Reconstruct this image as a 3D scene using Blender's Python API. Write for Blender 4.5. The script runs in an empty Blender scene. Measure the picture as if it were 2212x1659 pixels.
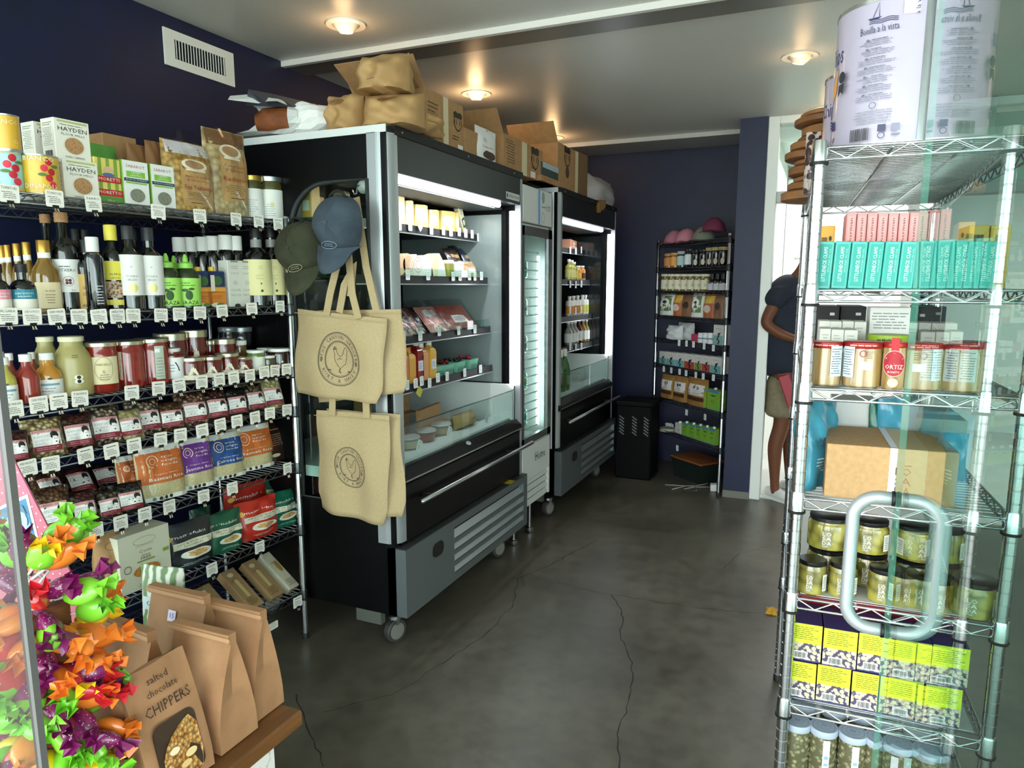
import bpy, bmesh, math, random
from mathutils import Vector, Matrix

random.seed(7)
sc = bpy.context.scene
COL = sc.collection
R = math.radians

# ---------------------------------------------------------------- camera
FPX, CX, CY, PITCH, YAW, HC = 1531.0, 1106.0, 858.0, R(8.94), R(23.63), 1.48
cam_d = bpy.data.cameras.new('camera')
cam_d.sensor_width = 36.0
cam_d.lens = FPX / 2212.0 * 36.0
cam_d.shift_y = (CY - 829.5) / 2212.0
cam_d.clip_start = 0.02
cam = bpy.data.objects.new('camera', cam_d)
cam.location = (0, 0, HC)
cam.rotation_euler = (R(90) - PITCH, 0, YAW)
COL.objects.link(cam)
sc.camera = cam

# ---------------------------------------------------------------- sky, large lights, exposure
world = bpy.data.worlds.new('sky')
sc.world = world
world.use_nodes = True
_bg = world.node_tree.nodes['Background']
_bg.inputs[0].default_value = (0.92, 0.96, 1.0, 1)
_bg.inputs[1].default_value = 3.4
sc.view_settings.view_transform = 'Standard'
sc.view_settings.look = 'None'
sc.view_settings.gamma = 1.0
sc.view_settings.use_curve_mapping = False
sc.view_settings.exposure = 1.3
sc.cycles.max_bounces = 5
sc.cycles.diffuse_bounces = 3
sc.cycles.glossy_bounces = 3
sc.cycles.transmission_bounces = 4
sc.cycles.transparent_max_bounces = 12
sc.cycles.caustics_reflective = False
sc.cycles.caustics_refractive = False
sc.cycles.sample_clamp_indirect = 4.0
sc.cycles.adaptive_threshold = 0.04

def area_light(name, loc, rot, sx, sy, power, col=(1, 1, 1)):
    d = bpy.data.lights.new(name, 'AREA')
    d.shape = 'RECTANGLE'; d.size = sx; d.size_y = sy; d.energy = power; d.color = col
    o = bpy.data.objects.new(name, d); o.location = loc; o.rotation_euler = rot
    COL.objects.link(o); return o

def point_light(name, loc, power, col=(1, 1, 1), r=0.03):
    d = bpy.data.lights.new(name, 'POINT')
    d.energy = power; d.color = col; d.shadow_soft_size = r
    o = bpy.data.objects.new(name, d); o.location = loc
    COL.objects.link(o); return o

# added area light for the daylight of the bright room behind the shop
area_light('back_room_daylight_fill', (0.55, 6.5, 2.5), (0, 0, 0), 1.8, 2.0, 26, (1.0, 1.0, 0.98))

# ---------------------------------------------------------------- camera maths: a measured pixel on a known plane gives a place in the shop
_f = Vector((-math.sin(YAW) * math.cos(PITCH), math.cos(YAW) * math.cos(PITCH), -math.sin(PITCH)))
_r = Vector((math.cos(YAW), math.sin(YAW), 0))
_u = _r.cross(_f)
EYE = Vector((0, 0, HC))
def ray(px, py): return _f * FPX + _r * (px - CX) - _u * (py - CY)
def onplane(px, py, P0, n):
    d = ray(px, py); n = Vector(n)
    return EYE + d * ((Vector(P0) - EYE).dot(n) / d.dot(n))
def onz(px, py, z): return onplane(px, py, (0, 0, z), (0, 0, 1))
def onx(px, py, x): return onplane(px, py, (x, 0, 0), (1, 0, 0))
def ony(px, py, y): return onplane(px, py, (0, y, 0), (0, 1, 0))

class Frame:
    """a rack or case: s runs along its front, d into it, front faces -d"""
    def __init__(self, origin, deg):
        self.o = Vector((origin[0], origin[1], 0)); self.deg = deg; a = R(deg)
        self.a = a
        self.X = Vector((math.cos(a), math.sin(a), 0)); self.Y = Vector((-math.sin(a), math.cos(a), 0))
    def at(self, s, d, z): return self.o + self.X * s + self.Y * d + Vector((0, 0, z))
    def s(self, px, z, d):
        k = _r * FPX - _f * (px - CX)
        return -(self.at(0, d, z) - EYE).dot(k) / self.X.dot(k)
    def z(self, py, s, d):
        k = _u * FPX + _f * (py - CY)
        return -(self.at(s, d, 0) - EYE).dot(k) / k.z
    def fit(self, xl, xr, yt, z0, d):
        zt = z0 + 0.1
        for _ in range(3):
            zm = (z0 + zt) / 2
            a, b = self.s(xl, zm, d), self.s(xr, zm, d)
            zt = self.z(yt, (a + b) / 2, d)
        return (a + b) / 2, b - a, zt - z0

# ---------------------------------------------------------------- materials
def lin(h):
    h = h.lstrip('#')
    c = [int(h[i:i + 2], 16) / 255 for i in (0, 2, 4)]
    return tuple(x / 12.92 if x <= 0.04045 else ((x + 0.055) / 1.055) ** 2.4 for x in c) + (1,)
_MC = {}
def M(col, r=0.55, m=0.0, **k):
    """plain procedural material: colour (hex), roughness, metal, and optional noise / bump / transmission / emission"""
    key = (col, r, m, tuple(sorted(k.items())))
    if key in _MC: return _MC[key]
    mt = bpy.data.materials.new(k.get('name', 'mat_' + col.lstrip('#')))
    mt.use_nodes = True
    nt = mt.node_tree; b = nt.nodes['Principled BSDF']
    b.inputs['Base Color'].default_value = lin(col)
    b.inputs['Roughness'].default_value = r
    b.inputs['Metallic'].default_value = m
    if 'spec' in k: b.inputs['Specular IOR Level'].default_value = k['spec']
    if 'coat' in k: b.inputs['Coat Weight'].default_value = k['coat']; b.inputs['Coat Roughness'].default_value = 0.08
    if 'em' in k:
        b.inputs['Emission Color'].default_value = lin(k.get('emcol', col)); b.inputs['Emission Strength'].default_value = k['em']
    if 'tr' in k: b.inputs['Transmission Weight'].default_value = k['tr']; b.inputs['IOR'].default_value = k.get('ior', 1.3)
    if 'alpha' in k: b.inputs['Alpha'].default_value = k['alpha']
    if 'sub' in k: b.inputs['Subsurface Weight'].default_value = k['sub']
    if 'n2' in k or 'bump' in k:
        tc = nt.nodes.new('ShaderNodeTexCoord')
        kind = k.get('tex', 'noise')
        if kind == 'voronoi': tx = nt.nodes.new('ShaderNodeTexVoronoi')
        elif kind == 'wave': tx = nt.nodes.new('ShaderNodeTexWave'); tx.inputs['Distortion'].default_value = k.get('dist', 3); tx.inputs['Detail'].default_value = 3
        else: tx = nt.nodes.new('ShaderNodeTexNoise'); tx.inputs['Detail'].default_value = k.get('detail', 4)
        tx.inputs['Scale'].default_value = k.get('sc', 20)
        mp = nt.nodes.new('ShaderNodeMapping'); mp.inputs['Scale'].default_value = k.get('stretch', (1, 1, 1))
        nt.links.new(tc.outputs['Object'], mp.inputs[0]); nt.links.new(mp.outputs[0], tx.inputs['Vector'])
        fac = tx.outputs['Distance'] if kind == 'voronoi' else tx.outputs[0]
        if 'n2' in k:
            rp = nt.nodes.new('ShaderNodeValToRGB')
            lo, hi = k.get('ramp', (0.3, 0.7))
            rp.color_ramp.elements[0].position = lo; rp.color_ramp.elements[1].position = hi
            rp.color_ramp.elements[0].color = lin(col); rp.color_ramp.elements[1].color = lin(k['n2'])
            nt.links.new(fac, rp.inputs[0])
            if k.get('cells'):
                hs = nt.nodes.new('ShaderNodeMixRGB'); hs.inputs[0].default_value = 0.5
                wn = nt.nodes.new('ShaderNodeValToRGB'); wn.color_ramp.elements[0].color = lin(k['cells'][0]); wn.color_ramp.elements[1].color = lin(k['cells'][1])
                sp = nt.nodes.new('ShaderNodeSeparateColor'); nt.links.new(tx.outputs['Color'], sp.inputs[0])
                nt.links.new(sp.outputs[0], wn.inputs[0])
                hs.blend_type = 'MULTIPLY'; hs.inputs[0].default_value = 1
                nt.links.new(wn.outputs[0], hs.inputs[1]); nt.links.new(rp.outputs[0], hs.inputs[2])
                nt.links.new(hs.outputs[0], b.inputs['Base Color'])
            else: nt.links.new(rp.outputs[0], b.inputs['Base Color'])
        if 'bump' in k:
            bp = nt.nodes.new('ShaderNodeBump'); bp.inputs['Strength'].default_value = k['bump']; bp.inputs['Distance'].default_value = k.get('bd', 0.004)
            nt.links.new(fac, bp.inputs['Height']); nt.links.new(bp.outputs[0], b.inputs['Normal'])
    _MC[key] = mt
    return mt

def glassmat(name, tint='E9F5F0', rough=0.0, ior=1.45, base=0.0):
    """clear sheet: transparent, with fresnel mirror reflections"""
    key = ('glass', name)
    if key in _MC: return _MC[key]
    mt = bpy.data.materials.new(name); mt.use_nodes = True
    nt = mt.node_tree; nt.nodes.clear()
    out = nt.nodes.new('ShaderNodeOutputMaterial'); mx = nt.nodes.new('ShaderNodeMixShader')
    tr = nt.nodes.new('ShaderNodeBsdfTransparent'); tr.inputs[0].default_value = lin(tint)
    gl = nt.nodes.new('ShaderNodeBsdfGlossy'); gl.inputs['Roughness'].default_value = rough
    fr = nt.nodes.new('ShaderNodeFresnel'); fr.inputs[0].default_value = ior
    geo = nt.nodes.new('ShaderNodeNewGeometry')            # reflect off the entry face only
    inv = nt.nodes.new('ShaderNodeMath'); inv.operation = 'SUBTRACT'; inv.inputs[0].default_value = 1.0
    nt.links.new(geo.outputs['Backfacing'], inv.inputs[1])
    ad = nt.nodes.new('ShaderNodeMath'); ad.inputs[1].default_value = base
    nt.links.new(fr.outputs[0], ad.inputs[0])
    ml = nt.nodes.new('ShaderNodeMath'); ml.operation = 'MULTIPLY'
    nt.links.new(ad.outputs[0], ml.inputs[0]); nt.links.new(inv.outputs[0], ml.inputs[1]); nt.links.new(ml.outputs[0], mx.inputs[0])
    nt.links.new(tr.outputs[0], mx.inputs[1]); nt.links.new(gl.outputs[0], mx.inputs[2]); nt.links.new(mx.outputs[0], out.inputs[0])
    _MC[key] = mt
    return mt

CHROME = M('C9CCD0', 0.16, 1.0, name='chrome')
STEEL = M('B9BCBE', 0.32, 1.0, name='brushed_steel')
BLACKP = M('040506', 0.34, spec=.2, name='black_enamel')
BLACKM = M('0B0B0C', 0.6, name='black_plastic')
WHITE = M('F2F2EE', 0.5, name='white_paper')
INK = M('1E1E20', 0.7, name='ink')
GREYINK = M('6B6B6B', 0.7, name='grey_ink')
KRAFT = M('A97F55', 0.8, n2='B98F63', sc=60, bump=0.08, name='kraft_paper')
CARD = M('A37B50', 0.8, n2='B0885C', sc=30, name='corrugated_cardboard')
CLEAR = glassmat('clear_glass')
FILM = glassmat('clear_film', 'F4F4F4', 0.12, 1.25)

# ---------------------------------------------------------------- objects
LABELS = {}
def meta(o, label=None, cat=None, group=None, kind=None):
    if label: o['label'] = label; LABELS.setdefault(label, []).append(o.name)
    if cat: o['category'] = cat
    if group: o['group'] = group
    if kind: o['kind'] = kind
    return o
def thing(name, label, cat, loc=(0, 0, 0), rz=0.0, group=None, tilt=None):
    o = bpy.data.objects.new(name, None); COL.objects.link(o)
    o.empty_display_size = 0.05
    o.location = loc
    o.rotation_euler = (tilt[0], tilt[1], rz) if tilt else (0, 0, rz)
    return meta(o, label, cat, group)
def obj(name, me, mat, parent=None, loc=(0, 0, 0), rot=(0, 0, 0), sc_=(1, 1, 1)):
    o = bpy.data.objects.new(name, me); COL.objects.link(o)
    if me.materials: o.material_slots[0].link = 'OBJECT'; o.material_slots[0].material = mat
    else:
        me.materials.append(mat)
    o.location = loc; o.rotation_euler = rot; o.scale = sc_
    if parent is not None: o.parent = parent
    return o
def struct(name, me, mat, loc=(0, 0, 0), rot=(0, 0, 0), parent=None):
    o = obj(name, me, mat, parent, loc, rot)
    if parent is None: o['kind'] = 'structure'
    return o

# ---------------------------------------------------------------- meshes
def mk(verts, faces, name='m', smooth=False):
    me = bpy.data.meshes.new(name); me.from_pydata([tuple(v) for v in verts], [], faces)
    if smooth:
        for p in me.polygons: p.use_smooth = True
    return me
def frombm(bm, name='m', smooth=False):
    me = bpy.data.meshes.new(name); bm.to_mesh(me); bm.free()
    if smooth:
        for p in me.polygons: p.use_smooth = True
    return me
BOXF = [(0, 3, 2, 1), (4, 5, 6, 7), (0, 1, 5, 4), (1, 2, 6, 5), (2, 3, 7, 6), (3, 0, 4, 7)]
def boxv(x0, x1, y0, y1, z0, z1):
    return [(x0, y0, z0), (x1, y0, z0), (x1, y1, z0), (x0, y1, z0), (x0, y0, z1), (x1, y0, z1), (x1, y1, z1), (x0, y1, z1)]
def box(x0, x1, y0, y1, z0, z1, bev=0.0):
    if not bev: return mk(boxv(x0, x1, y0, y1, z0, z1), BOXF)
    bm = bmesh.new()
    vs = [bm.verts.new(v) for v in boxv(x0, x1, y0, y1, z0, z1)]
    for f in BOXF: bm.faces.new([vs[i] for i in f])
    bmesh.ops.bevel(bm, geom=list(bm.edges), offset=bev, segments=1, affect='EDGES')
    return frombm(bm)
def boxes(lst):
    v, f = [], []
    for b in lst:
        n = len(v); v += boxv(*b); f += [tuple(i + n for i in q) for q in BOXF]
    return mk(v, f)
def lathe(prof, seg=18, cap=True, a0=0.0, a1=math.tau, smooth=True):
    """prof: (r, z) from bottom to top, turned about z"""
    full = abs(a1 - a0 - math.tau) < 1e-6
    n = seg if full else seg + 1
    v, f = [], []
    for (r, z) in prof:
        for i in range(n):
            a = a0 + (a1 - a0) * i / seg
            v.append((r * math.sin(a), -r * math.cos(a), z))
    for j in range(len(prof) - 1):
        for i in range(seg):
            k = (i + 1) % n
            f.append((j * n + i, j * n + k, (j + 1) * n + k, (j + 1) * n + i))
    if cap and full:
        if prof[0][0] > 1e-5: f.append(tuple(range(n - 1, -1, -1)))
        if prof[-1][0] > 1e-5: f.append(tuple((len(prof) - 1) * n + i for i in range(n)))
    me = mk(v, f)
    if smooth:
        for p in me.polygons:
            p.use_smooth = len(p.vertices) == 4
        me.set_sharp_from_angle(angle=R(38))
    return me
def tubev(path, r, seg=6, closed=False):
    P = [Vector(p) for p in path]; v, f = [], []
    n = len(P); prev = None
    for i, p in enumerate(P):
        a = P[i - 1] if (i > 0 or closed) else P[0]
        b = P[(i + 1) % n] if (i < n - 1 or closed) else P[-1]
        t = (b - a)
        if t.length < 1e-9: t = Vector((0, 0, 1))
        t.normalize()
        if prev is None:
            ref = Vector((0, 0, 1)) if abs(t.z) < 0.9 else Vector((1, 0, 0))
            u = t.cross(ref).normalized()
        else:
            u = (prev - t * prev.dot(t))
            u = u.normalized() if u.length > 1e-6 else t.orthogonal().normalized()
        prev = u; w = t.cross(u)
        rr = r[i] if isinstance(r, (list, tuple)) else r
        for k in range(seg):
            a_ = math.tau * k / seg
            v.append(p + u * (rr * math.cos(a_)) + w * (rr * math.sin(a_)))
    m = n if closed else n - 1
    for i in range(m):
        j = (i + 1) % n
        for k in range(seg):
            l = (k + 1) % seg
            f.append((i * seg + k, i * seg + l, j * seg + l, j * seg + k))
    if not closed:
        f.append(tuple(range(seg - 1, -1, -1))); f.append(tuple((n - 1) * seg + k for k in range(seg)))
    return v, f
def tube(path, r, seg=6, closed=False):
    v, f = tubev(path, r, seg, closed); return mk(v, f, smooth=seg > 4)
def tubes(lst, seg=4):
    v, f = [], []
    for path, r in lst:
        a, b = tubev(path, r, seg); n = len(v); v += a; f += [tuple(i + n for i in q) for q in b]
    return mk(v, f, smooth=seg > 4)
def prism(pts, y0, y1, hole=None):
    """polygon in x,z pushed from y0 to y1"""
    bm = bmesh.new()
    def ring(ps): return [bm.verts.new((p[0], y0, p[1])) for p in ps]
    a = ring(pts); es = [bm.edges.new((a[i], a[(i + 1) % len(a)])) for i in range(len(a))]
    if hole:
        b = ring(hole); es += [bm.edges.new((b[i], b[(i + 1) % len(b)])) for i in range(len(b))]
        bmesh.ops.triangle_fill(bm, edges=es, use_beauty=True, use_dissolve=False)
    else: bm.faces.new(a)
    g = bmesh.ops.extrude_face_region(bm, geom=list(bm.faces))
    bmesh.ops.translate(bm, verts=[e for e in g['geom'] if isinstance(e, bmesh.types.BMVert)], vec=(0, y1 - y0, 0))
    bmesh.ops.recalc_face_normals(bm, faces=list(bm.faces))
    return frombm(bm)
def arc(cx, cz, r, a0, a1, n=8):
    return [(cx + r * math.cos(R(a0 + (a1 - a0) * i / n)), cz + r * math.sin(R(a0 + (a1 - a0) * i / n))) for i in range(n + 1)]
def rrect(w, h, r, n=3):
    w, h = w / 2, h / 2
    return arc(w - r, h - r, r, 0, 90, n) + arc(-w + r, h - r, r, 90, 180, n) + arc(-w + r, -h + r, r, 180, 270, n) + arc(w - r, -h + r, r, 270, 360, n)
def ell(rx, rz, n=18, cx=0, cz=0): return [(cx + rx * math.cos(math.tau * i / n), cz + rz * math.sin(math.tau * i / n)) for i in range(n)]

_TC = {}
def textv(s, wid=None):
    """lettering outline: verts (x, z) centred on 0, cap height about 1, and faces"""
    if s in _TC: return _TC[s]
    cu = bpy.data.curves.new('t', 'FONT'); cu.body = s; cu.size = 1.0; cu.align_x = 'CENTER'; cu.align_y = 'CENTER'; cu.resolution_u = 1
    ob = bpy.data.objects.new('t', cu)
    me = bpy.data.meshes.new_from_object(ob)
    v = [(p.co.x, p.co.y) for p in me.vertices]; f = [tuple(q.vertices) for q in me.polygons]
    bpy.data.objects.remove(ob); bpy.data.curves.remove(cu); bpy.data.meshes.remove(me)
    _TC[s] = (v, f)
    return v, f

# print on a surface: surf(x, z) -> (x, y, z) just off the face
def flat(y): return lambda x, z, e: (x, y - e, z)
def round_(r, cy=0.0): return lambda x, z, e: ((r + e) * math.sin(x / r), cy - (r + e) * math.cos(x / r), z)
def side(x0): return lambda x, z, e: (x0 - e, -x, z)          # x runs along the left face, seen from -x
def deco(parent, surf, items, lay=0.0005):
    """items: ('r' x z w h col) panel, ('e' x z rx rz col) oval, ('t' x z size col text [width]) lettering, ('l' x z w h n col) lines of small print,
    ('p' pts col) polygon, ('b' x z w h) bar code, ('v' n?) ..."""
    e = lay
    for it in items:
        k = it[0]; v = []; f = []; nm = 'printed_panel'
        if k == 'r':
            _, x, z, w, h, col = it[:6]; nx, nz = (6, 4) if it[6:] == () else it[6]
            for j in range(nz + 1):
                for i in range(nx + 1): v.append((x - w / 2 + w * i / nx, z - h / 2 + h * j / nz))
            f = [(j * (nx + 1) + i, j * (nx + 1) + i + 1, (j + 1) * (nx + 1) + i + 1, (j + 1) * (nx + 1) + i) for j in range(nz) for i in range(nx)]
        elif k == 'e':
            _, x, z, rx, rz, col = it[:6]; nm = 'emblem'
            n = 20; v = [(x, z)] + [(x + rx * .5 * math.cos(math.tau * i / n), z + rz * .5 * math.sin(math.tau * i / n)) for i in range(n)] + ell(rx, rz, n, x, z)
            f = [(0, 1 + i, 1 + (i + 1) % n) for i in range(n)] + [(1 + i, 1 + n + i, 1 + n + (i + 1) % n, 1 + (i + 1) % n) for i in range(n)]
        elif k == 'o':
            _, x, z, rx, rz, wd, col = it[:7]; nm = 'emblem'
            n = 28; v = ell(rx, rz, n, x, z) + ell(rx - wd, rz - wd, n, x, z)
            f = [(i, n + i, n + (i + 1) % n, (i + 1) % n) for i in range(n)]
        elif k == 't':
            _, x, z, size, col, s = it[:6]; nm = 'lettering'
            tv, f = textv(s)
            if not tv: continue
            wmax = max(p[0] for p in tv) - min(p[0] for p in tv); sx = size
            if len(it) > 6 and it[6]: sx = it[6] / wmax
            if len(it) > 7 and it[7]: v = [(x - p[1] * size, z + p[0] * sx) for p in tv]        # reads upward
            else: v = [(x + p[0] * sx, z + p[1] * size) for p in tv]
        elif k == 'l':
            _, x, z, w, h, n, col = it[:7]; nm = 'small_print'
            rd = random.Random(int((x + 3) * 9973 + (z + 3) * 7919 + n))
            for j in range(n):
                zz = z + h / 2 - h * (j + .5) / n; lw = w * rd.uniform(.6, 1); t = h / n * .32 / 2; xx = x - w / 2
                if rd.random() < .5: xx = x - lw / 2
                a = xx
                while a < xx + lw:
                    b = min(a + w * rd.uniform(.12, .3), xx + lw); q = len(v)
                    v += [(a, zz - t), (b, zz - t), (b, zz + t), (a, zz + t)]; f.append((q, q + 1, q + 2, q + 3)); a = b + w * .03
        elif k == 'b':
            _, x, z, w, h = it[:5]; nm = 'bar_code'; col = '1E1E20'
            rd = random.Random(5); a = x - w / 2
            while a < x + w / 2:
                b = a + w * rd.uniform(.02, .055); q = len(v)
                v += [(a, z - h / 2), (b, z - h / 2), (b, z + h / 2), (a, z + h / 2)]; f.append((q, q + 1, q + 2, q + 3)); a = b + w * rd.uniform(.02, .04)
        elif k == 'p':
            _, pts, col = it[:3]; nm = 'emblem'; v = list(pts); f = [tuple(range(len(v)))]
        elif k == 's':        # stroke along a line
            _, pts, wd, col = it[:4]; nm = 'emblem'
            for i, p in enumerate(pts):
                a = Vector(pts[max(i - 1, 0)]); b = Vector(pts[min(i + 1, len(pts) - 1)]); t = (b - a)
                t = t.normalized() if t.length > 1e-9 else Vector((1, 0)); nn = Vector((-t.y, t.x)) * wd / 2
                v += [tuple(Vector(p) + nn), tuple(Vector(p) - nn)]
            f = [(2 * i, 2 * i + 1, 2 * i + 3, 2 * i + 2) for i in range(len(pts) - 1)]
        mat = col if not isinstance(col, str) else M(col, 0.6)
        me = mk([surf(p[0], p[1], e) for p in v], f)
        obj(nm, me, mat, parent)
        e += lay * (0.35 if k in 'tlb' else 1.0)
# ================================================================ the setting
CZ = 2.56
BLUE = M('0A163E', 0.5, n2='081233', sc=9, bump=0.35, bd=0.003, name='navy_paint')
def floor_mat():
    mt = bpy.data.materials.new('sealed_concrete'); mt.use_nodes = True
    nt = mt.node_tree; b = nt.nodes['Principled BSDF']
    tc = nt.nodes.new('ShaderNodeTexCoord')
    def noise(scale, det):
        n = nt.nodes.new('ShaderNodeTexNoise'); n.inputs['Scale'].default_value = scale; n.inputs['Detail'].default_value = det
        nt.links.new(tc.outputs['Object'], n.inputs['Vector']); return n
    n1, n2 = noise(1.7, 5), noise(14, 8)
    r1 = nt.nodes.new('ShaderNodeValToRGB'); r1.color_ramp.elements[0].color = lin('4E4A40'); r1.color_ramp.elements[1].color = lin('6B665A')
    r1.color_ramp.elements[0].position = .35; r1.color_ramp.elements[1].position = .68
    r2 = nt.nodes.new('ShaderNodeValToRGB'); r2.color_ramp.elements[0].color = (.72, .72, .72, 1); r2.color_ramp.elements[1].color = (1.06, 1.05, 1.03, 1)
    r2.color_ramp.elements[0].position = .3; r2.color_ramp.elements[1].position = .62
    mx = nt.nodes.new('ShaderNodeMixRGB'); mx.blend_type = 'MULTIPLY'; mx.inputs[0].default_value = 1
    nt.links.new(n1.outputs[0], r1.inputs[0]); nt.links.new(n2.outputs[0], r2.inputs[0])
    nt.links.new(r1.outputs[0], mx.inputs[1]); nt.links.new(r2.outputs[0], mx.inputs[2]); nt.links.new(mx.outputs[0], b.inputs['Base Color'])
    r3 = nt.nodes.new('ShaderNodeMapRange'); r3.inputs[3].default_value = .24; r3.inputs[4].default_value = .5
    nt.links.new(n2.outputs[0], r3.inputs[0]); nt.links.new(r3.outputs[0], b.inputs['Roughness'])
    return mt
FLOOR = floor_mat()
floor_o = struct('floor', boxes([(-2.5, 2.6, 0.2, 5.12, -0.1, 0), (-2.5, -.42, 5.12, 6.0, -.1, 0)]), FLOOR)
struct('ground', box(-7, 7, -9, 0.2, -0.14, -0.03), M('B5B2AA', 0.8, name='pavement'))
struct('sky_blocker', box(-7, 7, -1.6, 0.43, 2.6, 2.75), M('BDBAB2', .7, name='sky_blocker_paint'))  # added overhang out of view, cuts the high sky light on near goods
struct('floor_back_room', box(-0.42, 2.6, 5.12, 8.6, -0.1, 0), M('C9CBC6', 0.35, n2='D5D6D0', sc=3, name='pale_concrete'))
# hairline cracks of the slab
def crack(pix, w):
    P = [onz(x, y, 0.0006) for x, y in pix]
    Q = []
    for a, b in zip(P, P[1:]):
        n = max(2, int((b - a).length / .035))
        for i in range(n): Q.append(a.lerp(b, i / n) + Vector((random.uniform(-.007, .007), random.uniform(-.007, .007), 0)))
    Q.append(P[-1]); v = []
    for i, p in enumerate(Q):
        t = (Q[min(i + 1, len(Q) - 1)] - Q[max(i - 1, 0)]).normalized(); nn = Vector((-t.y, t.x, 0)) * w * random.uniform(.4, 1.2) / 2
        v += [p + nn, p - nn]
    obj('crack', mk(v, [(2 * i, 2 * i + 1, 2 * i + 3, 2 * i + 2) for i in range(len(Q) - 1)]), M('2A2823', .8), floor_o)
crack([(700, 1537), (850, 1500), (960, 1430), (1050, 1370), (1105, 1310), (1120, 1250), (1180, 1225), (1290, 1165)], .004)
crack([(1340, 1659), (1330, 1600), (1350, 1540), (1365, 1470), (1362, 1420), (1340, 1380), (1345, 1320), (1320, 1285)], .005)
crack([(1205, 1258), (1270, 1275), (1330, 1285), (1420, 1300), (1500, 1312), (1640, 1325)], .003)
crack([(700, 1659), (680, 1600), (655, 1540), (640, 1500)], .006)
crack([(1560, 1230), (1600, 1195), (1670, 1178)], .003)
PLASTER = M('D9D7D0', 0.38, n2='D1CFC8', sc=120, bump=0.12, bd=0.002, name='ceiling_paint')
struct('ceiling', box(-2.5, 2.6, 0.43, 6.0, CZ, CZ + .1), PLASTER)
struct('beam', box(-2.5, 2.6, 2.93, 3.10, CZ - .018, CZ), M('77746E', 0.35, name='shaded_beam_paint'))  # shade of the beam's underside is put into this grey
struct('trim_1', box(-2.5, 2.6, 2.905, 2.93, CZ - .026, CZ), M('E4E1DA', .5, name='white_trim'))
struct('trim_2', box(-2.5, -0.58, 5.38, 5.42, CZ - .03, CZ), M('C8C4BC', .5))
struct('wall_left', box(-2.6, -2.5, 0.43, 6.0, 0, CZ), BLUE)
struct('wall_back', box(-2.5, -0.55, 5.95, 6.05, 0, CZ), BLUE)
struct('wall_right', box(2.6, 2.7, 0.43, 8.6, 0, 2.7), M('D8D8D2', .6))
pil = struct('wall_end', box(-0.58, -0.405, 5.06, 5.95, .05, CZ), BLUE)
struct('baseboard_end', box(-0.582, -0.403, 5.055, 5.95, 0, .05), M('77756C', .6))
WP = M('F1F3EE', .55, name='white_gloss_paint')
struct('wall_back_room', box(-0.5, 2.6, 8.5, 8.6, 0, 2.7), WP)
struct('wall_back_room_side', box(-0.5, -0.405, 5.95, 8.6, 0, 2.7), WP)
struct('ceiling_back_room', box(-0.5, 2.6, 6.0, 8.6, 2.62, 2.7), WP)
# white door frame with transom in the back opening, panelled white door beyond
door = bpy.data.objects.new('door_1', None); COL.objects.link(door); door['kind'] = 'structure'
obj('jamb', box(-0.405, -0.335, 5.07, 5.2, 0, CZ, .004), WP, door)
obj('transom_bar', box(-0.335, 1.2, 5.09, 5.19, 2.02, 2.09, .004), M('BFC1BE', .5), door)
obj('head', box(-0.335, 1.2, 5.07, 5.2, CZ - .05, CZ, .004), WP, door)
obj('transom_pane', box(-0.335, 1.2, 5.13, 5.137, 2.09, CZ - .05), CLEAR, door)
d2 = bpy.data.objects.new('door_2', None); COL.objects.link(d2); d2['kind'] = 'structure'
for (x0, x1, z0, z1, nm) in ((-.40, -.30, 0, 2.5, 'stile'), (.55, .65, 0, 2.5, 'stile'), (-.3, .55, 2.38, 2.5, 'rail'), (-.3, .55, 1.75, 1.87, 'rail'), (-.3, .55, 0, .2, 'rail'), (-.3, .55, .95, 1.05, 'rail')):
    obj(nm, box(x0, x1, 7.6, 7.66, z0, z1, .006), WP, d2)
obj('panel', box(-.3, .55, 7.63, 7.65, .2, 2.38), M('E9EDE8', .6), d2)
obj('ring_sign', lathe([(.075, 0), (.09, 0), (.09, .008), (.075, .008)], 28, cap=False), WP, d2, (.0, 7.6, 1.97), (R(90), 0, 0))
# shop front: fixed glass pane with its bare edge beside the opening, and the glass door standing open
win = bpy.data.objects.new('window_1', None); COL.objects.link(win); win['kind'] = 'structure'
obj('pane', box(-2.5, -0.7425, 0.427, 0.433, 0.02, 2.5), glassmat('shop_window_glass', 'EAF3EF', 0, 1.35), win)
obj('edge_strip', box(-0.7425, -0.7385, 0.4265, 0.4335, 0.0, 2.5), M('121415', .4), win)
obj('edge_strip', box(-0.7385, -0.733, 0.4265, 0.4335, 0.0, 2.5), M('4A4D49', .5), win)
win2 = bpy.data.objects.new('window_2', None); COL.objects.link(win2); win2['kind'] = 'structure'
obj('pane', box(0.16, 2.6, 0.424, 0.436, 0.02, 2.5), glassmat('shop_window_glass', 'EAF3EF', 0, 1.35), win2)
gd = bpy.data.objects.new('door_3', None); COL.objects.link(gd); gd['kind'] = 'structure'
obj('pane', box(0.1295, 0.1405, 0.44, 1.33, 0.02, 2.4), glassmat('door_glass', 'DDF0EB', 0, 1.5, 0.03), gd)
obj('pane_edge', box(0.1297, 0.1403, 1.3300, 1.3315, 0.02, 2.4), M('A9D2C6', .2), gd)
HZ0, HZ1, HY = 0.893, 1.128, 1.305
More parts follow.
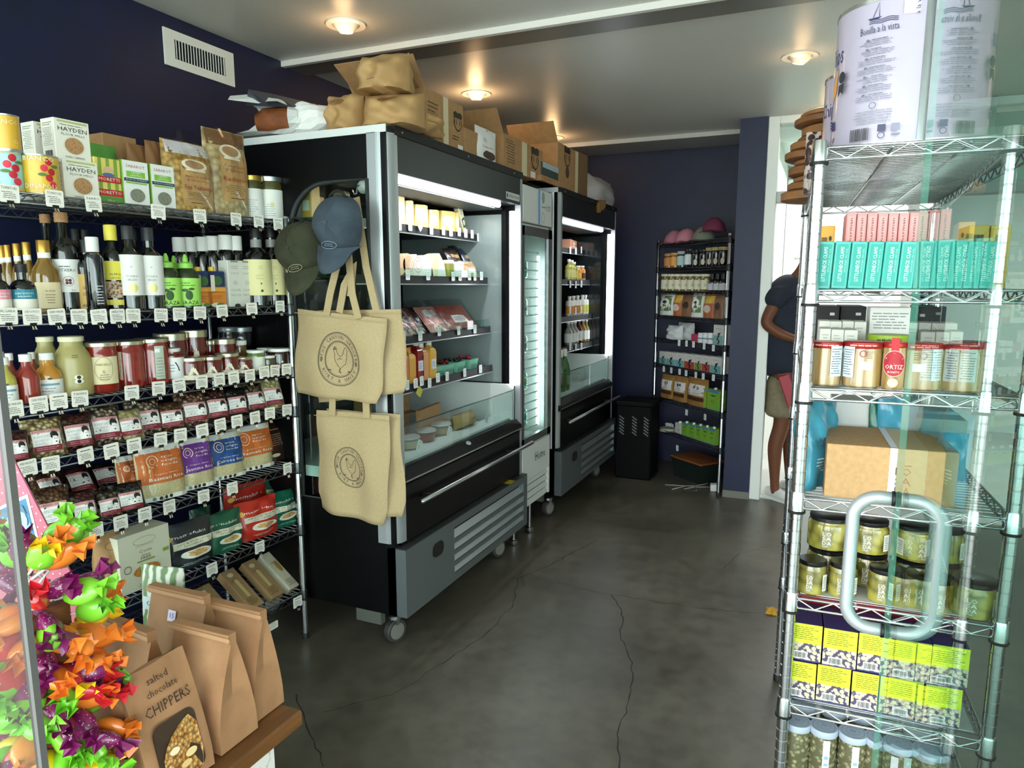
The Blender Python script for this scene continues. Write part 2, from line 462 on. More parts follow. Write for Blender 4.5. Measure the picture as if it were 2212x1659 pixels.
for sg in (-1, 1):
    P = []; w = .068; r = .040
    x0 = .135 + sg * .006
    P.append((x0, HY, HZ1))
    for i in range(9): a = R(90 * i / 8); P.append((.135 + sg * (w - r + r * math.sin(a)), HY, HZ1 - r + r * math.cos(a)))
    for i in range(9): a = R(90 + 90 * i / 8); P.append((.135 + sg * (w - r + r * math.sin(a)), HY, HZ0 + r + r * math.cos(a)))
    P.append((x0, HY, HZ0))
    obj('handle', tube(P, .0110, 14), M('B4B8BB', .42, .45, name='satin_steel'), gd)
    for z in (HZ0, HZ1):
        obj('washer', lathe([(.0117, 0), (.0127, .001), (.0127, .005), (.0117, .006)], 16), M('121314', .5), gd, (.135 + sg * .0062, HY, z), (0, R(90 * sg), 0))
# air vent high on the wall
vt = thing('wall_vent', 'white louvered air vent high on the navy wall', 'vent', (-2.5, 2.40, 2.362))
W_ = M('E9E7DF', .45)
obj('frame', prism([(-.185, -.0), (.185, 0), (.185, .142), (-.185, .142)], -.004, .004, hole=[(-.135, .033), (-.135, .109), (.135, .109), (.135, .033)]), W_, vt, (.006, 0, 0), (0, 0, R(90)))
obj('duct', box(.001, .003, -.135, .135, .033, .109), M('2A2A2A', .8), vt)
me = box(-.0013, .0013, -.009, .009, .033, .109)
for i in range(18): obj('louver', me, W_, vt, (.008, -.126 + i * .0148, 0), (0, 0, R(50)))
# recessed ceiling lights
def downlight(x, y, tiltdeg, where, lit, pw):
    t = thing('ceiling_light', where, 'ceiling light', (x, y, CZ), 0, 'recessed ceiling lights')
    obj('trim_ring', lathe([(.058, -.002), (.082, -.006), (.083, 0), (.058, 0)], 24, cap=False), M('E6E3DC', .4), t)
    obj('eyeball', lathe([(.0, -.03), (.03, -.03), (.036, -.026), (.05, -.008), (.056, 0)], 20, cap=False), M('E9E6DE', .4), t, (0, 0, 0), (R(tiltdeg), R(tiltdeg * .6), 0))
    obj('lamp', lathe([(0, -.032), (.026, -.032), (.028, -.028)], 16), M('FFF1D0', .4, em=lit, emcol='FFE6B8'), t, (0, 0, -.002), (R(tiltdeg), R(tiltdeg * .6), 0))
    if pw: point_light('downlight_bulb', (x + .01, y - .03, CZ - .09), pw, (1, .62, .3), .04)
downlight(-1.906, 2.624, 8, 'recessed ceiling light above the front black fridge', 6, .35)
downlight(-1.890, 3.814, 12, 'glowing recessed ceiling light behind the stacked cardboard boxes', 6, .8)
downlight(-1.917, 5.123, 18, 'small recessed ceiling light in the far dark corner', 5, .8)
downlight(-0.181, 3.834, 24, 'tilted recessed ceiling light beside the white chip tins', 2.5, .2)
downlight(-0.079, 4.991, 20, 'recessed ceiling light above the stacked wooden boards', 2.5, .15)

# ================================================================ wire racks
def rack(name, label, fr, x0, x1, y1, rows, ztop, steel, collar, th=.026, per=.055, mat_dir='y', zfoot=0.0, tri=False, groove=False, wr=.0026, zpost=None):
    t = thing(name, label, 'shelving rack', (fr.o.x, fr.o.y, 0), fr.a)
    posts = [(x0, 0), (x1, 0), ((x0 + x1) / 2, y1)] if tri else [(x0, 0), (x1, 0), (x1, y1), (x0, y1)]
    prof = [(.0127, zfoot + .02)]
    if groove:
        z = zfoot + .03
        while z < ztop - .02:
            prof += [(.0127, z), (.0116, z + .0008), (.0116, z + .0022), (.0127, z + .003)]; z += .0254
    prof += [(.0127, ztop - .004), (.010, ztop)]
    pm = lathe(prof, 12); fm = lathe([(.009, 0), (.0145, .002), (.0145, .025), (.013, .027)], 12)
    cm = lathe([(.0165, 0), (.0162, .006), (.0150, .038), (.0138, .042)], 14); rm = lathe([(.0172, -.004), (.0178, -.002), (.0178, .001), (.0165, .002)], 14)
    for (x, y) in posts:
        p = obj('post', pm, steel, t, (x, y, 0)); obj('foot', fm, BLACKM, p, (0, 0, zfoot))
    for z in rows:
        wires = []
        def run(a, b, n):
            A, B = Vector(a), Vector(b); dz = Vector((0, 0, -th))
            wires.append(([A, B], wr * 1.1)); wires.append(([A + dz, B + dz], wr * 1.1))
            k = max(2, int((B - A).length / per)); zz = []
            for i in range(2 * k + 1): zz.append(A.lerp(B, i / (2 * k)) + (dz * .96 if i % 2 else dz * .04))
            wires.append((zz, wr * .85))
        if tri:
            P = [Vector((x, y, z)) for x, y in posts]
            for a, b in ((0, 1), (1, 2), (2, 0)): run(P[a], P[b], 0)
            n = 16
            for i in range(1, n): wires.append(([P[0].lerp(P[2], i / n) - Vector((0, 0, .003)), P[1].lerp(P[2], i / n) - Vector((0, 0, .003))], wr * .6))
        else:
            g = .012
            run((x0 + g, 0, z), (x1 - g, 0, z), 0); run((x0 + g, y1, z), (x1 - g, y1, z), 0)
            run((x0, g, z), (x0, y1 - g, z), 0); run((x1, g, z), (x1, y1 - g, z), 0)
            if mat_dir == 'y':
                n = int((x1 - x0) / .026)
                for i in range(1, n): x = x0 + (x1 - x0) * i / n; wires.append(([(x, 0, z - .001), (x, y1, z - .001)], wr * .6))
                for y in (y1 / 3, 2 * y1 / 3): wires.append(([(x0, y, z - .005), (x1, y, z - .005)], wr))
            else:
                n = int(y1 / .022)
                for i in range(1, n): y = y1 * i / n; wires.append(([(x0, y, z - .001), (x1, y, z - .001)], wr * .6))
                for x in (x0 + (x1 - x0) / 3, x0 + (x1 - x0) * 2 / 3): wires.append(([(x, 0, z - .005), (x, y1, z - .005)], wr * 1.2))
        sh = obj('wire_shelf', tubes(wires, 5), collar[1], t)
        for (x, y) in posts:
            obj('collar', cm, collar[0], sh, (x, y, z - th - .006)); obj('collar_ring', rm, BLACKM, sh, (x, y, z - th - .006))
    return t
LF = Frame((-1.933, 2.231), 86.8)
LROW = [1.726, 1.400, 1.151, .992, .758, .494, .212]
DKW = M('8A8C8E', .3, .9, name='shelf_wire')
rack('wire_rack', 'tall black and chrome wire rack of groceries along the navy wall', LF, -1.205, 0, .455, LROW, 1.745, M('D5D8DC', .2, 1.0), (M('55585A', .3, .9), DKW), per=.048)
RF = Frame((-.027, 1.555), 2.5)
RROW = [1.744, 1.471, 1.273, 1.041, .820, .575, .400]
RTRAY = M('B9BABA', .4)
rack('chrome_wire_rack', 'chrome wire rack end-on beside the open glass door', RF, 0, .381, 1.13, RROW, 1.755, CHROME, (M('CFD3D6', .18, 1), M('D7DADC', .22, .9)), th=.022, per=.062, mat_dir='x', groove=True)
BA = math.degrees(math.atan2(-.716, .70))
BF = Frame((-.612, 5.063), BA)
BROW = [1.80, 1.612, 1.436, 1.247, 1.062, .858, .592, .338]
rack('corner_wire_rack', 'black wire rack with chrome posts set across the far corner', BF, -.88, 0, .43, BROW, 1.83, M('BFC2C6', .25, 1), (M('333537', .4, .8), M('4A4C4F', .35, .8)), th=.022, per=.05, tri=True)
# ================================================================ refrigerators
GREYM = M('6F7679', .35, .55, name='grey_metal_paint')
INNER = M('A9B5B3', .35, name='fridge_liner')
LEDM = M('FFFFFF', .4, em=4.0, emcol='F2F8FF', name='led_tube')
XF = -1.48
def caster(parent, x, y):
    w = obj('caster', lathe([(.012, -.014), (.045, -.016), (.05, -.012), (.05, .012), (.045, .016), (.012, .014)], 20), M('3B3A39', .6), parent, (x, y, .05), (0, R(90), R(-18)))
    obj('hub', lathe([(.0, -.018), (.012, -.018), (.034, -.0165), (.036, .0165), (.012, .018), (0, .018)], 16), M('8F8C84', .4, .3), w)
    for q in (-.021, .0185): obj('fork', box(-.03, .016, q, q + .0025, -.01, .01), STEEL, w, (-.045, 0, 0), (R(90), 0, 0))
    obj('swivel', lathe([(.028, 0), (.028, .014), (.022, .02)], 12), STEEL, parent, (x, y, .105))
def display_fridge(label, y0, W, plate, win=True, far_led=True, backlit=True):
    t = thing('display_fridge', label, 'fridge', (XF, y0, 0))
    D = .86
    # grille plinth
    g = obj('plinth', box(-D, -.01, .01, W - .01, .17, .45), BLACKP, t)
    gp = obj('grille_panel', boxes([(.0, .035, .0, .40, .17, .452), (.0, .035, .40, W - .05, .17, .205), (.0, .035, .40, W - .05, .418, .452), (.0, .035, W - .05, W, .17, .452), (-.05, .0, 0, .025, .17, .452)] + [(.012, .035, .40, W - .05, .239 + .053 * k, .259 + .053 * k) for k in range(3)]), GREYM, t)
    obj('corner_roll', lathe([(.03, .17), (.03, .452)], 10, a0=R(-90), a1=0), GREYM, gp, (.005, .03, 0))
    obj('vent_back', box(-.004, .004, .38, W - .05, .2, .42), BLACKM, gp)
    lm = box(-.002, .002, .40, W - .05, -.017, .017)
    for k in range(4): obj('louver', lm, M('8E9698', .35, .5), gp, (.018, 0, .219 + k * .053), (0, R(-35), 0))
    obj('switch_plate', prism(rrect(.09, .062, .028, 6), -.002, .002), BLACKM, gp, (.0362, .255, .372), (0, 0, R(90)))
    obj('plinth_ledge', box(-.03, .034, .0, W, .452, .456), M('2B2F30', .4), t)
    # lower front, sill and bumper handle
    obj('lower_front', box(-D, .0, .03, W - .02, .456, .70, .006), BLACKP, t)
    obj('front_sill', prism([(-.05, .70), (.0, .70), (.012, .715), (.008, .735), (-.02, .762), (-.05, .765)], .03, W - .02), BLACKP, t)
    obj('sill_strip', box(-.004, .013, .05, W - .02, .712, .718), STEEL, t)
    obj('handle', tube([(.045, .11, .622), (.045, W + .05, .622)], .010, 10), STEEL, t)
    for y in (.2, W - .2): obj('handle_bracket', box(.0, .045, y - .006, y + .006, .614, .63), BLACKM, t)
    # header and top
    obj('header', box(-.10, .0, .05, W - .02, 1.893, 2.03), M('15191B', .4), t)
    obj('top', box(-D, .0, .0, W, 2.03, 2.045), BLACKM, t)
    obj('top_edge', box(-.03, .006, .045, W, 2.025, 2.058), BLACKM, t)
    obj('top_trim', box(-D, -.004, -.004, .0, 2.028, 2.055), M('D9DBD9', .35), t)
    sm = lathe([(0, -.002), (.004, -.002), (.004, .002), (0, .003)], 8)
    for y in (.09, W / 2, W - .12): obj('screw', sm, STEEL, t, (.0075, y, 2.04), (0, R(90), 0))
    # near side with its rounded window
    if win:
        hole = [(-.09, .62)] + [(-.09, 1.868)] + arc(-.28, 1.69, .175, 90, 180, 10) + [(-.455, .62)]
        outer = [(-D, .17), (-.012, .17), (-.012, 2.03), (-D, 2.03)]
        obj('side_panel', prism(outer, .0, .02, hole), BLACKP, t)
        obj('window_gasket', tube([(p[0], -.002, p[1]) for p in hole], .009, 6, True), M('2C3133', .5), t)
        obj('side_pane', prism(hole, .006, .010), CLEAR, t)
    else: obj('side_panel', box(-D, -.012, .0, .02, .17, 2.03), BLACKP, t)
    # corner posts (rounded aluminium)
    def post(name, pts, z0, z1): obj(name, mk([(p[0], p[1], z) for z in (z0, z1) for p in pts], [(i, (i + 1) % len(pts), len(pts) + (i + 1) % len(pts), len(pts) + i) for i in range(len(pts))] + [tuple(range(len(pts) - 1, -1, -1)), tuple(range(len(pts), 2 * len(pts)))]), M('A6AAAC', .36, .45, name='aluminium'), t)
    pr = [(-.088, -.004)] + [(-.05 + .052 * math.sin(R(a)), .048 - .052 * math.cos(R(a))) for a in range(0, 91, 9)] + [(.002, .062), (-.088, .062)]
    post('corner_post', pr, .47, 2.03)
    post('corner_post', [(-.03, W - .022), (.002, W - .022), (.002, W), (-.03, W)], .456, 2.03)
    # interior
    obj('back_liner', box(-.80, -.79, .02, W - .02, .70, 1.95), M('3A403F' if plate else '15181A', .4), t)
    if plate: obj('air_panel', box(-.789, -.782, .03, .62, 1.50, 1.90), M('C9D2CE', .4, tex='voronoi', n2='A9B4B0', sc=60, ramp=(.0, .25)), t)
    obj('far_side', box(-D, -.02, W - .02, W, .17, 2.03), BLACKP, t)
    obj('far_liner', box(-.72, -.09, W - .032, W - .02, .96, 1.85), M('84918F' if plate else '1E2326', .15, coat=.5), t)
    obj('far_liner_frame', boxes([(-.10, -.075, W - .04, W - .02, .78, 1.87), (-.74, -.075, W - .04, W - .02, .90, .96)]), BLACKP, t)
    obj('inner_ceiling', box(-.79, -.10, .02, W - .02, 1.90, 1.91), M('2E3433', .5), t)
    obj('air_grille', box(-.30, -.10, .05, W - .03, 1.872, 1.884), M('333938', .5), t)
    obj('light_tube', tube([(-.065, .17, 1.884), (-.065, W - .15, 1.884)], .013, 10), LEDM, t)
    if far_led: obj('light_tube', tube([(-.03, W - .055, .95), (-.03, W - .055, 1.86)], .016, 10), LEDM, t)
    obj('deck', box(-.79, -.05, .02, W - .02, .70, .745), M('DDE3E1', .35), t)
    obj('deck_front', box(-.15, -.045, .03, W - .03, .745, .775), M('D2DCDA', .35), t)
    obj('deck_side', box(-.70, -.03, W - .06, W - .034, .745, .955), M('E3E7E4', .4), t)
    obj('front_pane', box(-.026, -.020, .06, W - .05, .768, .925), glassmat('deck_glass', 'EDF5F3', 0, 1.35), t)
    obj('pane_rim', tube([(-.023, .06, .927), (-.023, W - .05, .927)], .003, 6), M('2B3A38', .3), t)
    sh = []
    for z, xf in ((1.745, -.25), (1.520, -.186), (1.262, -.17), (1.052, -.16)):
        s = obj('shelf', box(-.76, xf, .03, W - .045, z - .012, z), M('3A3E40', .4), t)
        obj('price_rail', boxes([(xf, xf + .006, .03, W - .045, z - .034, z + .004)]), BLACKM, s)
        obj('rail_lip', boxes([(xf + .006, xf + .009, .03, W - .045, z - .036, z - .031)]), STEEL, s)
        sh.append((z, xf))
    if plate:
        obj('yellow_sticker', box(-.01, .034, 1.02, 1.09, .4562, .457), M('B9A81E', .5), t)
        obj('oval_sticker', lathe([(.0, 0), (.02, 0), (.02, .001), (0, .001)], 14), M('9AA6A4', .5), t, (-.008, .63, .752), (0, R(40), 0), (.6, 1, 1))
    for (x, y) in ((-.09, .10), (-.09, W - .12), (-D + .1, .1), (-D + .1, W - .12)): caster(t, x, y)
    obj('underframe', box(-.21, -.09, -.0, .03, .118, .17), M('5E6059', .5, .3), t)
    if plate:
        deco(t, lambda x, z, e: (.0006 + e, W - .12 + x, 1.925 + z), [('r', 0, 0, .17, .034, 'D5D9D8'), ('t', .012, 0, .022, '1E1E20', 'BEVERAGE-AIR', .125), ('r', -.07, 0, .012, .02, '1E1E20')])
    return t, sh
F1, SH = display_fridge('open front black display fridge of cheese and juice with tote bags on its side', 2.262, 1.25, True)
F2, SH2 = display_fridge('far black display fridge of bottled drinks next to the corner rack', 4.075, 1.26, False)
area_light('fridge_tube_glow', (XF - .08, 2.89, 1.868), (0, R(20), 0), .05, 1.0, 2.1, (.95, .98, 1))
area_light('fridge_tube_glow', (XF - .08, 4.72, 1.868), (0, R(10), 0), .05, .9, .8, (.95, .98, 1))

# slim white glass-door cooler between them
CY0, CW = 3.53, .425
wc = thing('glass_door_cooler', 'slim white glass door cooler between the two black fridges', 'fridge', (XF, CY0, 0))
WB = M('D4D6D2', .4)
obj('cabinet', boxes([(-.70, -.02, .0, .015, .22, 1.80), (-.70, -.02, CW - .015, CW, .22, 1.80), (-.70, -.685, .0, CW, .22, 1.80), (-.70, -.02, 0, CW, 1.79, 1.81), (-.70, -.02, 0, CW, .58, .60)]), WB, wc)
sg = obj('sign_panel', box(-.70, .0, .0, CW, 1.815, 2.005, .003), M('DCDEDA', .45), wc)
deco(sg, lambda x, z, e: (.0005 + e, CW / 2 + x, 1.91 + z), [('r', .015, 0, .028, .19, '6FA5E6'), ('e', .075, .055, .022, .032, '8FA79A'), ('t', .15, .0, .04, '6C7478', 'CUTS', .075), ('r', .08, .004, .06, .005, '7A8084'), ('o', .07, -.055, .028, .028, .003, '9AA09C')])
dr = obj('door', boxes([(-.018, .004, .0, .012, .60, 1.795), (-.018, .004, CW - .055, CW, .60, 1.795), (-.018, .004, 0, CW, 1.745, 1.795), (-.018, .004, 0, CW, .60, .64)]), M('A9ADAE', .25, .9), wc)
obj('door_pane', box(-.010, -.004, .012, CW - .055, .64, 1.745), CLEAR, dr)
obj('light_strip', box(-.06, -.045, CW - .075, CW - .065, .66, 1.65), M('FFFFFF', .4, em=6, emcol='EAF6FF'), wc)
obj('lower_panel', box(-.70, .0, .0, CW, .39, .585, .003), WB, wc)
deco(wc, lambda x, z, e: (.0006 + e, CW * .62 + x, .50 + z), [('t', 0, 0, .075, '101113', 'Home', .16)])
obj('grille_frame', boxes([(-.70, .0, 0, .012, .23, .39), (-.70, .0, CW - .02, CW, .23, .39), (-.70, -.02, 0, CW, .22, .24)]), WB, wc)
lm = box(-.002, .002, .012, CW - .02, -.0145, .0145)
for k in range(4): obj('louver', lm, M('C3C6C1', .5), wc, (-.012, 0, .250 + k * .041), (0, R(-28), 0))
for x, y in ((-.08, .3), (-.08, .06), (-.6, .06), (-.6, .3)): obj('foot', lathe([(.022, 0), (.025, .004), (.025, .03), (.009, .034), (.009, .23)], 10), STEEL, wc, (x, y, 0))
te = box(-.052, -.045, .02, CW - .085, -.004, .004)
for k in range(21): obj('glint_bar', te, M('E6EFEF', .2, coat=.6), wc, (0, 0, .665 + k * .05))  # white bars added to imitate light dots reflected along the shelf edges
CAN = lathe([(.024, 0), (.029, .006), (.029, .086), (.025, .094), (.025, .098)], 12)
for r in range(5):
    z = .66 + r * .215
    obj('wire_shelf', tubes([([(x, .02, z), (x, CW - .08, z)], .002) for x in (-.06, -.2, -.34, -.48)] + [([(-.06, y, z), (-.6, y, z)], .0015) for y in (.06, .12, .18, .24, .3)]), WHITE, wc)
    for c in range(4):
        k = ('9FD3C4', 'C9CFCF', 'D7DFD6', 'A8C9C0')[(r + c) % 4]
        cn = thing('drink_can', 'drink can, %s in the %s row of the slim white cooler' % (('first', 'second', 'third', 'last')[c], ('lowest', 'second', 'third', 'fourth', 'top')[r]), 'can', (XF - .12, CY0 + .055 + c * .075, z + .003), 0, 'cans in the slim white cooler')
        obj('body', CAN, M(k, .25, .4), cn)
        obj('band', lathe([(.0293, .03), (.0293, .06)], 12, cap=False), M(('3E7F76', '8A9496', '5F8F58')[(r * 2 + c) % 3], .35), cn)
# ================================================================ product builders
ORD = ('first', 'second', 'third', 'fourth', 'fifth', 'sixth', 'seventh', 'eighth', 'ninth', 'tenth', 'eleventh', 'twelfth', 'thirteenth', 'fourteenth', 'fifteenth', 'sixteenth', 'seventeenth', 'eighteenth')
def put(fr, s, d, z, name, label, cat, group=None, rz=0.0, tilt=None):
    return thing(name, label, cat, fr.at(s, d, z), fr.a + rz, group, tilt)
def aim(fr, s, d):
    p = fr.at(s, d, 0); v = EYE - p
    return ((math.atan2(v.y, v.x) + math.pi / 2 - fr.a + math.pi) % math.tau - math.pi) * .8
def carton(fr, xl, xr, yt, z0, d, dep, col, name, label, cat='box', group=None, rz=0.0, w=None, h=None, r=.5):
    """straight-sided carton; d is the depth of its front face; returns thing, w, h and the printable front"""
    s, w_, h_ = fr.fit(xl, xr, yt, z0, d)
    w = w or w_; h = h or h_
    t = put(fr, s, d, z0, name, label, cat, group, rz)
    obj('body', box(-w / 2, w / 2, 0, dep, 0, h, .0012), col if not isinstance(col, str) else M(col, r), t)
    return t, w, h
GLASSD = M('0A0D0A', .06, coat=1.0, name='dark_bottle_glass')
def bottle(fr, xl, xr, yt, z0, d, name, label, kind='wine', glass=GLASSD, cap=('1B1B1C', .16, 1.08), lab=None, prints=(), group=None, cat='bottle', capname='cap', neck=None, neckmat=None, w=None, h=None):
    s, w_, h_ = fr.fit(xl, xr, yt, z0, d)
    w = w or w_; h = h or h_; r = w / 2
    t = put(fr, s, d, z0, name, label, cat, group, aim(fr, s, d))
    nr = neck * r if neck else {'wine': .38, 'round': .36, 'square': .42, 'jug': .55, 'squeeze': .5, 'mix': .40}[kind] * r
    pr = {'wine': [(.9, 0), (1, .015), (1, .60), (.93, .66), (.62, .715), ('n', .76), ('n', .985)],
          'round': [(.92, 0), (1, .04), (1, .48), (.95, .56), (.72, .64), ('n', .69), ('n', .985)],
          'mix': [(.92, 0), (1, .02), (1, .50), (.9, .60), (.55, .70), ('n', .76), ('n', .985)],
          'jug': [(.9, 0), (1, .02), (1, .60), (.92, .70), (.70, .80), ('n', .85), ('n', .985)],
          'squeeze': [(.92, 0), (1, .02), (1, .55), (.95, .62), (.75, .70), ('n', .74), ('n', .78)],
          'square': [(.95, 0), (1, .02), (1, .70), (.9, .76), ('n', .80), ('n', .985)]}[kind]
    prof = [((nr if a == 'n' else a * r), b * h) for a, b in pr]
    obj('body', lathe(prof, 18), glass, t)
    if cap:
        c, ch, cr = cap[:3]
        cm = c if not isinstance(c, str) else M(c, .5)
        q = nr * cr
        obj(capname, lathe([(q, h * (1 - ch)), (q, h * .99), (q * .92, h)], 14), cm, t)
    if neckmat: obj('neck_label', lathe([(nr * 1.03, h * .72), (nr * 1.03, h * .86)], 14, cap=False), neckmat, t)
    if lab:
        za, zb, col, ang = lab
        obj('label', lathe([(r + .0006, za * h), (r + .0006, zb * h)], 14, cap=False, a0=-R(ang), a1=R(ang)), M(col, .6) if isinstance(col, str) else col, t)
    if prints: deco(t, round_(r + .001), [tuple(p(r, h)) if callable(p) else p for p in prints], .0003)
    return t, r, h
def jar(fr, xl, xr, yt, z0, d, name, label, fill, lid, lab=None, prints=(), group=None, lidh=.12, w=None, h=None, neck=.9, cat='jar', lidr=1.0):
    s, w_, h_ = fr.fit(xl, xr, yt, z0, d)
    w = w or w_; h = h or h_; r = w / 2
    t = put(fr, s, d, z0, name, label, cat, group, aim(fr, s, d))
    obj('body', lathe([(r * .9, 0), (r, .04 * h), (r, .72 * h), (r * .97, .79 * h), (r * neck, .85 * h), (r * neck, .93 * h)], 18), fill, t)
    q = r * lidr
    obj('lid', lathe([(q * .97, h * (1 - lidh)), (q, h * (1 - lidh) + .0015), (q, h * .985), (q * .95, h), (0, h * .995)], 18), lid, t)
    if lab:
        za, zb, col, ang = lab
        obj('label', lathe([(r + .0006, za * h), (r + .0006, zb * h)], 12, cap=False, a0=-R(ang), a1=R(ang)), M(col, .6) if isinstance(col, str) else col, t)
    if prints: deco(t, round_(r + .001), prints, .0003)
    return t, r, h
def pouchmesh(w, h, d, seed=1, kind='stand', nu=10, nv=12, wr=.004, lean=0.0):
    rd = random.Random(seed); ph = [rd.uniform(0, 6.3) for _ in range(6)]
    def half(x, z):
        u = min(1, abs(2 * x / w)); v = min(max(z / h, 0), 1)
        a = max(0, 1 - u ** 3) ** .55
        if kind == 'stand': p = (1 - v ** 2.2) ** .8 * (.82 + .18 * math.sin(v * 3.14)) + .03
        elif kind == 'pillow': p = max(0, math.sin(math.pi * min(1, max(0, v * .94 + .03)))) ** .55
        elif kind == 'full': p = (1 - max(0, (v - .55) / .45) ** 1.6) * .98 + .02 if v > .55 else 1.0
        else: p = 1
        return d / 2 * a * p + .001
    def wob(x, z): return wr * (math.sin(x / w * 9 + ph[0] + z / h * 3) * math.sin(z / h * 11 + ph[1]) + .6 * math.sin(x / w * 17 + ph[2]) * math.sin(z / h * 5 + ph[3]))
    def surf(x, z, e): return (x, -half(x, z) + wob(x, z) - e + lean * z, z)
    v, f = [], []
    for sg in (0, 1):
        for j in range(nv + 1):
            for i in range(nu + 1):
                x = -w / 2 + w * i / nu; z = h * j / nv
                edge = (i in (0, nu))
                hh = half(x, z); y = (-hh if sg == 0 else hh) + (wob(x, z) * (0 if edge else 1)) + lean * z
                sx = 1.0 - (.05 * math.sin(math.pi * j / nv) if kind == 'pillow' else 0)
                v.append((x * sx, y, z))
    n = (nu + 1) * (nv + 1); m = nu + 1
    for j in range(nv):
        for i in range(nu):
            a = j * m + i
            f.append((a, a + 1, a + m + 1, a + m)); f.append((n + a + 1, n + a, n + a + m, n + a + m + 1))
    for j in range(nv):
        for i in (0, nu):
            a = j * m + i
            q = (a, a + m, n + a + m, n + a)
            f.append(q if i == 0 else q[::-1])
    for i in range(nu):
        f.append((i + 1, i, n + i, n + i + 1)); a = nv * m + i; f.append((a, a + 1, n + a + 1, n + a))
    me = mk(v, f, smooth=True); me.set_sharp_from_angle(angle=R(55))
    return me, surf
def pouch(fr, xl, xr, yt, z0, d, dep, mat, name, label, cat='bag', group=None, kind='stand', prints=(), rz=0.0, tilt=0.0, w=None, h=None, seed=None, wr=.003, lean=0.0):
    s, w_, h_ = fr.fit(xl, xr, yt, z0, d)
    w = w or w_; h = h or h_
    t = put(fr, s, d, z0, name, label, cat, group, rz)
    if tilt: t.rotation_euler = (Matrix.Rotation(fr.a + rz, 3, 'Z') @ Matrix.Rotation(tilt, 3, 'X')).to_euler()
    me, surf = pouchmesh(w, h, dep, seed or int(xl * 7 + yt), kind, wr=wr, lean=lean)
    obj('bag', me, mat if not isinstance(mat, str) else M(mat, .45), t)
    pr = prints(w, h) if callable(prints) else prints
    if pr: deco(t, surf, pr, .0007)
    return t, w, h

CLIP_M = boxes([(-.008, .008, -.003, .003, -.004, .005)])
CLIP_H = tubes([([(-.004, -.003, -.004), (-.006, -.006, -.013), (-.002, -.006, -.013), (-.003, -.003, -.004)], .0007), ([(.004, -.003, -.004), (.006, -.006, -.013), (.002, -.006, -.013), (.003, -.003, -.004)], .0007)], 4)
_cardn = {}
def price_card(fr, xc, yc, d, w, h, label, group, head=None, clip=True, rd=random.Random(3), tone='F3EEE4', tilt=None):
    """handwritten card hung on a shelf edge, found by the pixel of its middle"""
    P = None
    k = _u * FPX + _f * (yc - CY)
    s = 0.0; z = 1.0
    for _ in range(4):
        s = fr.s(xc, z, d); z = fr.z(yc, s, d)
    t = thing('price_card', label, 'price card', fr.at(s, d, z), fr.a + rd.uniform(-.06, .06), group)
    t.rotation_euler[1] = rd.uniform(-.05, .05) if tilt is None else tilt
    pm = prism(rrect(w, h, .004, 2), -.0006, .0006)
    obj('card', pm, M(tone, .6), t)
    pr = []
    if head: pr.append(('t', 0, h * .30, h * .21, '2B2B2B', head, w * .78))
    else: pr.append(('l', 0, h * .30, w * .62, h * .17, 1, '3A3A3A' if clip else '8A8A88'))
    pr.append(('l', 0, -h * .07, w * .78, h * .42, 4 if h > .035 else 3, '55534F' if clip else 'A5A5A2'))
    deco(t, flat(-.0006), pr, .0003)
    if clip:
        c = obj('binder_clip', CLIP_M, M('2B2B2A', .35, .5), t, (0, -.001, -h / 2)); obj('clip_handle', CLIP_H, M('A59C88', .3, .8), c)
    return t

# ================================================================ long rack: top shelf (tins, cartons, pasta)
Z1, Z2, Z3, Z4, Z5, Z6, Z7 = [z + .003 for z in LROW]
def tin(xl, xr, yt, z0, d, col, label, prints, h=None):
    s, w, h_ = LF.fit(xl, xr, yt, z0, d); h = h or h_; r = w / 2
    t = put(LF, s, d, z0, 'tomato_tin', label, 'tin', 'big tomato tins on the top shelf', aim(LF, s, d))
    obj('body', lathe([(r, .003), (r, h - .003)], 22), M(col, .4, coat=.3), t)
    rim = lathe([(r * .96, 0), (r * 1.02, 0), (r * 1.02, .004), (r * .99, .005)], 22)
    obj('rim', rim, STEEL, t); obj('rim', lathe([(r * .99, -.005), (r * 1.02, -.004), (r * 1.02, 0), (r * .95, 0), (r * .94, -.004), (0, -.004)], 22), STEEL, t, (0, 0, h))
    deco(t, round_(r + .0008), prints(r, h), .0003)
    return t, h
def toms(x, h, k=1.0):
    L = []
    for i, (dx, z) in enumerate(((0, .82), (-.014, .66), (.006, .58), (-.002, .42), (.008, .26))): L.append(('e', x + dx * k, h * z, .0105 * k, .0105 * k, ('C8202F', 'D8334A', 'B9202C')[i % 3]))
    L += [('e', x - .02 * k, h * .5, .012 * k, .005 * k, '5E7A3E'), ('e', x + .016 * k, h * .72, .012 * k, .005 * k, '5E7A3E')]
    return L
_, hh = tin(-10, 47, 327, Z1, .07, '9AD4D6', 'light blue tomato tin under a yellow tin at the shelf end', lambda r, h: toms(.008, h, .95) + [('t', 0, h * .93, .012, 'D9A93B', 'BIANCO', .07), ('r', 0, h * .06, r * 2, h * .1, 'D9B65A')])
tin(-14, 41, 250, Z1 + hh, .07, 'E0AE35', 'yellow tomato tin stacked on the light blue tin', lambda r, h: [('t', -.005, h * .78, .016, 'F2E3B0', 'BIANCO', .07), ('o', .018, h * .25, .006, .004, .001, 'F2E3B0')])
tin(45, 124, 338, Z1, .06, 'E3B83A', 'yellow tomato tin with red tomatoes beside the white farro cartons', lambda r, h: toms(.02, h, .9) + [('t', -.004, h * .88, .017, 'DFF0D8', 'BIANCO', .075), ('t', -.004, h * .2, .017, 'F6EEC8', 'DINAPOLI', .075)])
